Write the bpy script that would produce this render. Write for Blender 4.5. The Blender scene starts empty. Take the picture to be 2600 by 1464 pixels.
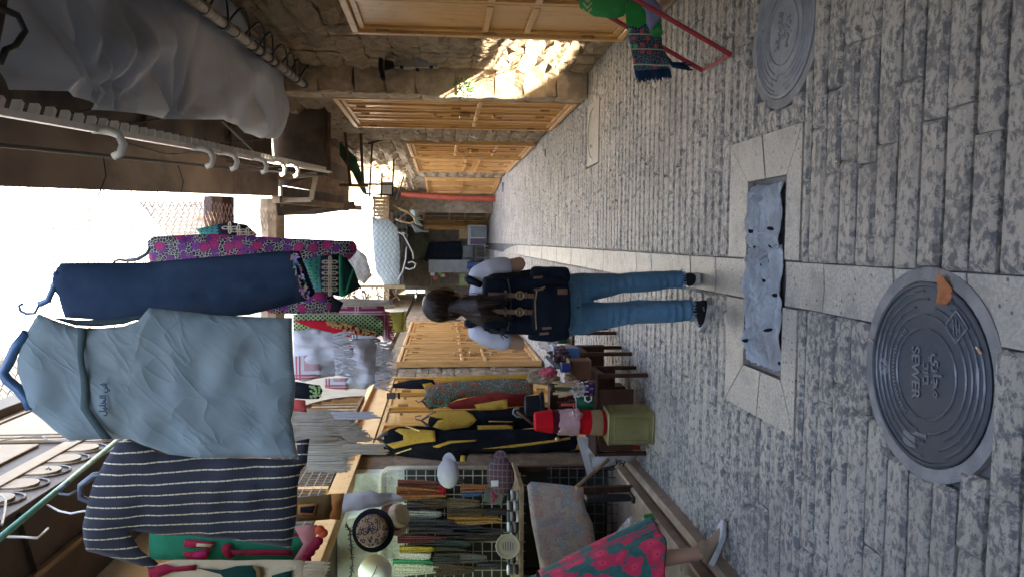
import bpy, bmesh, math, random
from mathutils import Vector, Matrix, noise as mnoise
from mathutils.geometry import delaunay_2d_cdt
rad = math.radians
sc = bpy.context.scene
col = sc.collection
# ------------------------------------------------------------------ camera
FOC = 1900.0; CAM_H = 1.55
PITCH = math.atan((1300 - 1122) / FOC); YAW = math.atan((732 - 610) / math.hypot(FOC, 178))
Fw = Vector((-math.sin(YAW) * math.cos(PITCH), math.cos(YAW) * math.cos(PITCH), -math.sin(PITCH)))
Rt = Vector((math.cos(YAW), math.sin(YAW), 0)); Up = Rt.cross(Fw)
CAM = Vector((0, 0, CAM_H))
cd = bpy.data.cameras.new('camera'); cam = bpy.data.objects.new('camera', cd); col.objects.link(cam)
cd.sensor_width = 36; cd.lens = FOC / 2600 * 36; cd.clip_start = .05; cd.clip_end = 900
mx = Matrix((-Up, Rt, -Fw)).transposed().to_4x4(); mx.translation = CAM      # the phone was held sideways
cam.matrix_world = mx; sc.camera = cam
# ------------------------------------------------------------------ light
SUN = Vector((0.50, 0.33, -0.80)).normalized()
w = bpy.data.worlds.new('World'); sc.world = w; w.use_nodes = True
wn = w.node_tree.nodes; bgn = wn['Background']
sky = wn.new('ShaderNodeTexSky'); sky.sky_type = 'NISHITA'; sky.sun_disc = False
sky.sun_elevation = math.asin(-SUN.z); sky.sun_rotation = math.atan2(-SUN.x, -SUN.y)
w.node_tree.links.new(sky.outputs[0], bgn.inputs[0]); bgn.inputs[1].default_value = 0.15
sl = bpy.data.lights.new('sun', 'SUN'); sl.energy = 5; sl.angle = rad(.53); sl.color = (1, .95, .86)
so = bpy.data.objects.new('sun', sl); col.objects.link(so)
so.rotation_euler = SUN.to_track_quat('-Z', 'Y').to_euler(); so.location = (0, 0, 20)
vs = sc.view_settings; vs.view_transform = 'Standard'; vs.look = 'None'; vs.gamma = 1; vs.exposure = 3.7
vs.use_white_balance = True; vs.white_balance_temperature = 7700; vs.white_balance_tint = 10
sc.cycles.max_bounces = 8; sc.cycles.diffuse_bounces = 5; sc.cycles.glossy_bounces = 3; sc.cycles.transparent_max_bounces = 12
sc.cycles.use_denoising = True
rnd = random.Random(7)
# ------------------------------------------------------------------ layout helpers
def ray(px, py): return Fw + (732 - py) / FOC * Rt + (1300 - px) / FOC * Up
def P(px, py, Y):
    r = ray(px, py); return CAM + r * (Y / r.y)
def PX(px, py, X):
    r = ray(px, py); return CAM + r * (X / r.x)
def PZ(px, py, Z=0.0):
    r = ray(px, py); return CAM + r * ((Z - CAM_H) / r.z)
# ------------------------------------------------------------------ object helpers
def link(name, me, mat=None, parent=None, loc=None, smooth=False):
    o = bpy.data.objects.new(name, me); col.objects.link(o)
    if mat is not None:
        for m in (mat if isinstance(mat, (list, tuple)) else [mat]): me.materials.append(m)
    if parent is not None: o.parent = parent
    if loc is not None: o.location = loc
    if smooth and me is not None: me.polygons.foreach_set('use_smooth', [True] * len(me.polygons))
    return o
def tag(o, label=None, cat=None, group=None, kind=None):
    if label: o['label'] = label
    if cat: o['category'] = cat
    if group: o['group'] = group
    if kind: o['kind'] = kind
    return o
def thing(name, label, cat, loc=(0, 0, 0), rz=0, group=None):
    o = bpy.data.objects.new(name, None); col.objects.link(o); o.location = loc; o.rotation_euler = (0, 0, rz)
    o.empty_display_size = .1
    return tag(o, label, cat, group)
def copy_tree(o, parent=None):
    c = o.copy(); col.objects.link(c)
    if parent is not None:
        c.parent = parent
    for ch in o.children: copy_tree(ch, c)
    return c
class MB:
    """mesh collector: points / faces / material slots / uv (metres)"""
    def __init__(s): s.v = []; s.f = []; s.mi = []; s.cur = 0; s.uv = {}
    def add(s, vs_, fs_):
        b = len(s.v); s.v += [tuple(p) for p in vs_]
        for f in fs_: s.f.append(tuple(b + i for i in f)); s.mi.append(s.cur)
        return b
    def box(s, c, d, rot=None, bev=0.0):
        hx, hy, hz = d[0] / 2, d[1] / 2, d[2] / 2
        if bev <= 0:
            vs_ = [Vector((x, y, z)) for x in (-hx, hx) for y in (-hy, hy) for z in (-hz, hz)]
            fs_ = [(0, 1, 3, 2), (4, 6, 7, 5), (0, 4, 5, 1), (2, 3, 7, 6), (0, 2, 6, 4), (1, 5, 7, 3)]
        else:
            b = min(bev, hx * .9, hy * .9, hz * .9); bm = bmesh.new(); bmesh.ops.create_cube(bm, size=1)
            for v in bm.verts: v.co = Vector((v.co.x * hx * 2, v.co.y * hy * 2, v.co.z * hz * 2))
            bmesh.ops.bevel(bm, geom=bm.edges[:], offset=b, segments=1, affect='EDGES')
            bm.verts.index_update(); vs_ = [v.co.copy() for v in bm.verts]; fs_ = [tuple(v.index for v in f.verts) for f in bm.faces]; bm.free()
        if rot is not None: vs_ = [rot @ v for v in vs_]
        s.add([v + Vector(c) for v in vs_], fs_); return s
    def bar(s, a, b, wx, wy, up=(0, 0, 1)):
        a, b = Vector(a), Vector(b); d = (b - a); L = d.length; d.normalize()
        u = Vector(up)
        if abs(d.dot(u)) > .98: u = Vector((0, 1, 0))
        r = d.cross(u).normalized(); u = r.cross(d)
        vs_ = []
        for p in (a, b):
            for sx, sy in ((-1, -1), (1, -1), (1, 1), (-1, 1)): vs_.append(p + r * (sx * wx / 2) + u * (sy * wy / 2))
        s.add(vs_, [(0, 1, 2, 3), (7, 6, 5, 4), (0, 4, 5, 1), (1, 5, 6, 2), (2, 6, 7, 3), (3, 7, 4, 0)]); return s
    def tube(s, pts, r, n=8, closed=False, cap=True):
        pts = [Vector(p) for p in pts]; m = len(pts)
        rs = list(r) if isinstance(r, (list, tuple)) else [r] * m
        rings = []; prev = None
        for i, p in enumerate(pts):
            if closed: d = pts[(i + 1) % m] - pts[i - 1]
            else: d = pts[min(i + 1, m - 1)] - pts[max(i - 1, 0)]
            if d.length < 1e-9: d = Vector((0, 0, 1))
            d.normalize()
            if prev is None:
                u = Vector((0, 0, 1)) if abs(d.z) < .9 else Vector((1, 0, 0)); u = (u - d * u.dot(d)).normalized()
            else:
                u = prev - d * prev.dot(d)
                u = u.normalized() if u.length > 1e-6 else prev
            prev = u; q = d.cross(u)
            rings.append([p + (u * math.cos(2 * math.pi * k / n) + q * math.sin(2 * math.pi * k / n)) * rs[i] for k in range(n)])
        vs_ = [v for rg in rings for v in rg]; fs_ = []
        for i in range(m if closed else m - 1):
            a, b = i * n, ((i + 1) % m) * n
            for k in range(n): fs_.append((a + k, a + (k + 1) % n, b + (k + 1) % n, b + k))
        if cap and not closed: fs_ += [tuple(range(n - 1, -1, -1)), tuple((m - 1) * n + k for k in range(n))]
        s.add(vs_, fs_); return s
    def loft(s, rings, n=16, cap=True):
        """rings: (centre, rx, ry[, xaxis, yaxis])"""
        vs_ = []; fs_ = []
        for rg in rings:
            c = Vector(rg[0]); ax = Vector(rg[3]) if len(rg) > 3 else Vector((1, 0, 0)); ay = Vector(rg[4]) if len(rg) > 4 else Vector((0, 1, 0))
            for k in range(n):
                t = 2 * math.pi * k / n; vs_.append(c + ax * (math.cos(t) * rg[1]) + ay * (math.sin(t) * rg[2]))
        for i in range(len(rings) - 1):
            for k in range(n): fs_.append((i * n + k, i * n + (k + 1) % n, (i + 1) * n + (k + 1) % n, (i + 1) * n + k))
        if cap: fs_ += [tuple(range(n - 1, -1, -1)), tuple((len(rings) - 1) * n + k for k in range(n))]
        s.add(vs_, fs_); return s
    def lathe(s, prof, c=(0, 0, 0), n=24, M=None):
        vs_ = []; fs_ = []; c = Vector(c)
        for r, z in prof:
            for k in range(n):
                t = 2 * math.pi * k / n; p = Vector((math.cos(t) * r, math.sin(t) * r, z)); vs_.append((M @ p if M is not None else p) + c)
        for i in range(len(prof) - 1):
            for k in range(n): fs_.append((i * n + k, i * n + (k + 1) % n, (i + 1) * n + (k + 1) % n, (i + 1) * n + k))
        fs_ += [tuple(range(n - 1, -1, -1)), tuple((len(prof) - 1) * n + k for k in range(n))]
        s.add(vs_, fs_); return s
    def prism(s, poly, a, b):
        """poly: list of 3d points; extruded by vector from offset a to offset b"""
        n = len(poly); a, b = Vector(a), Vector(b)
        s.add([Vector(p) + a for p in poly] + [Vector(p) + b for p in poly],
              [tuple(range(n - 1, -1, -1)), tuple(range(n, 2 * n))] + [(i, (i + 1) % n, n + (i + 1) % n, n + i) for i in range(n)]); return s
    def ball(s, c, r, seg=10, ring=7, sq=(1, 1, 1), M=None):
        c = Vector(c); vs_ = []; fs_ = []
        for i in range(1, ring):
            ph = math.pi * i / ring
            for k in range(seg):
                t = 2 * math.pi * k / seg
                p = Vector((math.sin(ph) * math.cos(t) * r * sq[0], math.sin(ph) * math.sin(t) * r * sq[1], math.cos(ph) * r * sq[2])); vs_.append(c + (M @ p if M is not None else p))
        pt = Vector((0, 0, r * sq[2])); t0 = len(vs_); vs_ += [c + (M @ pt if M is not None else pt), c - (M @ pt if M is not None else pt)]
        for i in range(ring - 2):
            for k in range(seg): fs_.append((i * seg + k, (i + 1) * seg + k, (i + 1) * seg + (k + 1) % seg, i * seg + (k + 1) % seg))
        for k in range(seg): fs_.append((t0, k, (k + 1) % seg)); fs_.append((t0 + 1, (ring - 2) * seg + (k + 1) % seg, (ring - 2) * seg + k))
        s.add(vs_, fs_); return s
    def mesh(s, name, fix=True):
        me = bpy.data.meshes.new(name); me.from_pydata(s.v, [], s.f)
        if any(s.mi): me.polygons.foreach_set('material_index', s.mi)
        if fix:
            bm = bmesh.new(); bm.from_mesh(me); bmesh.ops.recalc_face_normals(bm, faces=bm.faces); bm.to_mesh(me); bm.free()
        me.update(); return me
    def build(s, name, mat=None, parent=None, loc=None, smooth=False, label=None, cat=None, group=None, kind=None):
        o = link(name, s.mesh(name), mat, parent, loc, smooth); return tag(o, label, cat, group, kind)
def shade_auto(o, ang=40):
    me = o.data
    me.polygons.foreach_set('use_smooth', [True] * len(me.polygons))
    bm = bmesh.new(); bm.from_mesh(me)
    for e in bm.edges:
        if len(e.link_faces) == 2 and e.calc_face_angle(0) > rad(ang): e.smooth = False
    bm.to_mesh(me); bm.free(); return o
def remeshed(o, voxel, smooth_it=6):
    """turn overlapping lofts into one continuous skin"""
    m = o.modifiers.new('r', 'REMESH'); m.mode = 'VOXEL'; m.voxel_size = voxel
    m2 = o.modifiers.new('s', 'SMOOTH'); m2.factor = .5; m2.iterations = smooth_it
    dg = bpy.context.evaluated_depsgraph_get(); dg.update()
    me = bpy.data.meshes.new_from_object(o.evaluated_get(dg)); old = o.data
    o.modifiers.clear(); o.data = me
    if not me.materials and old.materials:
        for mm in old.materials: me.materials.append(mm)
    me.polygons.foreach_set('use_smooth', [True] * len(me.polygons)); return o
# ------------------------------------------------------------------ materials
class NT:
    def __init__(s, name):
        s.mat = bpy.data.materials.new(name); s.mat.use_nodes = True; s.nt = s.mat.node_tree
        s.b = s.nt.nodes['Principled BSDF']
    def n(s, t, **k):
        nd = s.nt.nodes.new(t)
        for a, v in k.items(): setattr(nd, a, v)
        return nd
    def set(s, sock, v):
        if isinstance(v, bpy.types.NodeSocket): s.nt.links.new(v, sock)
        elif v is not None:
            if hasattr(sock.default_value, '__len__') and not hasattr(v, '__len__'): v = (v,) * len(sock.default_value)
            if hasattr(sock.default_value, '__len__') and len(sock.default_value) == 4 and len(v) == 3: v = tuple(v) + (1,)
            sock.default_value = v
    def coord(s, kind):
        if kind == 'World': return s.n('ShaderNodeNewGeometry').outputs['Position']
        return s.n('ShaderNodeTexCoord').outputs[kind]
    def m(s, op, a, b=None, c=None):
        nd = s.n('ShaderNodeMath', operation=op)
        s.set(nd.inputs[0], a)
        if b is not None: s.set(nd.inputs[1], b)
        if c is not None: s.set(nd.inputs[2], c)
        return nd.outputs[0]
    def vm(s, op, a, b=None, out=0):
        nd = s.n('ShaderNodeVectorMath', operation=op); s.set(nd.inputs[0], a)
        if b is not None: s.set(nd.inputs[1], b)
        return nd.outputs[out]
    def mix(s, fac, a, b, bt='MIX'):
        nd = s.n('ShaderNodeMix', data_type='RGBA', blend_type=bt)
        s.set(nd.inputs[0], fac); s.set(nd.inputs[6], a); s.set(nd.inputs[7], b); return nd.outputs[2]
    def noise(s, vec, scale, det=4, rough=.55, dist=0, out=0):
        nd = s.n('ShaderNodeTexNoise'); s.set(nd.inputs['Vector'], vec); nd.inputs['Scale'].default_value = scale
        nd.inputs['Detail'].default_value = det; nd.inputs['Roughness'].default_value = rough; nd.inputs['Distortion'].default_value = dist
        return nd.outputs[out]
    def voro(s, vec, scale, feature='F1', rnd_=1.0, dims='3D'):
        nd = s.n('ShaderNodeTexVoronoi', feature=feature, voronoi_dimensions=dims); s.set(nd.inputs['Vector'], vec)
        nd.inputs['Scale'].default_value = scale; nd.inputs['Randomness'].default_value = rnd_; return nd
    def step(s, x, a, b):
        nd = s.n('ShaderNodeMapRange', clamp=True); s.set(nd.inputs[0], x); nd.inputs[1].default_value = a; nd.inputs[2].default_value = b; return nd.outputs[0]
    def sep(s, v):
        nd = s.n('ShaderNodeSeparateXYZ'); s.set(nd.inputs[0], v); return nd.outputs
    def comb(s, x, y, z=0.0):
        nd = s.n('ShaderNodeCombineXYZ')
        for i, q in enumerate((x, y, z)): s.set(nd.inputs[i], q)
        return nd.outputs[0]
    def bump(s, hgt, strength=.3, dist=.01):
        nd = s.n('ShaderNodeBump'); nd.inputs['Strength'].default_value = strength; nd.inputs['Distance'].default_value = dist
        s.set(nd.inputs['Height'], hgt); s.nt.links.new(nd.outputs[0], s.b.inputs['Normal']); return nd
    def out(s, color=None, rough=None, met=None, **k):
        if color is not None: s.set(s.b.inputs['Base Color'], color)
        if rough is not None: s.set(s.b.inputs['Roughness'], rough)
        if met is not None: s.set(s.b.inputs['Metallic'], met)
        for a, v in k.items(): s.set(s.b.inputs[a.replace('_', ' ')], v)
        return s.mat
def pm(name, c1, c2=None, c3=None, sc_=8, rough=.6, r2=None, bump=.2, bsc=None, bd=.01, met=0, det=5, ramp=(.38, .62), co='World', stretch=None, dirt=(.5, .68), dsc=1.6, spec=.5, **k):
    n = NT(name); v = n.coord(co)
    if stretch: v = n.vm('MULTIPLY', v, stretch)
    x = n.noise(v, sc_, det); c = c1
    if c2: c = n.mix(n.step(x, *ramp), c1, c2)
    if c3: c = n.mix(n.step(n.noise(v, dsc, 6, .62), *dirt), c, c3)
    r = rough if r2 is None else n.m('ADD', n.m('MULTIPLY', n.step(x, *ramp), r2 - rough), rough)
    if bump: n.bump(n.noise(v, bsc or sc_ * 2.5, 5, .6), bump, bd)
    return n.out(c, r, met, Specular_IOR_Level=spec, **k)
# ------------------------------------------------------------------ shared materials
def paver_mat():
    n = NT('worn_limestone_paver'); v = n.coord('World')
    st = n.vm('MULTIPLY', v, (.82, 1.12, 1))
    a = n.noise(st, 31, 8, .72, .3); a = n.m('ADD', n.m('MULTIPLY', n.noise(v, 2.6, 3), .22), n.m('MULTIPLY', a, .89))
    oi = n.n('ShaderNodeObjectInfo').outputs['Random']; big = n.noise(v, 1.1, 4)
    th = n.step(n.m('ADD', a, n.m('MULTIPLY', n.m('SUBTRACT', oi, .5), .035)), .50, .59)
    dark = n.mix(n.noise(v, 9, 3), (.12, .126, .136), (.20, .205, .212)); lite = n.mix(n.noise(v, 5, 3), (.42, .385, .335), (.64, .59, .515))
    c = n.mix(th, dark, lite); c = n.mix(n.m('MULTIPLY', n.step(big, .50, .74), .45), c, (.19, .185, .175)); c = n.mix(n.m('MULTIPLY', n.step(n.noise(v, .55, 3), .45, .65), .25), c, (.36, .31, .25))
    n.bump(n.m('ADD', n.m('MULTIPLY', a, 2.2), n.m('MULTIPLY', n.noise(v, 110, 3), .5)), .9, .014)
    return n.out(c, n.m('ADD', .44, n.m('MULTIPLY', th, -.10)), Specular_IOR_Level=.55)
M_PAVE = paver_mat()
def slabmat():
    n = NT('smooth_limestone'); v = n.coord('World'); oi = n.n('ShaderNodeObjectInfo').outputs['Random']
    c = n.mix(n.step(n.noise(v, 75, 6, .7), .38, .60), (.25, .23, .20), (.43, .395, .345)); c = n.mix(n.m('MULTIPLY', oi, .35), c, (.30, .28, .25))
    c = n.mix(n.m('MULTIPLY', n.step(n.noise(v, 4.5, 6, .7), .5, .68), .75), c, (.19, .178, .16)); pit = n.voro(v, 26, 'F1', 1).outputs[0]; c = n.mix(n.m('MULTIPLY', n.m('LESS_THAN', pit, .16), n.m('GREATER_THAN', n.noise(v, 7, 2), .5)), c, (.09, .085, .08))
    n.bump(n.noise(v, 60, 6, .7), .5, .006); return n.out(c, n.m('ADD', .36, n.m('MULTIPLY', n.noise(v, 9, 3), .28)), Specular_IOR_Level=.5)
M_SMOOTHSTONE = slabmat()
M_MORTAR = pm('dirty_cement', (.085, .086, .09), (.13, .13, .133), (.06, .06, .062), sc_=14, rough=.75, bump=.4, bsc=50, bd=.005)
M_COLLAR = pm('rough_cement_collar', (.17, .17, .172), (.24, .235, .23), (.12, .12, .122), sc_=12, rough=.75, bump=.7, bsc=30, bd=.012)
M_IRON = pm('cast_iron', (.026, .034, .047), (.042, .051, .066), (.08, .086, .095), sc_=18, rough=.40, r2=.58, bump=.25, bsc=90, bd=.003, met=.35, dirt=(.55, .75))
M_IRONRIM = pm('worn_iron_edge', (.14, .155, .175), (.085, .095, .11), sc_=30, rough=.4, bump=.1, met=.35)
M_COVER2 = pm('dusty_cement_cover', (.17, .185, .205), (.23, .24, .255), (.13, .14, .155), sc_=16, rough=.55, bump=.3, bsc=70, bd=.003)
def rubble_mat():
    n = NT('rubble_stone'); v = n.coord('World'); oi = n.n('ShaderNodeObjectInfo').outputs['Random']
    vv = n.vm('ADD', v, n.comb(n.m('MULTIPLY', oi, 9), 0, 0))
    a = n.noise(vv, 7, 7, .68, .6)
    c = n.mix(n.step(a, .36, .64), (.20, .135, .08), (.46, .35, .24)); c = n.mix(n.m('MULTIPLY', oi, .65), c, (.36, .29, .21))
    c = n.mix(n.step(n.noise(v, 2.3, 6, .7), .56, .72), c, (.13, .10, .075))
    n.bump(n.m('ADD', n.noise(vv, 16, 6, .7), n.m('MULTIPLY', a, 1.4)), 1.0, .035)
    return n.out(c, .85, Specular_IOR_Level=.25)
M_RUBBLE = rubble_mat()
M_RUBMORTAR = pm('earthy_wall_mortar', (.27, .20, .135), (.17, .125, .085), (.36, .29, .21), sc_=9, rough=.92, bump=1.0, bsc=22, bd=.03)
M_ASHLAR = pm('hewn_ashlar', (.48, .385, .275), (.36, .275, .185), (.27, .20, .14), sc_=11, rough=.85, bump=.8, bsc=26, bd=.014, dsc=3)
M_PLASTER = pm('rough_whitewash', (.62, .65, .62), (.50, .53, .50), (.38, .38, .34), sc_=4, rough=.85, bump=1.0, bsc=9, bd=.05, dsc=2.6, dirt=(.55, .75))
def ochre(name, a, b, dirt):
    n = NT(name); v = n.coord('World'); oi = n.n('ShaderNodeObjectInfo').outputs['Random']
    c = n.mix(n.noise(v, 2.2, 4), a, b); c = n.mix(n.m('MULTIPLY', oi, .25), c, b)
    st = n.vm('MULTIPLY', v, (6, 6, 1.0)); c = n.mix(n.m('MULTIPLY', n.step(n.noise(st, 2.5, 6, .7), .52, .74), .75), c, dirt); c = n.mix(n.m('MULTIPLY', n.step(n.noise(v, 9, 6, .75), .60, .68), .6), c, tuple(q * .7 for q in dirt)); c = n.mix(n.m('MULTIPLY', n.step(n.noise(n.vm('MULTIPLY', v, (1, 1, 3)), 40, 3), .66, .72), .5), c, (.62, .50, .34))
    n.bump(n.noise(v, 46, 4), .13, .006)
    return n.out(c, n.m('ADD', .27, n.m('MULTIPLY', n.noise(v, 5, 3), .22)), Specular_IOR_Level=.5)
M_OCHRE = ochre('ochre_gloss_paint', (.60, .315, .095), (.66, .38, .15), (.27, .135, .05))
M_OCHRE_D = ochre('ochre_bright_paint', (.62, .30, .045), (.66, .35, .075), (.30, .13, .035))
M_OCHRE_HW = pm('ochre_hardware', (.40, .225, .08), (.30, .155, .055), sc_=18, rough=.4, bump=.15)
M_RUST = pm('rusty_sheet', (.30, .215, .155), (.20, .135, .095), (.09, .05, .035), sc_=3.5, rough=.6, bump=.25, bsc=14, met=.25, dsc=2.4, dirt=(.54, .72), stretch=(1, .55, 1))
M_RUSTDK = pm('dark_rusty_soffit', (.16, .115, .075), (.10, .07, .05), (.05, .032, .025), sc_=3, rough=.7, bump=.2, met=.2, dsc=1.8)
M_RUSTBAR = pm('rusted_iron_bar', (.17, .085, .045), (.09, .05, .032), (.24, .12, .06), sc_=22, rough=.7, bump=.4, met=.3)
M_WHITEMET = pm('white_enamel', (.78, .77, .74), (.68, .66, .62), sc_=12, rough=.35, bump=.05)
M_CREAMWOOD = pm('cream_painted_timber', (.58, .47, .34), (.46, .36, .25), (.30, .22, .15), sc_=14, rough=.6, bump=.3)
M_WOOD = pm('weathered_timber', (.34, .235, .14), (.22, .145, .085), (.12, .08, .05), sc_=12, rough=.8, bump=.5, bsc=30, stretch=(1, .3, 1))
M_DARKWOOD = pm('dark_brown_timber', (.055, .022, .012), (.034, .014, .008), sc_=14, rough=.5, bump=.1, spec=.25)
M_BLACK = pm('black_plastic', (.010, .010, .011), (.016, .016, .017), sc_=20, rough=.5, bump=.05, spec=.3)
M_TARP = pm('grey_tarpaulin', (.42, .475, .55), (.36, .41, .48), (.50, .53, .57), sc_=2.2, rough=.5, bump=.15, bsc=14, dsc=.9, co='World')
M_RED = pm('red_gloss_paint', (.38, .025, .035), (.28, .02, .03), sc_=14, rough=.38, bump=.08)
M_REDPIPE = pm('red_pvc_pipe', (.42, .085, .05), (.33, .065, .04), sc_=6, rough=.5, bump=.05)
M_CONDUIT = pm('galvanised_conduit', (.40, .38, .34), (.25, .22, .18), (.12, .09, .07), sc_=12, rough=.45, bump=.2, met=.6, dsc=5)
M_CABLE = pm('black_cable', (.022, .02, .02), (.035, .032, .03), sc_=20, rough=.55, bump=0)
M_WCABLE = pm('white_cable', (.70, .69, .66), (.58, .57, .54), sc_=20, rough=.5, bump=0)
M_WIRE = pm('galvanised_wire', (.32, .31, .29), (.22, .20, .18), sc_=20, rough=.5, bump=0, met=.6)

# ------------------------------------------------------------------ ground and paving
g = MB(); g.add([(-150, -150, -.035), (150, -150, -.035), (150, 150, -.035), (-150, 150, -.035)], [(0, 1, 2, 3)])
ground = g.build('ground', M_MORTAR, kind='structure')
XL, XR = -2.0, 1.95
CH = (-.29, -.085)                                   # central gutter
DR = (-.86, .52, 3.14, 3.95)                         # drain surround
COVERS = [(-.42, 2.26, .335), (.96, 3.36, .335)]     # sewer covers with cement collars
SQ = (.78, 1.44, 7.40, 8.02)
def blocked(y0, y1):
    yc = (y0 + y1) / 2; out = [CH]
    if y1 > DR[2] + .02 and y0 < DR[3] - .02: out.append((DR[0], DR[1]))
    if y1 > SQ[2] + .02 and y0 < SQ[3] - .02: out.append((SQ[0], SQ[1]))
    for cx, cy, r in COVERS:
        d = abs(yc - cy)
        if d < r: hw = math.sqrt(r * r - d * d) + .01; out.append((cx - hw, cx + hw))
    return out
def stone_verts(x0, x1, y0, y1, r, gap=.0018, gy=.008):
    """chamfered paving stone with a slightly wandering outline"""
    n = max(2, min(4, int((x1 - x0) / .18))); z = r.uniform(-.0035, .003); tx, ty = r.uniform(-.004, .004), r.uniform(-.02, .02)
    top = []; j = lambda s: r.uniform(-s, s)
    xs = [x0 + gap + (x1 - x0 - 2 * gap) * i / n for i in range(n + 1)]
    lo = [(x + j(.003), y0 + gy + j(.0035)) for x in xs]; hi = [(x + j(.003), y1 - gy + j(.0035)) for x in reversed(xs)]
    ring = lo + hi; cx, cy = (x0 + x1) / 2, (y0 + y1) / 2; m = len(ring)
    def ins(p, k): return (p[0] - math.copysign(min(k, abs(p[0] - cx)), p[0] - cx) if abs(p[0] - cx) > (x1 - x0) * .42 else p[0], p[1] - math.copysign(k, p[1] - cy))
    V = [(p[0], p[1], -.034) for p in ring] + [(p[0], p[1], z - .013) for p in ring]
    V += [(*ins(p, .014), z + tx * (p[0] - cx) + ty * (p[1] - cy)) for p in ring]
    F = []
    for k in range(2): F += [(k * m + i, k * m + (i + 1) % m, (k + 1) * m + (i + 1) % m, (k + 1) * m + i) for i in range(m)]
    t = 2 * m; F += [(t + i, t + i + 1, t + m - 2 - i, t + m - 1 - i) for i in range(n)]
    return V, F
far = MB(); npv = 0; y = 1.35; pr = random.Random(3); row = 0
while y < 30:
    hgt = .122 + pr.uniform(-.006, .008)
    if y > 18: hgt = .25
    for yk in (DR[2], DR[3]):
        if y < yk - .01 < y + hgt + .045: hgt = yk - y
    blk = sorted(blocked(y, y + hgt)); segs = []; x = XL
    for b0, b1 in blk:
        if b0 > x: segs.append((x, b0))
        x = max(x, b1)
    segs.append((x, XR))
    for s0, s1 in segs:
        x = s0
        while x < s1 - 1e-4:
            L = pr.uniform(.32, .74)
            if s1 - x - L < .22: L = s1 - x
            if s1 - x > .02:
                V, F = stone_verts(x, x + L, y, y + hgt, pr)
                vis = (-1.95 - .02 < x + L / 2 < .95 + (y - 1.4) * .28) and y > 1.7
                if npv < 296 and vis and y < 6.2:
                    s_ = MB(); s_.add(V, F); s_.build('paving_stone', M_PAVE, ground); npv += 1
                else: far.add(V, F)
            x += L
    y += hgt; row += 1
far.build('distant_paving_stones', M_PAVE, ground, kind='stuff')
# gutter stones (the gutter bends off to the left far away)
y = 1.2; k = 0
while y < 20.5:
    L = pr.uniform(.34, .52); y1 = min(y + L, 20.6)
    if y < 3.28 < y1 + .15: y1 = 3.28
    if 3.27 < y < 3.7: y1 = 3.71
    if not (y > 3.27 and y1 < 3.72):
        yy0, yy1 = y, y1
        if y < 2.62 and y1 > 1.9:                    # cut by the sewer cover collar
            pass
        c0, c1 = CH; bx = -.02 * max(0, y - 15) ** 1.6; bx1 = -.02 * max(0, y1 - 15) ** 1.6
        m_ = MB(); dz = pr.uniform(-.004, .002) - .006
        q = [(c0 + bx + .004, yy0 + .004), (c1 + bx - .004, yy0 + .004), (c1 + bx1 - .004, yy1 - .004), (c0 + bx1 + .004, yy1 - .004)]
        mid = -.006
        m_.add([(a, b, -.034) for a, b in q] + [(a, b, dz) for a, b in q] + [((q[0][0] + q[1][0]) / 2, q[0][1], dz + mid), ((q[2][0] + q[3][0]) / 2, q[2][1], dz + mid)],
               [(0, 1, 5, 8, 4), (1, 2, 6, 5), (2, 3, 7, 9, 6), (3, 0, 4, 7), (4, 8, 9, 7), (8, 5, 6, 9)])
        m_.build('gutter_stone', M_SMOOTHSTONE, ground)
    y = y1
# drain surround: mitred smooth slabs
sx0, sx1, sy0, sy1 = -.63, .305, 3.28, 3.71
for poly in ([(DR[0], DR[2]), (-.293, DR[2]), (-.293, sy0), (sx0, sy0)], [(-.082, DR[2]), (DR[1], DR[2]), (sx1, sy0), (-.082, sy0)],
             [(DR[0], DR[3]), (sx0, sy1), (-.29, sy1), (-.29, DR[3])], [(-.082, DR[3]), (-.082, sy1), (sx1, sy1), (DR[1], DR[3])],
             [(DR[0], DR[2]), (sx0, sy0), (sx0, 3.5), (DR[0], 3.53)], [(DR[0], 3.536), (sx0, 3.506), (sx0, sy1), (DR[0], DR[3])],
             [(DR[1], DR[2]), (DR[1], 3.55), (sx1, 3.50), (sx1, sy0)], [(DR[1], 3.556), (DR[1], DR[3]), (sx1, sy1), (sx1, 3.506)]):
    cx = sum(p[0] for p in poly) / 4; cy = sum(p[1] for p in poly) / 4
    pl = [(cx + (p[0] - cx) * .985, cy + (p[1] - cy) * .985, 0) for p in poly]
    m_ = MB(); m_.prism(pl, (0, 0, -.034), (0, 0, -.001 + rnd.uniform(-.002, .002))); m_.build('drain_surround_slab', M_SMOOTHSTONE, ground)
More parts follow.
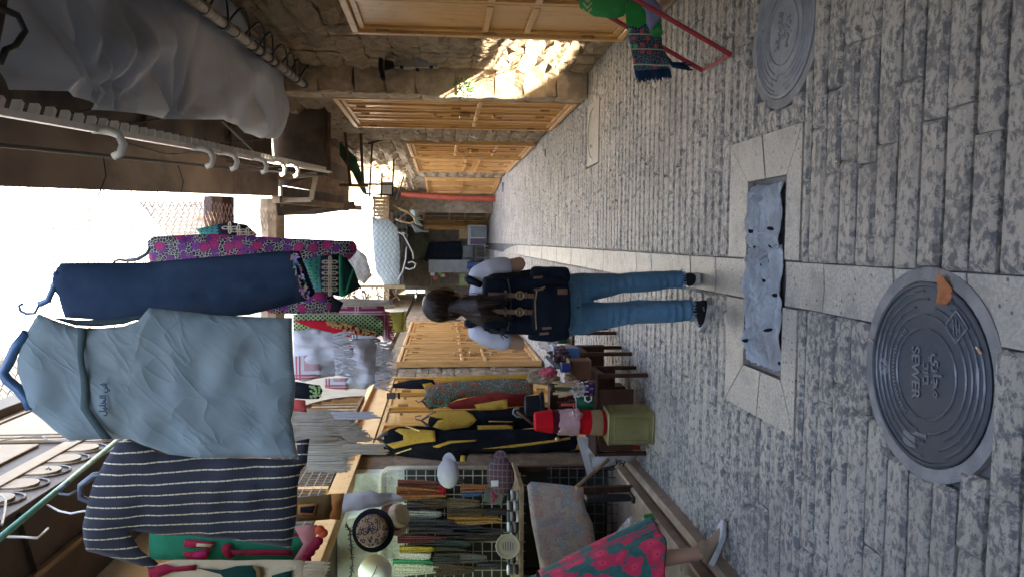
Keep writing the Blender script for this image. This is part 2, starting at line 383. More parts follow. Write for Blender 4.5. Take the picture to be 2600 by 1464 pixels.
# sewer covers
def text_mesh(body, size, ext=.001, bold=0.0):
    c = bpy.data.curves.new('t', 'FONT'); c.body = body; c.size = size; c.extrude = ext; c.offset = bold; c.align_x = 'CENTER'; c.align_y = 'CENTER'
    o = bpy.data.objects.new('t', c); col.objects.link(o); dg = bpy.context.evaluated_depsgraph_get()
    me = bpy.data.meshes.new_from_object(o.evaluated_get(dg)); bpy.data.objects.remove(o); bpy.data.curves.remove(c); return me
def sewer_cover(x, y, rz, label, m_lid, m_rim):
    t = thing('manhole_cover', label, 'manhole', (x, y, -.012), rz)
    c = MB(); c.lathe([(.0, -.02), (.345, -.02), (.345, .004), (.338, .006), (.302, .006), (.300, -.004)], n=40); c.build('cement_collar', M_COLLAR, t)
    d = MB(); d.lathe([(.0, -.018), (.296, -.018), (.298, .010), (.292, .012), (.284, .012), (.282, .008), (0, .008)], n=48); d.build('lid', m_lid, t)
    for i, r in enumerate((.268, .243, .218, .192, .148)):
        q = MB(); gap = [(.4, 2.7), (.3, 2.6), (.45, 2.9), (.1, 6.1), (0, 6.2832)][i]
        for a0, a1 in ((gap[0], gap[1]), (gap[1] + .45, gap[0] + 2 * math.pi - .45)) if i < 3 else ((gap[0], gap[1]),):
            ns = 36; pts = [(math.cos(a0 + (a1 - a0) * k / ns) * r, math.sin(a0 + (a1 - a0) * k / ns) * r, .0085) for k in range(ns + 1)]
            q.tube(pts, .0045, 5)
        q.build('raised_ring', m_rim, t)
    def put(body, size, px, py, rot):
        me = text_mesh(body, size, .0025, .0012); o = link('lettering', me, m_rim, t, (px, py, .0095)); o.rotation_euler = (0, 0, rot); return o
    put('SEWER', .056, 0, -.045, 0); put('\ufef1\ufead\ufe8e\ufea0\ufee3', .055, 0, .062, 0); put('\u05d1\u05d5\u05d9\u05d1', .045, 0, .008, 0)
    q = MB(); lr_ = random.Random(2)
    for k in range(26): a_ = -math.pi / 2 + (k - 12.5) * .075; q.box((math.cos(a_) * .168, math.sin(a_) * .168, .0095), (.006, lr_.uniform(.008, .015), .003), rot=Matrix.Rotation(a_ + math.pi / 2 + lr_.uniform(-.4, .4), 3, 'Z'))
    q.build('worn_lettering_band', m_rim, t, kind='stuff')
    q = MB()
    for r, z in ((.03, .0095), (.026, .0105)): q.lathe([(r - .004, z - .006), (r, z), (0, z)], (0, -.225, 0), 20)
    q.tube([(-.014, -.236, .011), (.014, -.236, .011), (0, -.210, .011)], .003, 4, closed=True); q.build('emblem', m_rim, t)
    q = MB(); 
    for k in range(4):
        a = math.pi / 2 * k; q.bar((.05 * math.cos(a) - .16, .05 * math.sin(a) + .15, .009), (.05 * math.cos(a + math.pi / 2) - .16, .05 * math.sin(a + math.pi / 2) + .15, .009), .005, .006)
    for k in range(3): q.bar((-.185, .135 + k * .014, .009), (-.135, .14 + k * .014, .009), .004, .005)
    q.build('maker_mark', m_rim, t)
    for bx_, by_, bz_ in (((.20, -.02, .009), (.012, .06, .004), 0), ((-.02, .24, .008), (.05, .014, .004), 0), ((.225, -.08, .009), (.05, .065, .003), .001)):
        q = MB(); q.box(bx_, by_, bev=bz_); q.build('lifting_slot', m_rim, t)
    return t
sewer_cover(-.42, 2.26, math.pi + .06, 'round black cast iron sewer cover with lettering, large in the foreground', M_IRON, M_IRONRIM)
sewer_cover(.96, 3.36, math.pi - .25, 'dusty grey round sewer cover near the red stand', M_COVER2, M_COVER2)
t = thing('manhole_cover', 'round cover in a pale square concrete frame at the foot of the stone pier', 'manhole', ((SQ[0] + SQ[1]) / 2, (SQ[2] + SQ[3]) / 2, -.03))
m_ = MB(); hw = (SQ[1] - SQ[0]) / 2 - .01; hd = (SQ[3] - SQ[2]) / 2 - .01
ci = [(math.cos(k * math.pi / 12) * .255, math.sin(k * math.pi / 12) * .255) for k in range(24)]
sq = []
for k in range(24):
    a = k * math.pi / 12; s_ = 1 / max(abs(math.cos(a)), abs(math.sin(a))); sq.append((math.cos(a) * s_ * hw, math.sin(a) * s_ * hd))
m_.add([(p[0], p[1], .03) for p in ci] + [(p[0], p[1], .03) for p in sq] + [(p[0], p[1], -.004) for p in sq] + [(p[0], p[1], -.004) for p in ci],
       [(k, (k + 1) % 24, 24 + (k + 1) % 24, 24 + k) for k in range(24)] + [(24 + k, 24 + (k + 1) % 24, 48 + (k + 1) % 24, 48 + k) for k in range(24)] + [(72 + k, 72 + (k + 1) % 24, (k + 1) % 24, k) for k in range(24)])
m_.build('frame', M_SMOOTHSTONE, t); m_ = MB(); m_.lathe([(0, -.003), (.25, -.003), (.25, .024), (0, .028)], n=32); m_.build('lid', M_SMOOTHSTONE, t)
m_ = MB(); m_.box((-.12, .1, .028), (.03, .05, .006)); m_.build('lifting_slot', M_IRON, t)

# ------------------------------------------------------------------ stone walls
def stone_mesh(seed, w, h, d, bulge=.35, nx=3, nz=3):
    """one hewn stone: face toward -y, centred, w x h, standing d proud"""
    r = random.Random(seed); V = []; F = []
    for j in range(nz + 1):
        for i in range(nx + 1):
            u, v = i / nx, j / nz; ex = min(u, 1 - u) * 2; ez = min(v, 1 - v) * 2
            edge = i in (0, nx) or j in (0, nz)
            pr_ = d * (.55 if edge else 1 + r.uniform(-bulge, bulge))
            V.append(((u - .5) * w + r.uniform(-.05, .05) * w * (1 if edge else 1.6), -pr_, (v - .5) * h + r.uniform(-.06, .06) * h))
    k = nx + 1
    for j in range(nz):
        for i in range(nx): F.append((j * k + i, j * k + i + 1, (j + 1) * k + i + 1, (j + 1) * k + i))
    ring = [i for i in range(nx + 1)] + [j * k + nx for j in range(1, nz + 1)] + [nz * k + i for i in range(nx - 1, -1, -1)] + [j * k for j in range(nz - 1, 0, -1)]
    b = len(V); V += [(V[i][0], .02, V[i][2]) for i in ring]; m = len(ring)
    F += [(ring[(q + 1) % m], ring[q], b + q, b + (q + 1) % m) for q in range(m)]
    me = bpy.data.meshes.new('stone'); me.from_pydata(V, [], F); me.update(); return me
RUB = [stone_mesh(s, 1, 1, 1, .45) for s in range(14)]
ASH = [stone_mesh(100 + s, 1, 1, 1, .12) for s in range(8)]
def course(parent, o, ud, wdt, z0, z1, hr=(.15, .28), lr=(.2, .5), d=.06, kind=RUB, mat=M_RUBBLE, seed=1, holes=(), gap=.012, name='stone', tilt=.05):
    """lay stones over a wall plane from origin o along ud; the face points to ud x up"""
    r = random.Random(seed); ud = Vector((ud[0], ud[1], 0)).normalized(); ang = math.atan2(ud.y, ud.x); z = z0; n = 0
    while z < z1 - .02:
        hh = r.uniform(*hr)
        if z1 - z - hh < hr[0] * .6: hh = z1 - z
        x = 0.0
        while x < wdt - .01:
            L = r.uniform(*lr)
            if wdt - x - L < lr[0] * .6: L = wdt - x
            cx, cz = x + L / 2, z + hh / 2
            if not any(a < cx < b and c < cz < e for a, b, c, e in holes):
                me = r.choice(kind)
                if not me.materials: me.materials.append(mat)
                ob = bpy.data.objects.new(name, me); col.objects.link(ob); ob.parent = parent
                ob.location = Vector((o[0], o[1], 0)) + ud * cx + Vector((0, 0, cz))
                ob.rotation_euler = (0, r.uniform(-tilt, tilt), ang); ob.scale = (L - gap, d * r.uniform(.7, 1.3), hh - gap); n += 1
            x += L
        z += hh
    return n
def core(parent, pts, z0, z1, mat, name='wall_core', thick=.5, side=1):
    """extruded wall body along a plan polyline, thickness away from the street"""
    m_ = MB()
    for a, b in zip(pts[:-1], pts[1:]):
        a, b = Vector((*a, 0)), Vector((*b, 0)); d = (b - a).normalized(); nn = Vector((d.y, -d.x, 0)) * side * thick
        m_.prism([a, b, b + nn, a + nn], (0, 0, z0), (0, 0, z1))
    return m_.build(name, mat, parent)
# ------------------------------------------------------------------ doors
def metal_door(label, p0, p1, hgt, leaves=2, ribs=5, mat=M_OCHRE, cross=(.52, .40), lock=True, bolts=False, transom=0.0, z0=.03, group=None, proud=.0):
    """double-leaf sheet metal shop door; p0 -> p1 in plan with the face on the left of that direction turned to the street"""
    a, b = Vector((*p0, 0)), Vector((*p1, 0)); d = b - a; W = d.length; ang = math.atan2(d.y, d.x)
    t = thing('metal_door', label, 'door', (a.x, a.y, z0), ang, group)
    H = hgt; fw = .055
    f = MB()   # local: x along, -y toward the street, z up
    f.box((fw / 2, 0, H / 2), (fw, .09, H), bev=.006); f.box((W - fw / 2, 0, H / 2), (fw, .09, H), bev=.006); f.box((W / 2, 0, H - fw / 2), (W - 2 * fw - .004, .086, fw), bev=.006)
    f.box((W / 2, 0, .025), (W - 2 * fw - .004, .08, .05), bev=.005); f.build('frame', mat, t)
    HL = H - transom - fw - .05; lw = (W - 2 * fw) / leaves
    if transom > 0:
        q = MB(); q.box((W / 2, .005, H - fw - transom + .02), (W - 2 * fw - .004, .075, .04)); q.box((W / 2, .03, H - fw - transom / 2), (W - 2 * fw, .01, transom)); q.build('transom_panel', mat, t)
    for i in range(leaves):
        x0 = fw + i * lw; L = MB(); L.box((x0 + lw / 2, .012, .05 + HL / 2), (lw - .008, .012, HL - .01))
        for xx in (x0 + .03, x0 + lw - .03): L.box((xx, -.006, .05 + HL / 2), (.045, .024, HL - .01), bev=.004)
        for zz in (.08, HL + .02): L.box((x0 + lw / 2, -.006, zz), (lw - .104, .022, .045), bev=.004)
        lf = L.build('door_leaf', mat, t)
        for k in range(ribs):
            q = MB(); xx = x0 + lw * (k + 1) / (ribs + 1); q.prism([(xx - .016, .006, .11), (xx - .008, -.012, .11), (xx + .008, -.012, .11), (xx + .016, .006, .11)], (0, 0, 0), (0, 0, HL - .12)); q.build('rib', mat, lf)
        for c in cross:
            q = MB(); q.box((x0 + lw / 2, -.018, .05 + HL * c), (lw - .11, .016, .05), bev=.004); q.build('cross_bar', mat, lf)
        for zz in (.25, HL * .5, HL - .2):
            q = MB(); hx = x0 + (.012 if i == 0 else lw - .012); q.tube([(hx, -.03, zz), (hx, -.03, zz + .11)], .013, 8); q.box((hx, -.02, zz + .055), (.05, .008, .09)); q.build('hinge', M_OCHRE_HW, lf)
    if lock:
        xm = W / 2
        q = MB(); q.box((xm + .05, -.035, .05 + HL * .46), (.17, .05, .13), bev=.008); q.build('lock_box', M_OCHRE_HW, t)
        for c in (.60, .32):
            q = MB(); q.box((xm, -.03, .05 + HL * c), (.14, .016, .035), bev=.004); q.tube([(xm + .03, -.04, .05 + HL * c), (xm + .03, -.055, .05 + HL * c - .03), (xm + .03, -.055, .05 + HL * c - .06)], .008, 6)
            q.box((xm + .03, -.055, .05 + HL * c - .075), (.05, .022, .045), bev=.005); q.build('hasp', M_OCHRE_HW, t)
    if bolts:
        for i in range(leaves):
            xx = fw + (i + .5) * lw; q = MB(); q.tube([(xx, -.045, HL * .55), (xx, -.045, HL - .02)], .012, 8)
            for zz in (HL * .58, HL * .75, HL * .93): q.box((xx, -.03, zz), (.06, .034, .03))
            q.tube([(xx + .02 * math.cos(k * .7), -.05 - .005, HL * .55 + .05 * math.sin(k * .7)) for k in range(9)], .006, 6, closed=True); q.build('slide_bolt', M_OCHRE_HW, t)
    return t
DOORG = 'ochre metal shop doors along the alley'
# ------------------------------------------------------------------ right-hand side
rw = thing('stone_wall', 'brown rubble stone wall with a hewn pier along the right side of the alley', 'wall', (1.7, 6, 0))
def base(o, parent): o.location = Vector(o.location) - Vector(parent.location); return o
def wall_parent(name, label, loc): return thing(name, label, 'wall', loc)
def course_w(parent, *a, **k):
    before = set(parent.children); n = course(parent, *a, **k)
    for c in parent.children:
        if c not in before: c.location = Vector(c.location) - Vector(parent.location)
    return n
base(core(rw, [(1.80, -9), (1.80, 8.03)], 0, 5.2, M_RUBMORTAR, side=1), rw)
base(core(rw, [(2.2, 8.02), (1.53, 8.02)], 0, 5.2, M_RUBMORTAR, side=1, thick=.4), rw)
base(core(rw, [(1.60, 8.2), (1.64, 19.4), (1.45, 22.4)], 0, 4.4, M_RUBMORTAR, side=1), rw)
# faces turned to -x: walk toward -y so that the face normal (ud x up) looks at the street
course_w(rw, (1.82, 7.99), (0, -1), 1.62, 0, 3.7, (.14, .27), (.18, .46), .06, seed=5)
course_w(rw, (1.82, 6.36), (0, -1), 3.6, 2.26, 4.0, (.16, .28), (.22, .52), .10, seed=6)
course_w(rw, (1.52, 8.02), (1, 0), .34, 0, 3.6, (.30, .42), (.3, .34), .05, ASH, M_ASHLAR, seed=7, tilt=.01, name='ashlar_block')
q_ = course_w(rw, (1.55, 8.33), (0, -1), .31, 0, 3.6, (.30, .42), (.3, .32), .05, ASH, M_ASHLAR, seed=8, tilt=.01, name='ashlar_block')
course_w(rw, (1.62, 10.45), (0, -1), 2.1, 2.75, 3.7, (.16, .26), (.22, .5), .09, seed=9)
course_w(rw, (1.62, 12.2), (0, -1), 1.75, 0, 3.6, (.17, .30), (.24, .55), .05, seed=10)
course_w(rw, (1.64, 17.4), (0, -1), 5.2, 2.12, 3.4, (.2, .3), (.3, .6), .09, seed=11)
course_w(rw, (1.66, 19.5), (0, -1), 2.05, 0, 2.9, (.17, .28), (.22, .5), .05, seed=12)
course_w(rw, (1.64, 14.55), (0, -1), .42, 0, 2.1, (.2, .3), (.18, .42), .06, seed=13)
course_w(rw, (1.48, 22.4), (.08, -1), 2.9, 2.2, 3.4, (.2, .3), (.3, .6), .09, seed=14)
metal_door('ochre double door nearest the red stand, with a square lock box', (1.73, 6.37), (1.73, 3.95), 2.25, 3, 0, cross=(.52, .36), group=DOORG)
metal_door('ribbed ochre door just beyond the hewn stone pier, a sun spot on it', (1.56, 10.40), (1.56, 8.34), 2.70, 4, 1, cross=(.40,), group=DOORG)
metal_door('ochre double door beyond the ribbed one, white smear above it', (1.58, 14.12), (1.58, 12.22), 2.08, 3, 1, cross=(.62, .28), group=DOORG)
metal_door('fourth ochre door on the right with a black padlock tag', (1.60, 17.35), (1.60, 14.58), 2.08, 3, 0, cross=(.5, .36), group=DOORG)
metal_door('small ochre door just before the red pipe', (1.40, 22.0), (1.58, 19.55), 1.95, 2, 0, cross=(.5,), lock=True, group=DOORG)
# red pipe
p0, p1 = P(1262, 505, 21.9), P(1018, 493, 21.9)
m_ = MB(); m_.tube([Vector((p0.x, 21.9, 0)), Vector((p0.x + .02, 21.9, 1.3)), Vector((p1.x, 21.9, p1.z))], .085, 12)
m_.tube([Vector((p0.x + .02, 21.9, 1.25)), Vector((p0.x + .02, 21.9, 1.38))], .098, 12); o = m_.build('drain_pipe', M_REDPIPE, smooth=False, label='tall red plastic drain pipe at the far right corner', cat='pipe'); shade_auto(o)
# floodlight on the rubble wall
t = thing('floodlight', 'black finned floodlight on a long grey mounting plate on the rubble wall', 'lamp', P(990, 170, 7.55)); L0 = t.location
def rel(p): return Vector(p) - L0
m_ = MB(); a, b = P(1003, 163, 7.6), P(1112, 163, 7.6); m_.bar(rel(a), rel(b), .075, .03, up=(0, 1, 0)); m_.build('mounting_plate', M_SMOOTHSTONE, t)
for q in (1020, 1060, 1095):
    m_ = MB(); c = P(q, 172 if q != 1060 else 178, 7.56); m_.box(rel(c), (.03, .03, .035), bev=.004); m_.build('clip', M_BLACK, t)
m_ = MB()
for k in range(9): c = P(978 + k * 2.4, 168, 7.5); m_.box(rel(c), (.11 - k * .004, .09, .006))
m_.box(rel(P(988, 168, 7.52)), (.07, .06, .09)); m_.build('cooling_fins', M_BLACK, t)
m_ = MB(); m_.tube([rel(P(966, 150, 7.45)), rel(P(968, 175, 7.40)), rel(P(974, 203, 7.36))], [.02, .028, .02], 8); m_.box(rel(P(970, 176, 7.40)), (.19, .05, .035), bev=.01); m_.build('lamp_head', M_BLACK, t)
# weed on the pier
M_LEAF = pm('weed_leaf', (.035, .11, .03), (.06, .16, .045), sc_=30, rough=.55, bump=.1)
c = P(1178, 222, 7.90); t = thing('wall_weed', 'small green weed sprouting from the stone pier', 'plant', c); m_ = MB(); lr = random.Random(4)
for k in range(70):
    d = Vector((lr.gauss(0, 1), -abs(lr.gauss(0, .5)), lr.gauss(0, 1))).normalized(); s = d * lr.uniform(.02, .10); e = s + (d + Vector((0, 0, -.5))).normalized() * .035; w_ = d.cross(Vector((0, 1, .3))).normalized() * .011
    m_.add([s, (s + e) / 2 + w_, e, (s + e) / 2 - w_], [(0, 1, 2, 3)])
m_.build('leaves', M_LEAF, t, kind='stuff'); m_ = MB()
for k in range(6): a = k; m_.tube([(0, .03, 0), (.03 * math.cos(a), -.02, .03 * math.sin(a)), (.07 * math.cos(a), -.04, .07 * math.sin(a))], .003, 5)
m_.build('stem', M_LEAF, t)
# ------------------------------------------------------------------ right canopy
cn = thing('metal_canopy', 'rusty brown sheet metal canopy hanging over the right half of the alley', 'canopy', (1.2, 6, 3.5)); C0 = Vector(cn.location)
def cx(y): return .047 + .056 * (y - 0) * .9           # free edge of the canopy in plan
ys = [-6, -3.4, -1.0, 1.1, 3.2, 5.3, 7.35, 9.25]  # unseen sheets behind the viewer added to block low sky light
for k, (ya, yb) in enumerate(zip(ys[:-1], ys[1:])):
    dz = .006 * (k % 2); m_ = MB()
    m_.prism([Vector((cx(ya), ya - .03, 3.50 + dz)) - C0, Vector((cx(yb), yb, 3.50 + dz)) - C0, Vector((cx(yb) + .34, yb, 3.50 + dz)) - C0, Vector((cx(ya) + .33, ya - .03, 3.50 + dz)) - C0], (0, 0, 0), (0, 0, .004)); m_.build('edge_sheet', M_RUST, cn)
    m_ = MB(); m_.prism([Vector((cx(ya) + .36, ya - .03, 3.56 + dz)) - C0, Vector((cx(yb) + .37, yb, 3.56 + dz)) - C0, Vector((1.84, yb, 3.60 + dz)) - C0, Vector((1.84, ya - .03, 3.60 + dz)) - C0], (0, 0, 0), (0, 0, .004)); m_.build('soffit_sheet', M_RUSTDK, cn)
for yy in (1.2, 3.2, 5.3, 7.35):
    m_ = MB(); m_.bar(Vector((cx(yy) + .01, yy, 3.53)) - C0, Vector((1.8, yy, 3.545)) - C0, .04, .03); m_.build('rafter', M_RUSTBAR, cn)
m_ = MB(); m_.bar(Vector((cx(-1) + .345, -1, 3.475)) - C0, Vector((cx(9.25) + .345, 9.25, 3.475)) - C0, .03, .05); m_.build('edge_angle', M_RUSTDK, cn)
m_ = MB(); m_.prism([Vector(p) - C0 for p in ((.80, 9.30, 2.92), (2.1, 9.34, 2.92), (2.1, 9.34, 3.62), (.62, 9.30, 3.54))], (0, 0, 0), (0, .02, 0)); m_.build('end_panel', M_RUSTDK, cn)
m_ = MB(); m_.bar(Vector((.78, 9.27, 2.90)) - C0, Vector((1.52, 9.29, 2.90)) - C0, .05, .035); m_.bar(Vector((1.0, 9.25, 2.955)) - C0, Vector((1.52, 9.27, 2.955)) - C0, .02, .02); m_.build('end_angle', M_RUSTBAR, cn)
for (a, b) in (((262, 395), (248, 500)), ((452, 420), (458, 500))):
    m_ = MB(); pa, pb = PZ(*a, 3.47), PZ(*b, 3.485); md = (pa + pb) / 2 - Vector((0, 0, .03)); m_.tube([pa - C0, md - C0, pb - C0], .004, 5); m_.build('tie_wire', M_CABLE, cn)
# clothes rail
rl = thing('hanging_rail', 'white perforated hanging rail along the edge of the rusty canopy', 'rail', (.6, 5, 2.9)); R0 = Vector(rl.location)
def rp(y): return Vector((.23 + .0627 * y, y, 2.90))
m_ = MB(); m_.bar(rp(1.6) - R0, rp(9.35) - R0, .024, .034); m_.build('rail_bar', M_WHITEMET, rl)
m_ = MB(); yy = 2.2
while yy < 9.2: m_.box(rp(yy) - R0 + Vector((.03, 0, .035)), (.05, .02, .03), rot=Matrix.Rotation(.5, 3, 'Z')); yy += .105
m_.build('rail_teeth', M_WHITEMET, rl, kind='stuff')
for yy in (2.4, 4.7, 7.0, 9.0):
    m_ = MB(); m_.tube([rp(yy) - R0, rp(yy) - R0 + Vector((-.02, .02, .3)), Vector((cx(yy) + .3, yy, 3.48)) - R0], .006, 6); m_.build('suspension_rod', M_WIRE, rl)
m_ = MB(); m_.tube([rp(2.0) - R0 + Vector((-.10, 0, .03)), rp(5) - R0 + Vector((-.09, 0, .02)), rp(9.1) - R0 + Vector((-.05, 0, .02))], .008, 6); m_.build('side_cable', M_CABLE, rl)
hooks = [(262, 360, 4.0), (505, 385, 0), (570, 400, 0), (650, 412, 0), (700, 420, 0), (735, 426, 0)]
hl = ['nearest and largest white plastic hook on the hanging rail', 'second white hook from the near end of the rail', 'third white hook from the near end of the rail', 'fourth white hook from the near end of the rail', 'second farthest small white hook on the rail', 'farthest smallest white hook on the rail']
for (px, py, _), lb in zip(hooks, hl):
    q = PZ(px, py, 2.87); c = rp(q.y) + Vector((0, 0, -.02)); m_ = MB()
    m_.tube([Vector((0, 0, .03)), Vector((0, 0, 0)), Vector((-.004, 0, -.03)), Vector((-.02, 0, -.070)), Vector((-.056, 0, -.085)), Vector((-.092, 0, -.074)), Vector((-.105, 0, -.045))], [.018, .018, .017, .017, .017, .017, .015], 8)
    m_.build('plastic_hook', M_WHITEMET, loc=c, smooth=True, label=lb, cat='hook', group='white hooks on the rail')
# pale timber bracket at the canopy end
m_ = MB(); Y = 9.0; q4 = [P(705, 452, Y), P(803, 443, Y), P(790, 507, Y), P(705, 509, Y)]
o = thing('timber_bracket', 'pale square timber frame at the far end of the canopy', 'frame', q4[2]); O0 = Vector(o.location)
for a, b in ((0, 1), (1, 2), (2, 3)):
    m_ = MB(); m_.bar(q4[a] - O0, q4[b] - O0, .05, .06, up=(0, 1, 0)); m_.build('batten', M_CREAMWOOD, o)
m_ = MB(); m_.box(P(758, 444, Y) - O0, (.05, .05, .06)); m_.build('block', M_CREAMWOOD, o)
# conduit with bands and looping cables
cdn = thing('cable_conduit', 'banded metal conduit with loose black cable loops running under the canopy', 'conduit', PZ(660, 130, 2.95)); K0 = Vector(cdn.location)
def kp(y): return Vector((1.05 + .066 * y, y, 2.95))
m_ = MB(); m_.tube([kp(2) - K0, kp(5) - K0, kp(9.75) - K0], .034, 12); m_.build('pipe', M_CONDUIT, cdn, smooth=True)
yy = 3.9; kr = random.Random(5)
while yy < 9.6:
    m_ = MB(); m_.tube([kp(yy) - K0, kp(yy + .05) - K0], .042, 12); m_.build('band', M_CABLE if kr.random() < .55 else M_CONDUIT, cdn); yy += kr.uniform(.14, .42)
for k in range(13):
    yy = 4.0 + k * .42; m_ = MB(); a = kp(yy); b = kp(yy + kr.uniform(.3, .7)); dr = kr.uniform(.10, .22); pts = []
    ph_ = kr.uniform(.5, 1)
    for i in range(17):
        t_ = i / 16; p = a.lerp(b, t_); pts.append(p - K0 + Vector((.05 + .15 * math.sin(math.pi * t_), 0, .02 - dr * math.sin(math.pi * t_) * ph_ + .06 * math.sin(math.pi * t_))))
    m_.tube(pts, .008, 6); m_.build('cable_loop', M_CABLE, cdn, smooth=True)
m_ = MB(); a = kp(9.5) - K0; m_.tube([a, a + Vector((.05, .1, -.15)), a + Vector((.12, .15, -.1)), a + Vector((.1, .1, -.25))], .008, 6); m_.build('cable_tail', M_CABLE, cdn, smooth=True)
# ------------------------------------------------------------------ left-hand side
M_LIME = pm('sunny_limestone', (.58, .52, .41), (.50, .44, .33), (.42, .36, .27), sc_=6, rough=.85, bump=.4, bsc=18, bd=.01)
M_FARLIME = pm('pale_limestone', (.80, .77, .70), (.76, .72, .64), sc_=2, rough=.85, bump=.2, bsc=8)
M_FASCIA = pm('brown_fascia_paint', (.085, .06, .048), (.06, .042, .034), (.11, .075, .055), sc_=5, rough=.55, bump=.15)
M_CREAM = pm('cream_fascia_paint', (.36, .27, .17), (.31, .225, .14), (.22, .15, .09), sc_=6, rough=.5, bump=.15, dirt=(.58, .8))
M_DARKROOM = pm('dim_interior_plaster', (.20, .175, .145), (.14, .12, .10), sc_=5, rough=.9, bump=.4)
M_SILL = pm('pinkish_threshold_stone', (.36, .26, .19), (.27, .19, .135), (.18, .12, .085), sc_=8, rough=.55, bump=.35, bsc=28)
lb = thing('stone_building', 'tall pale stone building with shop fronts along the left side of the alley', 'building', (-2.2, 6, 0)); B0 = Vector(lb.location)
def slab(name, x0, x1, y0, y1, z0, z1, mat, parent=lb, o0=B0, bev=0): 
    m_ = MB(); m_.box(Vector(((x0 + x1) / 2, (y0 + y1) / 2, (z0 + z1) / 2)) - o0, (x1 - x0, y1 - y0, z1 - z0), bev=bev); return m_.build(name, mat, parent)
slab('lower_wall', -3.6, -1.93, 6.32, 27.0, 0, 2.42, M_RUBMORTAR); slab('lower_wall', -3.6, -1.93, -4, 2.5, 0, 2.42, M_RUBMORTAR)
slab('lower_wall', -3.6, -1.935, -4, 27.0, 2.505, 3.7, M_LIME)
for (y0, y1, z1) in ((-9, 4.02, 9.6), (4.02, 5.78, 6.28), (5.78, 13.0, 9.6), (13.0, 27, 8.2)): slab('upper_wall', -2.3, -1.95, y0 + .001, y1 - .001, 3.705, z1, M_LIME)  # unseen gap and heights shaped so the sun throws one wall patch
slab('upper_wall', -2.3, -1.95, 4.02, 5.78, 7.65, 9.6, M_LIME)  # unseen piece added above the gap to trim the sun patch
course_w(lb, (-1.97, 8.0), (0, 1), 4.98, 5.0, 9.5, (.28, .36), (.4, .7), .03, ASH, M_LIME, seed=21, tilt=.005, name='ashlar_block')
rb = thing('stone_building', 'added unseen stone building behind the viewer that blocks low sky light', 'building', (0, -9, 0)); slab('wall', -7, 7, -9.6, -9, 0, 4.0, M_LIME, rb, Vector((0, -9, 0))); slab('doorway', -.7, .7, -8.995, -8.96, 0, 2.2, M_OCHRE, rb, Vector((0, -9, 0)))  # out of view, put in to cut the fill light from behind
slab('lower_wall', -3.6, -1.94, -9, -4.01, 0, 3.7, M_LIME)
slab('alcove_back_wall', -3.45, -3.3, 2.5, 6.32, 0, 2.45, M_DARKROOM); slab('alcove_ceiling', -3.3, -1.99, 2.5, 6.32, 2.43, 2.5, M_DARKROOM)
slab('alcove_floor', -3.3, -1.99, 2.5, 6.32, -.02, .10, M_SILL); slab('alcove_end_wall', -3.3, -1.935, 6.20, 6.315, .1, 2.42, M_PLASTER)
slab('lintel', -2.05, -1.88, 2.5, 6.98, 2.27, 2.40, M_OCHRE_D, bev=.01); slab('lintel_lip', -1.879, -1.85, 2.5, 6.98, 2.245, 2.29, M_OCHRE_D, bev=.004)
# threshold with a worn groove
slab('threshold_stone', -1.985, -1.86, 2.5, 4.25, -.02, .125, M_SILL, bev=.012); slab('threshold_stone', -1.985, -1.86, 4.262, 6.1, -.02, .12, M_SILL, bev=.012)
slab('threshold_groove', -1.86, -1.80, 2.5, 6.0, -.02, .055, M_DARKWOOD, bev=.008); slab('threshold_edge', -1.80, -1.74, 2.5, 5.95, -.02, .085, M_SILL, bev=.012)
# mesh transom over the shop
ms = thing('wire_mesh_transom', 'dark wire mesh panel in an ochre frame above the left shop', 'grille', (-1.9, 5.2, 2.42)); Z0 = Vector(ms.location)
m_ = MB(); yy = 4.0
while yy < 6.9: m_.bar((0, yy - 5.2, 0), (0, yy - 5.2, .62), .006, .006); yy += .065
zz = .05
while zz < .62: m_.bar((.004, 4 - 5.2, zz), (.004, 6.9 - 5.2, zz), .006, .006); zz += .065
m_.build('wire_grid', M_WIRE, ms, kind='stuff')
m_ = MB(); m_.box((-.02, .2, .63), (.06, 2.95, .05)); m_.box((-.02, .55, .3), (.05, .06, .6)); m_.box((-.02, 1.7, .3), (.05, .06, .6)); m_.build('frame', M_OCHRE_D, ms)
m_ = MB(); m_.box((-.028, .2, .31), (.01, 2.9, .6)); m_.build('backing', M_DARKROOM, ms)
# doors on the left
metal_door('bright ochre shop door behind the hanging robes, with slide bolts', (-1.86, 6.66), (-1.86, 9.98), 2.42, 4, 0, mat=M_OCHRE_D, cross=(), lock=False, bolts=True, transom=.22, group=DOORG)
metal_door('first ribbed ochre door past the left stone pier', (-1.86, 11.22), (-1.86, 12.85), 2.20, 3, 1, cross=(.55, .38), group=DOORG)
metal_door('second ribbed ochre door past the left stone pier', (-1.86, 13.02), (-1.86, 14.58), 2.20, 3, 1, cross=(.55, .38), group=DOORG)
metal_door('farthest ribbed ochre door on the left, beside the walking woman', (-1.86, 14.74), (-1.84, 16.6), 2.20, 3, 1, cross=(.55, .38), group=DOORG)
course_w(lb, (-1.93, 10.02), (0, 1), 1.18, 0, 2.45, (.18, .3), (.3, .6), .032, RUB, seed=22)
course_w(lb, (-1.95, 16.62), (0, 1), 2.4, 0, 2.45, (.18, .3), (.3, .6), .035, RUB, seed=23)
M_MOSS = pm('greenish_stain', (.16, .20, .13), (.22, .22, .15), sc_=20, rough=.9, bump=.3)
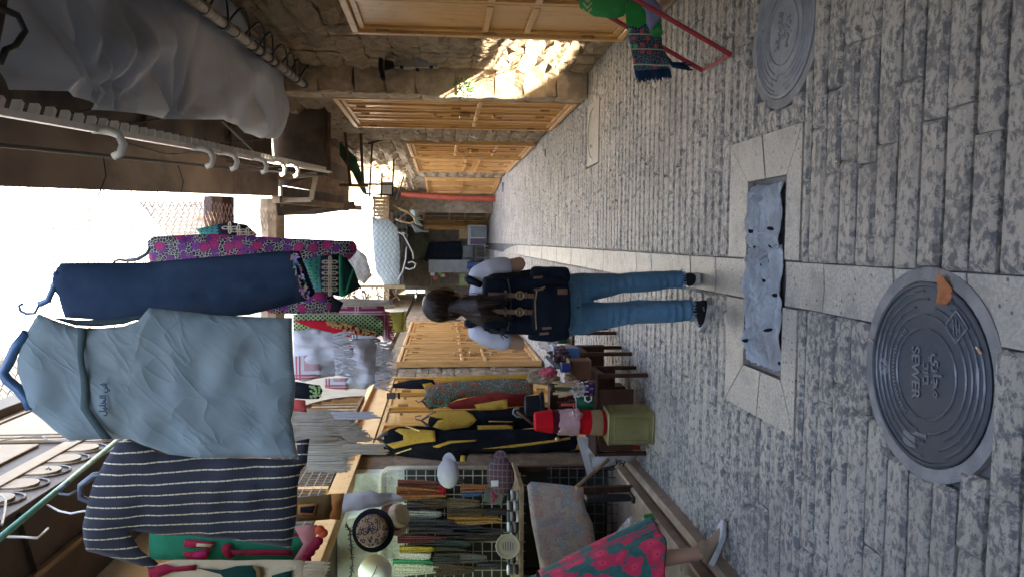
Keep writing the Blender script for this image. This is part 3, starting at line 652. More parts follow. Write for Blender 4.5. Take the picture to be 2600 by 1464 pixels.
# arched grille over the left door (brown bars)
ag = thing('arched_grille', 'brown arched fanlight grille of iron bars above the bright ochre door', 'grille', (-1.80, 7.75, 2.45)); m_ = MB(); A0 = Vector(ag.location)
R_ = .85; pts = [Vector((0, R_ * math.cos(a), R_ * .75 * math.sin(a))) for a in [math.pi * k / 16 for k in range(17)]]
m_.tube(pts, .022, 6); m_.tube([pts[0], pts[-1]], .022, 6); m_.build('arch_frame', M_RUSTBAR, ag)
for k in range(1, 16):
    y_ = R_ * math.cos(math.pi * k / 16); m_ = MB(); m_.tube([Vector((0, y_, 0)), Vector((0, y_, R_ * .75 * math.sin(math.pi * k / 16)))], .012, 6); m_.build('bar', M_OCHRE_HW, ag)
# decorated awning fascia
aw = thing('scalloped_awning', 'brown awning with cream panels and a row of cream scallops, top left', 'awning', (-1.5, 4, 3.6)); W0 = Vector(aw.location)
XF = -1.25
def fb(name, y0, y1, z0, z1, mat, pr_=0.0, th=.02):
    m_ = MB(); m_.box(Vector((XF + pr_ + th / 2, (y0 + y1) / 2, (z0 + z1) / 2)) - W0, (th, y1 - y0, z1 - z0), bev=.003); return m_.build(name, mat, aw)
fb('fascia_board', -6, 7.6, 3.50, 4.78, M_FASCIA, -.02); fb('top_beam', -6, 7.6, 4.60, 4.80, M_FASCIA, .002, .06)  # the stretch behind the viewer is added to shut out sky light
fb('cream_rail', -6, 7.6, 3.735, 3.83, M_CREAM, .002)
for yp in (.6, 2.7, 4.80, 6.9): fb('cream_post', yp - .045, yp - .015, 3.835, 4.58, M_CREAM, .002); fb('cream_post', yp + .03, yp + .06, 3.835, 4.58, M_CREAM, .002)
for (a, b) in ((.72, 2.58), (2.82, 4.68), (4.92, 6.78)): fb('cream_panel', a, b, 3.96, 4.46, M_CREAM, .003, .014); fb('panel_moulding', a - .02, b + .02, 4.50, 4.53, M_CREAM, .002, .012)
for k in range(32):
    yc = 3.49 - 11 * .2215 + k * .2215
    if yc > 7.4: break
    m_ = MB(); pts = [Vector((XF + .002, yc - .075, 3.733)) - W0] + [Vector((XF + .002, yc + .075 * math.cos(a), 3.665 - .075 * math.sin(a))) - W0 for a in [math.pi - math.pi * i / 8 for i in range(9)]] + [Vector((XF + .002, yc + .075, 3.733)) - W0]
    m_.prism(pts, (0, 0, 0), (.012, 0, 0)); sc_o = m_.build('scallop', M_CREAM, aw)
    m_ = MB(); m_.tube([Vector((XF + .006, yc - .1, 3.733)) - W0] + [Vector((XF + .006, yc + .1 * math.cos(a), 3.655 - .11 * math.sin(a))) - W0 for a in [math.pi - math.pi * i / 8 for i in range(9)]] + [Vector((XF + .006, yc + .1, 3.733)) - W0], .006, 5); m_.build('scallop_wire', M_WIRE, aw)
m_ = MB(); m_.box(Vector((-1.6, .8, 3.53)) - W0, (.66, 13.6, .02)); m_.build('soffit', M_FASCIA, aw)
m_ = MB(); m_.bar(Vector((-1.62, -.9, 3.50)) - W0, Vector((-1.62, 7.5, 3.50)) - W0, .03, .03); m_.build('soffit_batten', M_WOOD, aw)
for yy in (2.4, 3.6, 4.8):
    m_ = MB(); m_.bar(Vector((-1.28, yy, 3.505)) - W0, Vector((-1.9, yy + .25, 3.505)) - W0, .02, .02); m_.build('soffit_rib', M_FASCIA, aw)
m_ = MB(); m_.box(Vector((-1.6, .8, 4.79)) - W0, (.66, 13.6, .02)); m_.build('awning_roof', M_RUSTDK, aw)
m_ = MB()
for (pts) in ([(0, 1255), (15, 1268), (12, 1300), (5, 1330)], [(118, 1190), (125, 1186), (128, 1190)]):
    m_.tube([PX(*p, -1.22) - W0 for p in pts], .006, 5)
m_.tube([PX(0, 1118, -1.2) - W0, PX(60, 1108, -1.2) - W0, PX(105, 1106, -1.2) - W0, PX(125, 1117, -1.2) - W0, PX(190, 1119, -1.2) - W0], .004, 5); m_.build('loose_wire', M_WIRE, aw)
# green rod
M_GREENROD = pm('green_painted_rod', (.10, .36, .27), (.16, .42, .33), (.30, .42, .36), sc_=18, rough=.4, bump=.1)
m_ = MB(); m_.tube([PX(330, 1090, -1.14), PX(150, 1240, -1.14), PX(-60, 1414, -1.14)], .0135, 8); m_.build('green_rod', M_GREENROD, smooth=True, label='thin green rod hung below the scalloped awning', cat='rod')
m_ = MB(); m_.tube([PX(120, 1280, -1.3), PX(150, 1296, -1.28), PX(180, 1302, -1.26), PX(212, 1296, -1.24), PX(290, 1300, -1.2)], .005, 5); m_.build('white_wire', M_WCABLE, smooth=True, label='loose pale wire dangling behind the striped jacket', cat='wire')
m_ = MB(); m_.tube([PX(0, 1361, -1.3), PX(60, 1362, -1.3), PX(95, 1365, -1.3), PX(110, 1352, -1.3), PX(122, 1340, -1.3)], .006, 5); m_.build('white_wire', M_WCABLE, smooth=True, label='bent pale wire on the awning underside at the left edge', cat='wire')
# ------------------------------------------------------------------ things over the alley
wm = MB(); nw = 13; x0, x1, y0, y1, z_ = -1.22, .30, 2.2, 9.4, 3.62
s_ = .115
k = 0; xx = x0
while xx < x1:
    pts = []; yy = y0; i = 0
    while yy < y1: pts.append((xx + (s_ / 2 if (i + k) % 2 else 0), yy, 3.56 + 1.24 * (x1 - xx) / (x1 - x0) + .03 * math.sin(yy * 1.7 + xx * 2) - .10 * math.sin(math.pi * (xx - x0) / (x1 - x0)))); yy += s_ * .62; i += 1
    wm.tube(pts, .003, 3, cap=False); xx += s_ / 2; k += 1
wm.build('wire_net', M_RUSTBAR, label='chain link net stretched over the open gap above the alley', cat='net')
for (Y, px0, px1, mat, lbl, y0_, y1_) in ((8.2, 520, 592, M_DARKWOOD, 'thick dark timber beam crossing the gap above the alley', 500, 1000), (9.8, 662, 722, M_WOOD, 'weathered brown beam crossing the gap above the alley', 505, 960)):
    a, b = P((px0 + px1) / 2, y0_, Y), P((px0 + px1) / 2, y1_, Y); h_ = (px1 - px0) / FOC * Y; m_ = MB()
    n_ = 10; vr = random.Random(int(Y * 10)); rings = []
    for i in range(n_ + 1):
        c = a.lerp(b, i / n_) + Vector((0, vr.uniform(-.01, .01), vr.uniform(-.012, .012))); rings.append((c, h_ / 2 * vr.uniform(.9, 1.06), h_ / 2 * vr.uniform(.9, 1.06), (0, 0, 1), (0, 1, 0)))
    m_.loft(rings, 9); m_.build('timber_beam', mat, label=lbl, cat='beam', smooth=False)
M_CORR = pm('white_corrugated_rust_streaks', (.66, .64, .60), (.56, .53, .48), (.40, .17, .06), sc_=5, rough=.5, bump=.1, dsc=6, dirt=(.56, .66), stretch=(1, 1, .25))
m_ = MB(); Y = 10.5; c00, c10, c11, c01 = P(350, 512, Y), P(520, 512, Y), P(520, 600, Y), P(425, 600, Y); n_ = 36; V = []
for i in range(n_ + 1):
    t_ = i / n_; a = c00.lerp(c01, t_); b = c10.lerp(c11, t_); dy = .02 * math.sin(t_ * math.pi * 2 * 9); V += [a + Vector((0, dy, 0)), b + Vector((0, dy, 0)), a + Vector((0, dy + .004, 0)), b + Vector((0, dy + .004, 0))]
m_.add(V, [(4 * i, 4 * i + 4, 4 * i + 5, 4 * i + 1) for i in range(n_)] + [(4 * i + 2, 4 * i + 3, 4 * i + 7, 4 * i + 6) for i in range(n_)] + [(4 * i, 4 * i + 2, 4 * i + 6, 4 * i + 4) for i in range(n_)] + [(4 * i + 1, 4 * i + 5, 4 * i + 7, 4 * i + 3) for i in range(n_)] + [(0, 1, 3, 2), (4 * n_, 4 * n_ + 2, 4 * n_ + 3, 4 * n_ + 1)])
m_.build('corrugated_sheet', M_CORR, label='white corrugated sheet with rust streaks seen through the gap overhead', cat='sheet')
# upper houses seen through the gap
hb = thing('stone_house', 'sunlit pale stone house far beyond the open gap overhead', 'house', (0, 33, 0)); H0 = Vector(hb.location)
slab('wall', -9, 9, 33, 39, 0, 24, M_FARLIME, hb, H0); slab('cornice', -9.1, 9.1, 32.85, 32.995, 23.4, 23.9, M_FARLIME, hb, H0)
M_PANE = pm('curtained_window', (.50, .50, .47), (.56, .55, .52), sc_=2, rough=.15, bump=0)
for (px, py) in ((172, 560), (172, 660), (330, 570), (330, 690)):
    c = P(px, py, 32.97); wv = thing('w', None, None); bpy.data.objects.remove(wv)
    m_ = MB(); 
    for sx in (-1, 0, 1): m_.box(c - H0 + Vector((sx * .42, -.03, 0)), (.08, .08, 1.3))
    for sz in (-1, 0, 1): m_.box(c - H0 + Vector((0, -.034, sz * .63)), (.92, .07, .08))
    wn_ = m_.build('window_frame', M_FARLIME, hb); m_ = MB(); m_.box(c - H0 + Vector((0, -.01, 0)), (.8, .03, 1.24)); m_.build('pane', M_PANE, wn_)
    m_ = MB(); m_.box(c - H0 + Vector((0, -.1, -.75)), (1.2, .24, .1)); m_.build('sill', M_FARLIME, wn_)
# ------------------------------------------------------------------ cloth
def cloth_mesh(pts, Y, thick=.03, fold=.012, nf=7, res=.035, slope=0.0, seed=0, tilt=0.0, flare=1.0, crease=.004):
    """closed fabric shell from an outline given as layout pixels at distance Y; uv = metres (across, down)"""
    w3 = [P(px, py, Y) for px, py in pts]
    if slope or tilt:
        cx_ = sum(p.x for p in w3) / len(w3); cz_ = sum(p.z for p in w3) / len(w3)
        w3 = [P(px, py, Y + slope * (p.x - cx_) + tilt * (p.z - cz_)) for (px, py), p in zip(pts, w3)]
    x0 = min(p.x for p in w3); x1 = max(p.x for p in w3); z0 = min(p.z for p in w3); z1 = max(p.z for p in w3)
    cx_, cz_ = (x0 + x1) / 2, (z0 + z1) / 2; yb = lambda x, z: Y + slope * (x - cx_) + tilt * (z - cz_)
    out = []                                                    # resampled outline
    for a, b in zip(w3, w3[1:] + w3[:1]):
        n_ = max(1, int((Vector((b.x - a.x, b.z - a.z))).length / res))
        out += [Vector((a.x + (b.x - a.x) * i / n_, a.z + (b.z - a.z) * i / n_)) for i in range(n_)]
    nb = len(out); r = random.Random(seed); inn = []
    def inside(p):
        c = False
        for i in range(nb):
            a, b = out[i], out[i - 1]
            if (a.y > p.y) != (b.y > p.y) and p.x < (b.x - a.x) * (p.y - a.y) / (b.y - a.y) + a.x: c = not c
        return c
    def edge(p): return min((p - q).length for q in out)
    gx = x0 + res / 2
    while gx < x1:
        gz = z0 + res / 2
        while gz < z1:
            q = Vector((gx + r.uniform(-.2, .2) * res, gz + r.uniform(-.2, .2) * res))
            if inside(q) and edge(q) > res * .6: inn.append(q)
            gz += res
        gx += res
    vs2, es, fs, *_ = delaunay_2d_cdt(out + inn, [(i, (i + 1) % nb) for i in range(nb)], [], 1, 1e-5)
    W = max(1e-3, x1 - x0); Hh = max(1e-3, z1 - z0); nv = len(vs2); V = []; UVs = []
    dist = [min((p - q).length for q in out) for p in vs2]
    for sgn in (-1, 1):
        for p, dd in zip(vs2, dist):
            u, v = (p.x - x0) / W, (z1 - p.y) / Hh
            ph = u * nf * 2 * math.pi + 2.2 * mnoise.noise(Vector((u * 2.2 + seed, v * 1.3, seed * .7)))
            d = fold * math.sin(ph) * (.25 + .75 * v) * flare + crease * mnoise.noise(Vector((p.x * 9 + p.y * 6, p.y * 11 - p.x * 5, seed))) * 2 + fold * .8 * mnoise.noise(Vector((p.x * 3, p.y * 2.2, seed + 9)))
            th = thick / 2 * min(1, dd / (thick * 1.2 + .005)) ** .6
            V.append((p.x, yb(p.x, p.y) + d + sgn * max(th, .0009), p.y)); UVs.append((p.x - x0, z1 - p.y))
    F = [tuple(f) for f in fs] + [tuple(nv + i for i in reversed(f)) for f in fs]
    ec = {}
    for f in fs:
        for a, b in zip(f, list(f[1:]) + [f[0]]): ec[(a, b)] = ec.get((a, b), 0) + 1
    for (a, b) in list(ec):
        if (b, a) not in ec: F.append((b, a, nv + a, nv + b))
    me = bpy.data.meshes.new('cloth'); me.from_pydata(V, [], F); uvl = me.uv_layers.new(name='UVMap')
    for lp in me.loops: uvl.data[lp.index].uv = UVs[lp.vertex_index]
    bm = bmesh.new(); bm.from_mesh(me); bmesh.ops.recalc_face_normals(bm, faces=bm.faces); bm.to_mesh(me); bm.free()
    me.polygons.foreach_set('use_smooth', [True] * len(me.polygons)); me.update(); return me
def cloth(name, label, cat, pts, Y, mat, parent=None, group=None, **k):
    me = cloth_mesh(pts, Y, **k)
    o = link(name, me, mat, parent)
    if parent is not None and parent.location.length > 0: o.location = -Vector(parent.location)
    return tag(o, label, cat if parent is None else None, group)
def garment(name, label, cat, pts, Y, mat, group=None, part='fabric', **k):
    c = sum((P(px, py, Y) for px, py in pts), Vector()) / len(pts)
    t = thing(name, label, cat, c, 0, group)
    me = cloth_mesh(pts, Y, **k); o = link(part, me, mat, t); o.location = -c; return t
def patch(parent, name, pts, Y, mat, lift=.012, **k):
    """a flat trim lying on the front of a garment"""
    k.setdefault('thick', .004); k.setdefault('fold', 0.0); k.setdefault('crease', 0.0)
    o = link(name, cloth_mesh(pts, Y - lift, **k), mat, parent); o.location = -Vector(parent.location); return o
def fringe(parent, name, a, b, length, Y, mat, n=60, r=.003, seed=1, dirv=(1, 0), spread=.3):
    """hanging threads between pixels a and b; length and direction in pixels"""
    q = random.Random(seed); m_ = MB(); L0 = Vector(parent.location)
    for i in range(n):
        t_ = (i + q.uniform(-.4, .4)) / n; px, py = a[0] + (b[0] - a[0]) * t_, a[1] + (b[1] - a[1]) * t_; l_ = length * q.uniform(.7, 1.1); s1, s2 = q.uniform(-1, 1) * spread, q.uniform(-1, 1) * spread
        y_ = Y + q.uniform(-.012, .012)
        m_.tube([P(px, py, y_) - L0, P(px + dirv[0] * l_ * .5, py + dirv[1] * l_ * .5 + s1 * l_ * .35, y_ - .004) - L0, P(px + dirv[0] * l_, py + dirv[1] * l_ + (s1 + s2) * l_ * .4, y_) - L0], [r, r * .9, r * .6], 4)
    return m_.build(name, mat, parent, kind='stuff')
def fabric(name, c1, c2=None, c3=None, weave=900, rough=.85, sc_=7, dsc=3, dirt=(.55, .8), co='World', transl=0.0, bump=.25, mott=.5):
    n = NT(name); v = n.coord(co); c = n.mix(n.step(n.noise(v, sc_, 4), .35, .65), c1, c2 or c1)
    if c3: c = n.mix(n.step(n.noise(v, dsc, 5), *dirt), c, c3)
    n.bump(n.m('ADD', n.noise(v, weave * .3, 2), n.m('MULTIPLY', n.noise(v, 26, 4), 2.0)), bump, .004)
    n.out(c, rough, Specular_IOR_Level=.12)
    return translucent(n, c, transl) if transl else n.mat
def translucent(n, c, f):
    t_ = n.n('ShaderNodeBsdfTranslucent'); n.set(t_.inputs[0], c); mx_ = n.n('ShaderNodeMixShader'); mx_.inputs[0].default_value = f
    o = n.nt.nodes['Material Output']; n.nt.links.new(n.b.outputs[0], mx_.inputs[1]); n.nt.links.new(t_.outputs[0], mx_.inputs[2]); n.nt.links.new(mx_.outputs[0], o.inputs[0]); return n.mat
# ------------------------------------------------------------------ tarpaulin under the right canopy
def tarp():
    ties = [PZ(258, 280, 3.12), PZ(428, 303, 3.12), PZ(690, 352, 3.05), PZ(170, 236, 3.14)]
    outl = [(0, -60), (0, 228), (165, 232), (190, 246), (258, 280), (340, 288), (428, 303), (560, 304), (600, 318), (612, 338), (660, 352), (690, 352), (697, 300), (693, 190), (660, 110), (600, 30), (540, -60)]
    pts = [PZ(px, py, 3.12) for px, py in outl]; res = .033; out = []
    for a, b in zip(pts, pts[1:] + pts[:1]):
        n_ = max(1, int((b - a).length / res)); out += [Vector((a.x + (b.x - a.x) * i / n_, a.y + (b.y - a.y) * i / n_)) for i in range(n_)]
    nb = len(out); inn = []; xs = [p.x for p in out]; ys_ = [p.y for p in out]
    def inside(p):
        c = False
        for i in range(nb):
            a, b = out[i], out[i - 1]
            if (a.y > p.y) != (b.y > p.y) and p.x < (b.x - a.x) * (p.y - a.y) / (b.y - a.y) + a.x: c = not c
        return c
    x = min(xs)
    while x < max(xs):
        y_ = min(ys_)
        while y_ < max(ys_):
            q = Vector((x, y_))
            if inside(q) and min((q - e).length for e in out) > .03: inn.append(q)
            y_ += res
        x += res
    vs2, es, fs, *_ = delaunay_2d_cdt(out + inn, [(i, (i + 1) % nb) for i in range(nb)], [], 1, 1e-5)
    V = []
    for up_ in (0, .004):
        for p in vs2:
            ed = min((p - e).length for e in out); z = 3.12 - .10 * min(1, ed / .45) ** .8
            for t_ in ties:
                d = p - Vector((t_.x, t_.y)); L = d.length; an = math.atan2(d.y, d.x)
                z += .042 * math.exp(-L / .9) * (1 - 2 * abs(math.sin(an * 4.5 + t_.y * 3)) ** .6) * min(1, L / .08) + .05 * math.exp(-L / .12)
            z += .022 * math.sin((p.x * 1.0 - p.y * .42) * 11 + 2 * mnoise.noise(Vector((p.x, p.y, 0)))) + .022 * mnoise.noise(Vector((p.x * 4, p.y * 2.4, 3)))
            if p.y > 6.0: z -= .16 * (p.y - 6.0) * max(0, .6 - abs(p.x - 1.3))
            V.append((p.x, p.y, z + up_))
    nv = len(vs2); F = [tuple(reversed(f)) for f in fs] + [tuple(nv + i for i in f) for f in fs]; ec = set()
    for f in fs:
        for a, b in zip(f, list(f[1:]) + [f[0]]): ec.add((a, b))
    F += [(a, b, nv + b, nv + a) for a, b in ec if (b, a) not in ec]
    t = thing('tarpaulin', 'sagging grey tarpaulin tied up under the right canopy', 'tarp', (1.0, 5, 3.1)); c = Vector(t.location)
    me = bpy.data.meshes.new('sheet'); me.from_pydata([Vector(v) - c for v in V], [], F); bm = bmesh.new(); bm.from_mesh(me); bmesh.ops.recalc_face_normals(bm, faces=bm.faces); bm.to_mesh(me); bm.free()
    link('sheet', me, M_TARP, t, smooth=True)
    for q in ties[:3]:
        m_ = MB(); a = q - c + Vector((0, 0, .05)); m_.tube([a, a + Vector((-.02, .02, .12)), a + Vector((-.05, .03, .42))], .006, 5); m_.build('tie_cord', M_CABLE, t)
    m_ = MB(); m_.tube([PZ(0, 20, 3.0) - c, PZ(45, 40, 3.0) - c, PZ(64, 80, 3.0) - c, PZ(40, 118, 3.0) - c, PZ(14, 128, 3.0) - c, PZ(0, 160, 3.0) - c], .012, 6); m_.build('cord_loop', M_CABLE, t, smooth=True)
tarp()
m_ = MB(); m_.tube([PZ(562, 306, 3.14), PZ(655, 395, 3.3)], .01, 6); m_.build('prop_rod', M_CABLE, label='thin dark rod slanting from the tarpaulin edge to the rail', cat='rod')
# ------------------------------------------------------------------ far end of the alley
fe = wall_parent('stone_wall', 'far end wall closing the alley behind the piled market goods', (0, 27.4, 0)); E0 = Vector(fe.location)
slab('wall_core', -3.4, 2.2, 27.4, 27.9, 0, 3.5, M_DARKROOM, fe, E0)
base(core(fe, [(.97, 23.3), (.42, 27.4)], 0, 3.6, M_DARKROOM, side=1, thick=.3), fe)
sw = wall_parent('stone_wall', 'short grey block wall beside the red drain pipe', (1.2, 22.9, 0))
base(core(sw, [(1.75, 22.72), (1.0, 23.22)], 0, 3.4, M_RUBMORTAR, side=-1, thick=.3), sw)
course_w(sw, (.985, 23.2), (.56, -.37), .9, 0, 3.0, (.22, .3), (.2, .34), .05, ASH, M_ASHLAR, seed=31, name='ashlar_block')
metal_door('ochre double door at the far end behind the white cool box', (.42, 27.2), (.93, 23.75), 2.15, 4, 1, cross=(.6, .35), group=DOORG)
rf = thing('far_roofing', 'patched dark roofing sheets covering the far part of the alley', 'roof', (0, 20, 3.2)); F0 = Vector(rf.location)
for k, (ya, yb) in enumerate(((21.4, 23.6), (23.55, 27.6))):  # roof sheets put over the far end to dim it
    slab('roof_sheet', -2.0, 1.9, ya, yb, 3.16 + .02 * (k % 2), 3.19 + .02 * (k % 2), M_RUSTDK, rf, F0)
for yy in (21.4, 23.4): slab('roof_beam', -2.0, 1.9, yy, yy + .1, 3.04, 3.155, M_WOOD, rf, F0)
M_GREYFAB = fabric('dark_grey_sheet', (.06, .068, .075), (.045, .05, .058), (.09, .10, .09)); M_GREENTARP = fabric('olive_tarp', (.10, .12, .095), (.14, .155, .12))
M_NAVYC = fabric('dark_navy_curtain', (.022, .03, .05), (.03, .04, .06))
cloth('curtain', 'dark navy curtain hung at the far end of the alley', 'curtain', [(1072, 616), (1170, 612), (1175, 640), (1170, 668), (1078, 664)], 26.6, M_NAVYC, thick=.06, fold=.08, nf=6, res=.14)
cloth('tarp_curtain', 'olive tarpaulin draped above the dark curtain at the far end', 'tarp', [(1032, 572), (1075, 590), (1090, 612), (1078, 655), (1040, 660), (1032, 620)], 26.3, M_GREENTARP, thick=.05, fold=.06, nf=5, res=.14)
M_GREYPANEL = pm('grey_panel', (.20, .21, .22), (.16, .17, .18), sc_=4, rough=.5, bump=.1); M_BLUEP = pm('blue_plastic', (.03, .085, .22), (.04, .11, .28), sc_=6, rough=.4, bump=0)
def px_box(Y, x0, x1, y0, y1, dep): a = P(x0, y1, Y); b = P(x1, y0, Y); return Vector(((a.x + b.x) / 2, Y + dep / 2, (a.z + b.z) / 2)), (abs(b.x - a.x), dep, abs(a.z - b.z))
t = thing('folding_table', 'grey table top standing on edge among the far market goods', 'table', P(1195, 676, 24)); T0 = Vector(t.location)
c, d = px_box(24, 1088, 1192, 660, 692, .05); m_ = MB(); m_.box(c - T0, d, bev=.01); m_.build('table_top', M_GREYPANEL, t)
m_ = MB(); m_.bar(Vector((c.x - .15, 24.2, 0)) - T0, c - T0 + Vector((-.15, .06, .3)), .03, .03); m_.bar(Vector((c.x + .15, 24.2, 0)) - T0, c - T0 + Vector((.15, .06, .3)), .03, .03); m_.build('leg', M_BLACK, t, kind='stuff')
c, d = px_box(23.9, 1186, 1214, 664, 684, .3); t = thing('storage_bin', 'dark blue bin below the grey table top', 'bin', (c.x, c.y, c.z - d[2] / 2)); m_ = MB(); m_.loft([((0, 0, 0), d[0] * .42, .13), ((0, 0, d[2]), d[0] * .5, .15)], 12); m_.build('tub', M_BLUEP, t); m_ = MB(); m_.loft([((0, 0, d[2] - .03), d[0] * .54, .17), ((0, 0, d[2] + .004), d[0] * .54, .17)], 12); m_.build('rim', M_BLUEP, t)
M_PURPLE = pm('purple_plastic', (.085, .05, .10), (.11, .065, .12), sc_=8, rough=.4, bump=0); M_COOL = pm('pale_plastic', (.50, .52, .53), (.42, .44, .45), sc_=4, rough=.4, bump=.05)
c, d = px_box(24.6, 1192, 1236, 572, 622, .5); t = thing('cool_box', 'white and purple cool box standing at the end of the alley', 'cool box', (c.x, c.y, .01)); C1 = Vector(t.location); m_ = MB(); m_.box(c - C1, d, bev=.03); m_.build('body', M_COOL, t)
m_ = MB(); m_.box(c - C1 + Vector((d[0] * .16, -d[1] / 2 - .006, 0)), (d[0] * .55, .012, d[2] * .86), bev=.004); m_.build('front_panel', M_GREYPANEL, t); m_ = MB(); m_.box(c - C1 + Vector((-d[0] * .32, -d[1] / 2 - .008, 0)), (d[0] * .3, .016, d[2] * .9), bev=.004); m_.build('side_panel', M_PURPLE, t); m_ = MB(); m_.box(c - C1 + Vector((0, 0, d[2] / 2 + .02)), (d[0] * 1.04, d[1] * 1.04, .05), bev=.015); m_.build('lid', M_COOL, t)
M_CARD = pm('brown_cardboard', (.36, .24, .13), (.30, .19, .10), sc_=8, rough=.8, bump=.1)
c2, d2 = px_box(24.7, 1166, 1190, 580, 606, .3); t = thing('cardboard_box', 'small brown carton on top of the white and purple cool box', 'carton', (c2.x, c2.y, c2.z - d2[2] / 2)); m_ = MB(); m_.box((0, 0, d2[2] / 2), d2, bev=.008); m_.build('carton_body', M_CARD, t)
for sx in (-1, 1): m_ = MB(); m_.bar((sx * d2[0] * .5, -.14, d2[2]), (sx * d2[0] * .75, -.14, d2[2] + .09), .28, .006, up=(0, 0, 1)); m_.build('flap', M_CARD, t)
# stacked chairs
for (pxa, pya, lbl) in ((1222, 652, 'dark plastic chair in front of the far navy curtain'), (1224, 640, 'dark plastic chair nearest the purple cool box')):
    b = PZ(pxa, pya, 0); b.y = min(b.y, 25.2); t = thing('plastic_chair', lbl, 'chair', (P(pxa, pya, 25).x, 25 + (pya - 640) * .02, 0)); M_CH = M_BLACK
    m_ = MB(); m_.box((0, 0, .43), (.42, .42, .035), bev=.01); m_.build('seat', M_GREYPANEL, t); m_ = MB(); m_.box((0, .2, .68), (.42, .035, .34), bev=.015); m_.build('backrest', M_GREYPANEL, t)
    for sx in (-.18, .18):
        for sy in (-.18, .18): m_ = MB(); m_.bar((sx * 1.1, sy * 1.1, 0), (sx, sy, .42), .035, .035); m_.build('leg', M_GREYPANEL, t)
# coloured goods on a far shelf
sh = thing('market_shelf', 'far shelf holding small bright packets beside the grey table top', 'shelf', (P(1180, 705, 25).x, 25, 0)); S0 = Vector(sh.location); M_CRATE = pm('yellow_green_crate', (.16, .19, .06), (.20, .23, .08), sc_=8, rough=.45, bump=0)
for px in (1096, 1145, 1195):
    a, b = P(px, 694, 25), P(px, 722, 25); m_ = MB(); m_.bar(a - S0, b - S0, .35, .03); m_.build('shelf_board', M_WOOD, sh)
m_ = MB(); m_.bar(P(1092, 722, 25.1) - S0, Vector((P(1195, 722, 25.1).x, 25.1, 0)) - S0, .05, .05); m_.build('upright', M_WOOD, sh)
m_ = MB(); m_.bar(P(1092, 694, 25.1) - S0, Vector((P(1195, 694, 25.1).x, 25.1, 0)) - S0, .05, .05); m_.build('upright', M_WOOD, sh)
for i, (px, py, c_, lbl) in enumerate(((1098, 696, (.75, .78, .80), 'white packet with a blue top on the far shelf'), (1105, 706, (.65, .04, .03), 'small red packet on the far shelf'), (1118, 695, (.42, .55, .12), 'lime green packet on the far shelf'), (1124, 699, (.80, .80, .55), 'pale yellow packet on the far shelf'), (1133, 698, (.55, .05, .06), 'red ball on the far shelf'))):
    mt = pm('packet_%d' % i, c_, tuple(q * .8 for q in c_), sc_=8, rough=.4, bump=0); p_ = P(px, py, 24.75); m_ = MB()
    if i == 4: m_.ball(p_, .06)
    else: m_.prism([p_ + Vector((x_, 0, z_)) for x_, z_ in ((-.05, -.07), (.05, -.07), (.055, .02), (.03, .07), (-.03, .07), (-.055, .02))], (0, -.03, 0), (0, .03, 0))
    m_.build('packet' if i < 4 else 'ball', mt, label=lbl, cat='packet' if i < 4 else 'ball')
t = thing('plastic_crate', 'olive green crate low on the far shelf', 'crate', P(1188, 708, 24.4)); m_ = MB(); m_.box((0, 0, .0), (.42, .3, .02))
for sx in (-1, 1): m_.box((sx * .2, 0, .14), (.02, .3, .26)); m_.box((0, sx * .14, .14), (.38, .02, .26))
m_.build('crate_shell', M_CRATE, t); m_ = MB(); m_.box((0, 0, .275), (.46, .34, .03), bev=.006); m_.build('rim', M_CRATE, t)
# barred far window showing daylight
bw = thing('barred_window', 'small bright barred window at the far end, left of the head', 'window', P(1060, 755, 27.35)); m_ = MB(); w0 = Vector(bw.location)
M_DAY = NT('daylight_glass'); M_DAY.out((.8, .85, .9), .4); M_DAY.set(M_DAY.b.inputs['Emission Color'], (.75, .88, 1, 1)); M_DAY.set(M_DAY.b.inputs['Emission Strength'], .6); M_DAY = M_DAY.mat
c, d = px_box(27.36, 1032, 1078, 735, 792, .02); m_ = MB(); m_.box(c - w0, d); m_.build('pane', M_DAY, bw)
for k in range(6): m_ = MB(); py = 733 + k * 12; m_.bar(P(1030, py, 27.3) - w0, P(1080, py, 27.3) - w0, .07, .04, up=(0, 1, 0)); m_.build('bar', M_GREENTARP, bw)
m_ = MB(); m_.bar(P(1058, 730, 27.28) - w0, P(1058, 796, 27.28) - w0, .04, .05); m_.build('cross_bar', M_GREENTARP, bw)
# ------------------------------------------------------------------ net, sheet and junk hanging over the alley
M_NETSHEET = fabric('pale_blue_sheet', (.70, .78, .82), (.62, .70, .75), (.78, .80, .80), transl=.55)
cloth('hanging_sheet', 'pale blue plastic sheet bulging inside the hanging net', 'sheet', [(945, 552), (990, 560), (1010, 578), (1016, 640), (1014, 722), (975, 722), (955, 690), (947, 620)], 11.5, M_NETSHEET, thick=.06, fold=.05, nf=2, res=.06)
nt_ = MB(); nr = random.Random(9)
a0 = [(870, 640), (865, 705), (900, 735)]; 
for i in range(26):
    t_ = i / 25; pts = []
    for j in range(27):
        s = j / 26; px = 872 + 156 * s + 6 * math.sin(t_ * 5); py = 545 + 185 * t_ + (30 * (1 - s) * (1 - 2 * t_) * .4) - 10 * math.sin(s * 3)
        k = (i + j) % 2; pts.append(P(px, py + (3.4 if k else -3.4), 11.38 - .14 * math.sin(math.pi * s) * math.sin(math.pi * t_) + nr.uniform(-.01, .01)))
    nt_.tube(pts, .0035, 3, cap=False)
for j in range(14):
    s = j / 13; pts = [P(872 + 156 * s + 6 * math.sin(t_ * 5) + (2 if i % 2 else -2), 545 + 185 * t_ + (30 * (1 - s) * (1 - 2 * t_) * .4) - 10 * math.sin(s * 3), 11.37 - .14 * math.sin(math.pi * s) * math.sin(math.pi * t_)) for i, t_ in enumerate([q / 24 for q in range(25)])]; nt_.tube(pts, .003, 3, cap=False)
nt_.build('hanging_net', M_WIRE, label='sagging wire net slung across the alley with rubbish in it', cat='net')
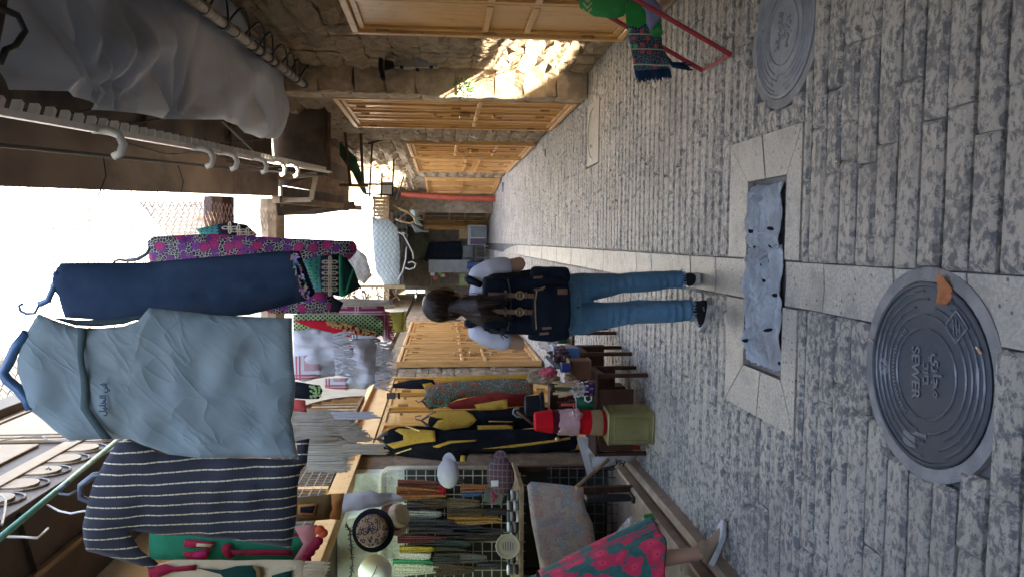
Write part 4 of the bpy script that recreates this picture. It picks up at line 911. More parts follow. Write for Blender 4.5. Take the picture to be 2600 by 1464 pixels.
M_LITTER = fabric('crumpled_paper', (.55, .50, .44), (.40, .36, .31), (.65, .63, .60))
cloth('litter_sheet', 'crumpled whitish litter caught at the left of the hanging net', 'litter', [(876, 640), (905, 630), (930, 650), (945, 700), (925, 722), (895, 705), (880, 680)], 11.45, M_LITTER, thick=.05, fold=.05, nf=5, res=.05, crease=.03)
def px_bars(name, label, cat, segs, Y, r, mat, part):
    t = thing(name, label, cat, P(*segs[0][0], Y)); L0 = Vector(t.location)
    for s in segs: m_ = MB(); m_.tube([P(*q, Y) - L0 for q in s], r, 6); m_.build(part, mat, t)
    return t
px_bars('bed_frame', 'rusty iron bed frame lodged high against the right wall', 'frame', [[(862, 336), (960, 336)], [(876, 338), (890, 470)], [(916, 338), (922, 474)], [(862, 470), (935, 472)]], 11.6, .022, M_RUSTBAR, 'tube')
px_bars('metal_grille', 'dark wire grille hanging before the white board up high', 'grille', [[(945, 365), (938, 500)], [(970, 440), (968, 500)], [(1000, 404), (996, 500)], [(935, 365), (990, 350)], [(925, 468), (1000, 468)], [(925, 492), (1000, 496)]], 12.2, .014, M_BLACK, 'wire')
px_bars('iron_rod', 'thin iron rod leaning near the top of the red pipe', 'rod', [[(1025, 448), (1016, 480), (1006, 510)]], 14, .014, M_BLACK, 'rod')
cloth('green_tarp_strip', 'narrow dark green tarp strip hanging from the iron bed frame', 'tarp', [(862, 362), (905, 400), (925, 465), (934, 498), (920, 490), (895, 440), (862, 395)], 12.0, fabric('bottle_green_tarp', (.04, .10, .05), (.06, .14, .075)), thick=.03, fold=.03, nf=3, res=.06)
c, d = px_box(12.8, 970, 996, 462, 496, .03); m_ = MB(); m_.box(c, d, bev=.006); m_.box(c + Vector((0, -.02, 0)), (d[0] * .9, .015, d[2] * .9), bev=.004); m_.build('white_board', M_WHITEMET, label='white board behind the wire grille up high', cat='board')
pl = thing('wooden_pallet', 'small slatted pallet of pale wood hanging above the alley', 'pallet', P(990, 528, 12)); p0_ = Vector(pl.location); M_PALEWOOD = pm('pale_pallet_wood', (.55, .40, .22), (.45, .31, .16), sc_=16, rough=.8, bump=.3)
for k in range(7): m_ = MB(); py = 503 + k * 9; m_.bar(P(945 + (k % 3) * 2, py, 12) - p0_, P(988, py + 1, 12) - p0_, .042, .015, up=(0, 1, 0)); m_.build('slat', M_PALEWOOD, pl)
for px in (950, 984): m_ = MB(); m_.bar(P(px, 498, 12.03) - p0_, P(px, 562, 12.03) - p0_, .03, .04, up=(0, 1, 0)); m_.build('crossbar', M_PALEWOOD, pl)
m_ = MB(); m_.tube([P(*q, 12.3) for q in ((1012, 528), (1035, 538), (1052, 552), (1054, 562), (1040, 567), (1018, 562), (1005, 556))], .016, 6); m_.build('bent_cane', M_PALEWOOD, smooth=True, label='bent cane hoop dangling at the right end of the net', cat='cane')
px_bars('stick_bundle', 'loose sticks poking out of the junk above the alley', 'sticks', [[(1000, 520), (1036, 545)], [(1010, 560), (1045, 530)], [(1004, 540), (1030, 512)]], 12.4, .010, M_WOOD, 'stick')
fr = thing('palm_frond', 'pale green plastic palm frond hanging over the far door', 'frond', P(1048, 545, 13)); f0 = Vector(fr.location); M_FROND = pm('pale_green_plastic', (.32, .42, .36), (.42, .50, .44), sc_=10, rough=.5, bump=0)
for k in range(9): m_ = MB(); m_.tube([P(1040 + k, 532 + k * 2, 13) - f0, P(1052 + k * .6, 536 + k * 4.0, 12.95) - f0, P(1066 + (k % 3) * 4, 534 + k * 5, 13) - f0], [.012, .016, .005], 4); m_.build('leaflet', M_FROND, fr)
px_bars('shutter_slats', 'grey broken shutter slats hanging over the far door', 'slats', [[(1044 + k * 4, 566 + k * 3.2), (1056 + k * 4.4, 590 - k * .4)] for k in range(8)], 13.5, .012, M_GREYPANEL, 'slat')
for i, pts in enumerate(([(1012, 590), (1024, 596), (1036, 618), (1048, 642), (1050, 658)], [(1020, 590), (1030, 594)], [(1032, 628), (1030, 660), (1022, 688), (1010, 712)], [(1028, 680), (1040, 684), (1052, 680), (1056, 670), (1046, 664), (1036, 668)])):
    m_ = MB(); m_.tube([P(*q, 11.2) for q in pts], .010, 6); m_.build('white_cable', M_WCABLE, smooth=True, label=['white cable curling below the right corner of the net', 'short white cable end knotted to the net', 'white cable sagging under the middle of the net', 'white cable loop under the left part of the net'][i], cat='cable')
# branches and thorny sticks at the left end of the net
br = thing('branch_heap', 'tangle of dry sticks and palm stalks under the left end of the net', 'sticks', P(960, 735, 11)); b0 = Vector(br.location); rr = random.Random(12)
for k in range(26):
    m_ = MB(); px, py = rr.uniform(885, 1010), rr.uniform(722, 738); ln = rr.uniform(18, 46); m_.tube([P(px, py, 11) - b0, P(px + rr.uniform(-14, 14), py + ln * .5, 11 + rr.uniform(-.1, .1)) - b0, P(px + rr.uniform(-24, 24), py + ln, 11) - b0], [.012, .010, .006], 5); m_.build('stick', M_WOOD if k % 2 else M_PALEWOOD, br)
m_ = MB(); m_.bar(P(868, 726, 10.95) - b0, P(1028, 728, 10.95) - b0, .05, .05, up=(0, 1, 0)); m_.build('pole', M_PALEWOOD, br)
# plank ceiling pieces beyond the canopy
pk = thing('plank_ceiling', 'dark patched planks over the alley just beyond the rusty canopy', 'roof', (0.6, 11, 3.4)); k0 = Vector(pk.location)
for k in range(5):
    a = Vector((.52 + k * .26, 9.4, 3.50 - k * .02)); b = Vector((.62 + k * .24, 13.2, 3.16)); m_ = MB(); m_.bar(a - k0, b - k0, .25, .03); m_.build('plank', M_WOOD if k % 2 else M_RUSTDK, pk)
m_ = MB(); m_.bar(PZ(700, 506, 3.46) - k0, Vector((.55, 13.3, 2.98)) - k0, .08, .09); m_.build('edge_beam', M_WOOD, pk)
m_ = MB(); pts = [P(700, 512, 9.3), P(900, 512, 12.5), P(903, 530, 12.5), P(800, 545, 10.8), P(705, 548, 9.3)]
m_.prism([p - k0 for p in pts], (0, 0, 0), (0, 0, .012)); m_.build('hanging_board', M_RUSTDK, pk)
# ------------------------------------------------------------------ garments hung over the alley, left of centre
def uvn(name): n = NT(name); return n, n.coord('UV')
def vestmat():
    n, uv = uvn('faded_blue_cotton'); c = n.mix(n.step(n.noise(uv, 6, 4), .35, .65), (.20, .265, .285), (.24, .31, .33)); c = n.mix(n.step(n.noise(uv, 3.5, 5), .55, .75), c, (.16, .21, .228))
    w1 = n.noise(n.vm('ADD', uv, n.vm('MULTIPLY', n.noise(uv, 5, 2, out=1), (.3, .3, 0))), 4.2, 2, .45, .8); r1 = n.m('POWER', n.m('SUBTRACT', 1, n.m('MULTIPLY', n.m('ABSOLUTE', n.m('SUBTRACT', w1, .5)), 2.4)), 5)
    w2 = n.noise(n.vm('MULTIPLY', n.vm('ADD', uv, n.comb(n.sep(uv)[1], n.m('MULTIPLY', n.sep(uv)[0], -.6))), (1.6, .55, 1)), 7, 2, .45, .7); r2 = n.m('POWER', n.m('SUBTRACT', 1, n.m('MULTIPLY', n.m('ABSOLUTE', n.m('SUBTRACT', w2, .5)), 2.4)), 6)
    n.bump(n.m('ADD', n.m('ADD', r1, n.m('MULTIPLY', r2, .7)), n.m('MULTIPLY', n.noise(uv, 420, 2), .05)), .3, .010); n.out(c, .85, Specular_IOR_Level=.2, Sheen_Weight=.1); return translucent(n, c, .1)
M_VEST = vestmat()
M_TRIM = fabric('dark_green_trim', (.045, .075, .08), (.06, .09, .095)); M_INK = pm('navy_print', (.015, .025, .06), bump=0, rough=.8)
M_NAVY = fabric('navy_dress_cloth', (.026, .05, .095), (.034, .06, .11), (.045, .06, .085), co='UV', bump=.3, transl=.15); M_NAVYHEM = fabric('black_navy_hem', (.010, .014, .026), (.014, .018, .03))
def striped():
    n, uv = uvn('navy_gold_stripe'); x, y, _ = n.sep(uv)
    wob = n.m('MULTIPLY', n.m('SUBTRACT', n.noise(uv, 6, 3), .5), .010); xx = n.m('ADD', n.m('ADD', x, wob), n.m('MULTIPLY', y, -.03))
    f = n.m('FRACT', n.m('DIVIDE', xx, .0385)); s = n.m('LESS_THAN', f, .12); da = n.m('GREATER_THAN', n.m('FRACT', n.m('DIVIDE', y, .022)), .10)
    gold = n.mix(n.noise(uv, 30, 2), (.46, .36, .19), (.55, .48, .34)); base_ = n.mix(n.noise(uv, 12, 4), (.006, .007, .014), (.011, .013, .024))
    n.bump(n.m('ADD', n.noise(uv, 200, 2), n.m('MULTIPLY', s, .6)), .3, .003)
    return n.out(n.mix(n.m('MULTIPLY', s, da), base_, gold), n.m('SUBTRACT', .8, n.m('MULTIPLY', s, .4)), Sheen_Weight=.1)
M_STRIPE = striped()
def flowers(name, scale, bg1, bg2, pet, r0=.30, amp=.13, vein=(.7, .68, .6), fine=True, warp=0.0):
    """five-petalled flowers in scattered cells over a busy ground"""
    n, uv = uvn(name)
    if warp: uv = n.vm('ADD', uv, n.vm('MULTIPLY', n.vm('SUBTRACT', n.noise(uv, scale * 1.2, 3, out=1), (.5, .5, .5)), (warp, warp, 0)))
    c = n.mix(n.step(n.noise(uv, scale * 2.6, 4, .6), .42, .58), bg1, bg2)
    if fine:
        vn = n.voro(uv, scale * 2.2, 'DISTANCE_TO_EDGE', 1, '2D').outputs[0]; c = n.mix(n.m('LESS_THAN', vn, .055), c, vein)
        l2 = n.voro(uv, scale * 3.1, 'F1', 1, '2D'); c = n.mix(n.m('MULTIPLY', n.m('LESS_THAN', l2.outputs[0], .2), n.m('GREATER_THAN', n.sep(l2.outputs[1])[0], .45)), c, n.mix(n.sep(l2.outputs[1])[2], (.16, .18, .45), (.75, .72, .62)))
    for k, (cols, sc_, thr) in enumerate(pet):
        v = n.voro(n.vm('ADD', uv, (k * .37, k * .21, 0)), sc_, 'F1', .85, '2D'); d = n.vm('SUBTRACT', n.vm('ADD', uv, (k * .37, k * .21, 0)), v.outputs[2])
        dx, dy, _ = n.sep(d); an = n.m('ARCTAN2', dy, dx); rr_ = n.m('MULTIPLY', n.vm('LENGTH', d, out=1), sc_)
        lim = n.m('ADD', r0, n.m('MULTIPLY', n.m('ABSOLUTE', n.m('COSINE', n.m('ADD', n.m('MULTIPLY', an, 2.5), n.m('MULTIPLY', n.sep(v.outputs[1])[1], 6)))), amp))
        on = n.m('MULTIPLY', n.m('LESS_THAN', rr_, lim), n.m('GREATER_THAN', n.sep(v.outputs[1])[0], thr))
        pc = n.mix(n.sep(v.outputs[1])[2], cols[0], cols[1]); pc = n.mix(n.step(rr_, .30, .05), pc, tuple(min(1, q * 1.35 + .01) for q in cols[0])); pc = n.mix(n.m('LESS_THAN', rr_, .06), pc, tuple(q * .5 for q in cols[0]))
        c = n.mix(on, c, pc)
    n.bump(n.noise(uv, 160, 2), .2, .003); return n.out(c, .75)
M_FLORAL = flowers('magenta_flower_print', 34, (.010, .010, .018), (.04, .037, .04), [(((.13, .025, .17), (.24, .04, .28)), 23, .42), (((.46, .02, .14), (.36, .04, .18)), 19, .55)], .30, .16)
M_ROSECLOTH = flowers('green_red_rose_print', 9, (.01, .085, .075), (.015, .11, .10), [(((.55, .02, .07), (.42, .015, .05)), 9, .15)], .40, .10, fine=False, warp=.10)
def dotted(name, a, b, dot, s, thr=.28, rnd_=.4):
    n, uv = uvn(name); x, y, _ = n.sep(uv); c = n.mix(n.step(n.noise(uv, 5, 3), .4, .6), a, b); v = n.voro(n.vm('MULTIPLY', uv, (1, .55, 1)), s, 'F1', rnd_, '2D').outputs[0]
    return n.out(n.mix(n.m('LESS_THAN', v, thr), c, dot), .7)
M_TEAL = dotted('teal_blue_spotted', (.02, .30, .20), (.02, .13, .40), (.015, .04, .06), 75, .22)
M_TEALGREEN = fabric('emerald_lining', (.015, .24, .13), (.02, .30, .17)); M_DKGREEN = fabric('deep_green_velvet', (.006, .035, .028), (.01, .05, .04)); M_BEADBAND = fabric('black_bead_band', (.014, .018, .035), (.02, .026, .045))
M_PEARL = pm('pearl_beads', (.72, .68, .60), (.62, .50, .36), sc_=40, rough=.25, bump=0)
def keff(name, base_c, ink, s=.012, border=True, mode='check'):
    """woven keffiyeh: fine hook pattern with wider bands"""
    n, uv = uvn(name); x, y, _ = n.sep(uv)
    z = n.m('MULTIPLY', n.m('SINE', n.m('MULTIPLY', x, 2 * math.pi / s)), s * .28); wv = n.m('LESS_THAN', n.m('FRACT', n.m('DIVIDE', n.m('ADD', y, z), s * .8)), .48)
    bx = n.m('FRACT', n.m('DIVIDE', x, .17)); by = n.m('FRACT', n.m('DIVIDE', y, .19)); inb = n.m('MULTIPLY', n.m('MULTIPLY', n.m('GREATER_THAN', bx, .30), n.m('LESS_THAN', bx, .80)), n.m('MULTIPLY', n.m('GREATER_THAN', by, .28), n.m('LESS_THAN', by, .80)))
    def band(f, a, b): return n.m('MULTIPLY', n.m('GREATER_THAN', f, a), n.m('LESS_THAN', f, b))
    bands = n.m('MAXIMUM', n.m('MAXIMUM', band(bx, .05, .11), band(bx, .14, .20)), n.m('MAXIMUM', band(by, .05, .10), band(by, .14, .19)))
    ck = n.m('MAXIMUM', n.m('MULTIPLY', inb, wv), n.m('MULTIPLY', bands, .85))
    n.bump(n.noise(uv, 140, 3), .4, .004)
    return n.out(n.mix(ck, n.mix(n.noise(uv, 6, 3), base_c, tuple(q * .88 for q in base_c)), ink), .85)
M_KRED = keff('red_white_keffiyeh', (.70, .68, .67), (.52, .03, .06)); M_WHITEWOOL = fabric('white_shawl_wool', (.70, .68, .69), (.62, .60, .61), (.52, .50, .50), co='UV', bump=.5, transl=.1)
def houndstooth(name, a, b, s):
    n, uv = uvn(name); x, y, _ = n.sep(uv); q = n.m('ADD', n.m('SINE', n.m('MULTIPLY', x, 2 * math.pi / s)), n.m('SINE', n.m('MULTIPLY', y, 2 * math.pi / (s * 1.2)))); return n.out(n.mix(n.m('GREATER_THAN', n.m('ABSOLUTE', n.m('SUBTRACT', q, .0)), 1.02), a, b), .85)
M_KGREEN = houndstooth('green_black_keffiyeh', (.30, .40, .16), (.012, .018, .012), .024); M_KMAROON = keff('maroon_keffiyeh', (.30, .02, .07), (.60, .45, .45))
M_REDCLOTH = fabric('scarlet_cloth', (.50, .015, .03), (.42, .012, .025)); M_GOLD = pm('gold_coins', (.60, .42, .16), (.72, .58, .30), sc_=40, rough=.3, met=.7, bump=0)
M_CREAMCL = fabric('cream_stripe_cloth', (.58, .52, .42), (.50, .44, .34), co='UV'); M_YELLOWCL = fabric('mustard_fringe', (.46, .37, .08), (.38, .30, .06)); M_CORAL = fabric('coral_cloth', (.62, .10, .09), (.55, .09, .08))
M_WARPCREAM = fabric('undyed_wool', (.56, .47, .36), (.42, .345, .255), (.64, .57, .47), sc_=30, bump=.6); M_BLACKCL = fabric('black_cloth', (.010, .011, .015), (.016, .017, .022))
M_HANGBLUE = pm('blue_plastic_hanger', (.045, .12, .25), (.055, .15, .30), sc_=12, rough=.35, bump=0); M_HANGGREY = pm('smoky_hanger', (.06, .075, .10), (.08, .095, .12), sc_=12, rough=.3, bump=0)
ALLEY = 'clothes hung over the alley'
# vest
VY = 2.2
vest = garment('vest', 'faded blue sleeveless vest with a dark trim and Arabic print, hung nearest', 'vest',
    [(95, 796), (150, 816), (194, 830), (251, 832), (316, 826), (353, 813), (377, 781), (430, 786), (538, 799), (642, 803), (742, 806), (744, 908), (750, 980), (747, 1036), (737, 1067), (748, 1115), (760, 1157), (640, 1158), (498, 1159), (430, 1152), (381, 1133), (331, 1114), (260, 1115), (175, 1118), (136, 1091), (70, 1036), (66, 997), (43, 943), (45, 908), (57, 867), (68, 842)], VY, M_VEST, group=ALLEY, thick=.03, fold=.008, nf=2, res=.014, crease=.008, seed=2)
patch(vest, 'neck_trim', [(193, 830), (217, 832), (214, 900), (222, 960), (228, 1034), (284, 1112), (262, 1114), (206, 1036), (203, 960), (199, 900)], VY, M_TRIM, lift=.024, res=.02, fold=.0, crease=.006, thick=.006)
patch(vest, 'facing', [(128, 806), (194, 826), (251, 828), (316, 822), (350, 810), (372, 786), (358, 800), (300, 808), (200, 812), (150, 806)], VY, M_TRIM, lift=-.018, res=.02)
me = text_mesh('\ufede\ufef4\ufee0\ufea8\ufedf\u0627 \ufef2\ufed3', .0235, .0006, .0005); o = link('printed_lettering', me, M_INK, vest, P(262, 1013, VY - .034) - Vector(vest.location)); o.rotation_euler = (math.pi / 2, rad(4), 0)
for (pa, pb) in (((735, 812), (738, 1150)),):
    m_ = MB(); n_ = 40; a, b = P(*pa, VY - .012), P(*pb, VY - .012)
    for k in range(n_): p_ = a.lerp(b, (k + .2) / n_); q_ = a.lerp(b, (k + .7) / n_); m_.bar(p_ - Vector(vest.location), q_ - Vector(vest.location), .0016, .0016)
    m_.build('hem_stitching', M_TRIM, vest, kind='stuff')
def hanger(label, pts, Y, mat, hook=None, r=.011):
    t = thing('clothes_hanger', label, 'hanger', P(*pts[0], Y)); L0 = Vector(t.location); m_ = MB(); m_.tube([P(*q, Y) - L0 for q in pts], r, 8); m_.build('shoulder_bar', mat, t, smooth=True)
    if hook: m_ = MB(); m_.tube([P(*q, Y) - L0 for q in hook], .005, 8); m_.build('hook', mat, t, smooth=True)
    return t
hanger('blue plastic hanger inside the faded blue vest', [(70, 845), (40, 880), (22, 920), (8, 945), (20, 965), (45, 985), (70, 1015), (80, 1038)], VY + .005, M_HANGBLUE, [(8, 945), (-30, 935)], r=.015)
# navy dress
NY = 2.7
navy = garment('navy_dress', 'plain navy dress with an embroidered hem, hung behind the blue vest', 'dress',
    [(154, 668), (260, 667), (373, 666), (538, 652), (640, 644), (715, 637), (760, 638), (775, 681), (800, 745), (782, 760), (700, 783), (631, 799), (500, 808), (300, 815), (163, 806), (158, 778), (150, 752), (136, 735), (137, 700), (143, 681)], NY, M_NAVY, group=ALLEY, thick=.05, fold=.016, nf=3, res=.026, seed=3)
patch(navy, 'hem_band', [(733, 638), (760, 638), (775, 681), (800, 745), (782, 760), (757, 767), (755, 730), (742, 690)], NY, M_NAVYHEM, lift=.04, res=.03, thick=.006)
er = random.Random(8); EMB = [pm('thread_%d' % i, c_, bump=0, rough=.7) for i, c_ in enumerate(((.05, .25, .55), (.62, .25, .32), (.30, .42, .16), (.42, .30, .58)))]
for i, em in enumerate(EMB):
    m_ = MB()
    for k in range(34):
        t_ = er.random(); px = 745 + 33 * t_ + er.gauss(0, 4); py = 645 + 108 * t_ + er.gauss(0, 4); c = P(px, py, NY - .048) - Vector(navy.location); s = er.uniform(.003, .006); a = er.uniform(0, 3)
        m_.prism([c + Vector((math.cos(a + q) * s * (1.6 if q in (0, math.pi) else .7), 0, math.sin(a + q) * s * (1.6 if q in (0, math.pi) else .7))) for q in (0, math.pi / 2, math.pi, math.pi * 1.5)], (0, 0, 0), (0, .002, 0))
    m_.build('embroidery', em, navy, kind='stuff')
hanger('grey hanger with an open hook holding the navy dress', [(145, 690), (140, 720), (122, 762), (100, 772)], NY, M_HANGBLUE, [(100, 772), (88, 795), (66, 796), (52, 788), (48, 776), (58, 770)])
# flowered dress
FY = 3.35
flo = garment('flowered_dress', 'black dress with magenta and purple flowers, hung behind the navy dress', 'dress',
    [(374, 612), (392, 600), (538, 594), (717, 604), (898, 612), (906, 625), (905, 640), (892, 655), (868, 672), (850, 720), (846, 752), (870, 772), (858, 792), (770, 796), (690, 795), (600, 760), (470, 690), (380, 668), (376, 640)], FY, M_FLORAL, group=ALLEY, thick=.05, fold=.016, nf=5, res=.035, seed=4)
patch(flo, 'sleeve_cuff', [(845, 752), (872, 768), (860, 793), (838, 790)], FY, M_BLACKCL, lift=.035)
hanger('dark hanger of the flowered dress against the bright sky', [(382, 630), (372, 645), (350, 658), (322, 662)], FY, M_HANGGREY, [(322, 662), (300, 660), (290, 664), (288, 670)], r=.008)
# teal beaded skirt(s)
def beaded(label, pts, band, lining, Y, bead_line, n, edge=None):
    t = garment('beaded_scarf', label, 'scarf', pts, Y, M_TEAL, group='beaded teal scarves', thick=.02, fold=.01, nf=3, res=.03, seed=5)
    patch(t, 'bead_band', band, Y, M_BEADBAND, lift=.018)
    if lining: patch(t, 'lining', lining, Y, M_DKGREEN, lift=.016)
    if edge: patch(t, 'edging', edge, Y, M_TEALGREEN, lift=.022)
    m_ = MB(); L0 = Vector(t.location); (xa, ya), (xb, yb) = bead_line
    for k in range(n):
        f = (k + .5) / n; cx_, cy_ = xa + (xb - xa) * f, ya + (yb - ya) * f
        for s1, s2 in ((1, 0), (-1, 0), (0, 1), (0, -1)):
            for q in range(10):
                a = q * 2 * math.pi / 10; ex, ey = cx_ + s1 * 11 + math.cos(a) * (8 if s1 else 3), cy_ + s2 * 8 + math.sin(a) * (3.4 if s1 else 6); c = P(ex, ey, Y - .028) - L0; m_.ball(c, .0042, 5, 4)
    m_.build('pearl_beads', M_PEARL, t, kind='stuff'); return t
beaded('teal and blue spotted scarf with a white beaded band, below the navy hem', [(771, 660), (812, 650), (862, 645), (868, 690), (862, 752), (830, 745), (800, 738), (784, 695)], [(814, 650), (862, 645), (866, 700), (862, 750), (816, 742), (812, 700)], None, 3.12, ((838, 658), (838, 742)), 6)
g2 = garment('green_scarf', 'deep green velvet scarf end beside the beaded band', 'scarf', [(862, 648), (880, 655), (898, 682), (917, 730), (880, 748), (864, 752)], 3.10, M_DKGREEN, thick=.02, fold=.01, nf=2, res=.03)
patch(g2, 'edging', [(860, 648), (868, 648), (872, 735), (890, 745), (868, 754), (861, 750)], 3.10, M_TEALGREEN, lift=.018); patch(g2, 'edging', [(894, 682), (899, 683), (884, 738), (876, 742)], 3.10, M_TEALGREEN, lift=.018)
beaded('teal beaded scarf peeping above the flowered dress against the sky', [(498, 582), (540, 572), (585, 564), (625, 570), (656, 596), (640, 604), (520, 604)], [(552, 570), (586, 564), (628, 572), (654, 597), (556, 602)], None, 3.7, ((572, 575), (640, 596)), 3)
# keffiyehs and shawls
SH = 'scarves on the left display'
kc = garment('cream_shawl', 'cream striped shawl hanging at the back of the keffiyehs', 'shawl', [(838, 758), (900, 757), (998, 760), (1000, 782), (900, 790), (838, 786)], 5.6, M_CREAMCL, group=SH, thick=.03, fold=.03, nf=4, res=.05)
fringe(kc, 'warp_stripes', (842, 762), (842, 784), 155, 5.55, M_WARPCREAM, 9, .006, 3, spread=.03)
ky = garment('mustard_scarf', 'mustard yellow pleated scarf end below the green keffiyeh', 'scarf', [(978, 792), (1028, 790), (1030, 815), (1026, 842), (980, 846)], 5.4, M_YELLOWCL, group=SH, thick=.03, fold=.02, nf=6, res=.03)
fringe(ky, 'fringe', (1026, 790), (1024, 842), 8, 5.38, M_YELLOWCL, 30, .004, 4)
km = garment('maroon_keffiyeh', 'maroon keffiyeh with a pale woven band behind the green one', 'keffiyeh', [(748, 790), (840, 778), (975, 776), (982, 800), (992, 862), (975, 866), (960, 830), (850, 800), (760, 802)], 5.0, M_KMAROON, group=SH, thick=.03, fold=.02, nf=4, res=.04)
fringe(km, 'fringe', (976, 790), (990, 866), 16, 4.98, M_KMAROON, 40, .004, 5)
kg = garment('green_keffiyeh', 'green and black checked keffiyeh among the hanging scarves', 'keffiyeh', [(745, 797), (850, 796), (945, 798), (972, 812), (974, 848), (955, 856), (850, 856), (745, 838)], 4.7, M_KGREEN, group=SH, thick=.04, fold=.02, nf=4, res=.035)
kr_ = garment('red_coin_scarf', 'scarlet scarf with rows of gold coins across the green keffiyeh', 'scarf', [(742, 812), (820, 812), (900, 826), (962, 850), (945, 862), (880, 852), (800, 835)], 4.6, M_REDCLOTH, group=SH, thick=.03, fold=.012, nf=3, res=.035)
m_ = MB(); cr = random.Random(6)
for k in range(150): f = cr.random(); px = 830 + 125 * f; py = 815 + 33 * f + cr.uniform(-2, 12 + 14 * f) - 4; m_.ball(P(px, py, 4.57) - Vector(kr_.location), .0065, 5, 4)
m_.build('gold_coins', M_GOLD, kr_, kind='stuff')
kb = garment('black_white_keffiyeh', 'folded black and white keffiyeh edge behind the white shawl', 'keffiyeh', [(893, 848), (950, 852), (968, 862), (960, 872), (895, 866)], 4.5, keff('black_white_keffiyeh', (.66, .66, .66), (.02, .02, .03)), group=SH, thick=.03, fold=.01, nf=2, res=.03)
k2 = garment('white_shawl', 'plain white shawl with a knotted fringe and one red stripe', 'shawl', [(880, 862), (945, 858), (962, 880), (960, 930), (955, 970), (930, 986), (880, 988), (878, 920)], 4.4, M_WHITEWOOL, group=SH, thick=.04, fold=.03, nf=4, res=.022, crease=.02)
fringe(k2, 'fringe', (958, 868), (950, 985), 46, 4.38, M_WHITEWOOL, 70, .0045, 7, spread=.55); patch(k2, 'red_stripe', [(886, 868), (897, 868), (896, 905), (886, 908)], 4.4, M_REDCLOTH, lift=.03); patch(k2, 'keffiyeh_corner', [(822, 960), (884, 958), (882, 990), (826, 984)], 4.4, M_KRED, lift=.02)
k1 = garment('red_white_keffiyeh', 'white keffiyeh with red woven squares and a long fringe beside the blue vest', 'keffiyeh', [(745, 838), (800, 832), (848, 842), (870, 860), (872, 900), (862, 942), (848, 955), (800, 962), (770, 968), (745, 960)], 4.0, M_WHITEWOOL, group=SH, thick=.045, fold=.03, nf=4, res=.02, crease=.02)
patch(k1, 'woven_square', [(746, 904), (806, 898), (816, 945), (812, 958), (770, 966), (746, 962)], 4.0, M_KRED, lift=.036, res=.03, fold=.006)
fringe(k1, 'fringe', (845, 850), (852, 952), 52, 3.95, M_WHITEWOOL, 80, .004, 9, spread=.6)
g3 = garment('black_sleeve', 'black embroidered sleeve poking out from behind the blue vest', 'sleeve', [(742, 966), (775, 970), (812, 978), (820, 990), (810, 1012), (778, 1012), (742, 1010)], 3.6, M_BLACKCL, thick=.05, fold=.01, nf=2, res=.03)
m_ = MB()
for k in range(30): m_.ball(P(785 + cr.uniform(0, 30), 980 + cr.uniform(0, 28), 3.56) - Vector(g3.location), .006, 5, 4, sq=(1, .4, 1))
m_.build('embroidery', EMB[2], g3, kind='stuff')
garment('coral_cloth', 'strip of coral cloth below the black sleeve', 'cloth', [(738, 1012), (776, 1014), (779, 1046), (738, 1042)], 3.8, M_CORAL, thick=.02, fold=.006, nf=2, res=.03)
ws = garment('undyed_wool_fringe', 'long undyed wool shawl with straggling fringe under the blue vest', 'shawl', [(735, 1036), (830, 1040), (880, 1052), (905, 1080), (890, 1110), (850, 1122), (735, 1118)], 4.0, M_WARPCREAM, group=SH, thick=.035, fold=.03, nf=9, res=.022, crease=.025)
fringe(ws, 'fringe', (800, 1042), (880, 1118), 70, 3.96, M_WARPCREAM, 240, .003, 11, spread=.14); fringe(ws, 'surface_threads', (738, 1040), (742, 1116), 130, 3.955, M_WARPCREAM, 90, .004, 31, spread=.04); fringe(ws, 'long_threads', (840, 1046), (850, 1062), 110, 3.95, M_WHITEWOOL, 26, .005, 12, spread=.05)
w2 = garment('cream_tassel_shawl', 'cream tasselled shawl hanging behind the striped jacket', 'shawl', [(770, 1100), (860, 1098), (892, 1120), (885, 1160), (830, 1196), (780, 1200)], 4.2, M_CREAMCL, group=SH, thick=.03, fold=.03, nf=8, res=.022, crease=.02)
fringe(w2, 'fringe', (840, 1108), (800, 1196), 80, 4.16, M_CREAMCL, 190, .003, 13, spread=.12); fringe(w2, 'surface_threads', (775, 1104), (782, 1196), 95, 4.155, M_CREAMCL, 90, .004, 32, spread=.04); fringe(w2, 'tassels', (870, 1128), (870, 1152), 110, 4.15, M_CREAMCL, 24, .005, 14, spread=.06)
# striped jacket
JY = 2.75
jk = garment('striped_jacket', 'navy jacket with thin gold stripes hung left of the blue vest', 'jacket',
    [(303, 1116), (340, 1120), (373, 1133), (408, 1150), (560, 1160), (758, 1163), (753, 1118), (786, 1112), (780, 1172), (762, 1196), (755, 1250), (751, 1328), (739, 1390), (660, 1380), (583, 1367), (480, 1358), (389, 1353), (323, 1343), (360, 1395), (404, 1429), (389, 1441), (300, 1420), (218, 1398), (212, 1370), (210, 1332), (218, 1289), (241, 1211), (268, 1164)], JY, M_STRIPE, group=ALLEY, thick=.06, fold=.008, nf=3, res=.028, seed=6, crease=.006)
hanger('smoky grey hanger poking out of the striped jacket top', [(285, 1200), (240, 1205), (205, 1232), (205, 1262), (235, 1275), (250, 1268)], JY + .01, M_HANGGREY, [(205, 1240), (175, 1255), (150, 1252), (150, 1240), (175, 1222)], r=.012)
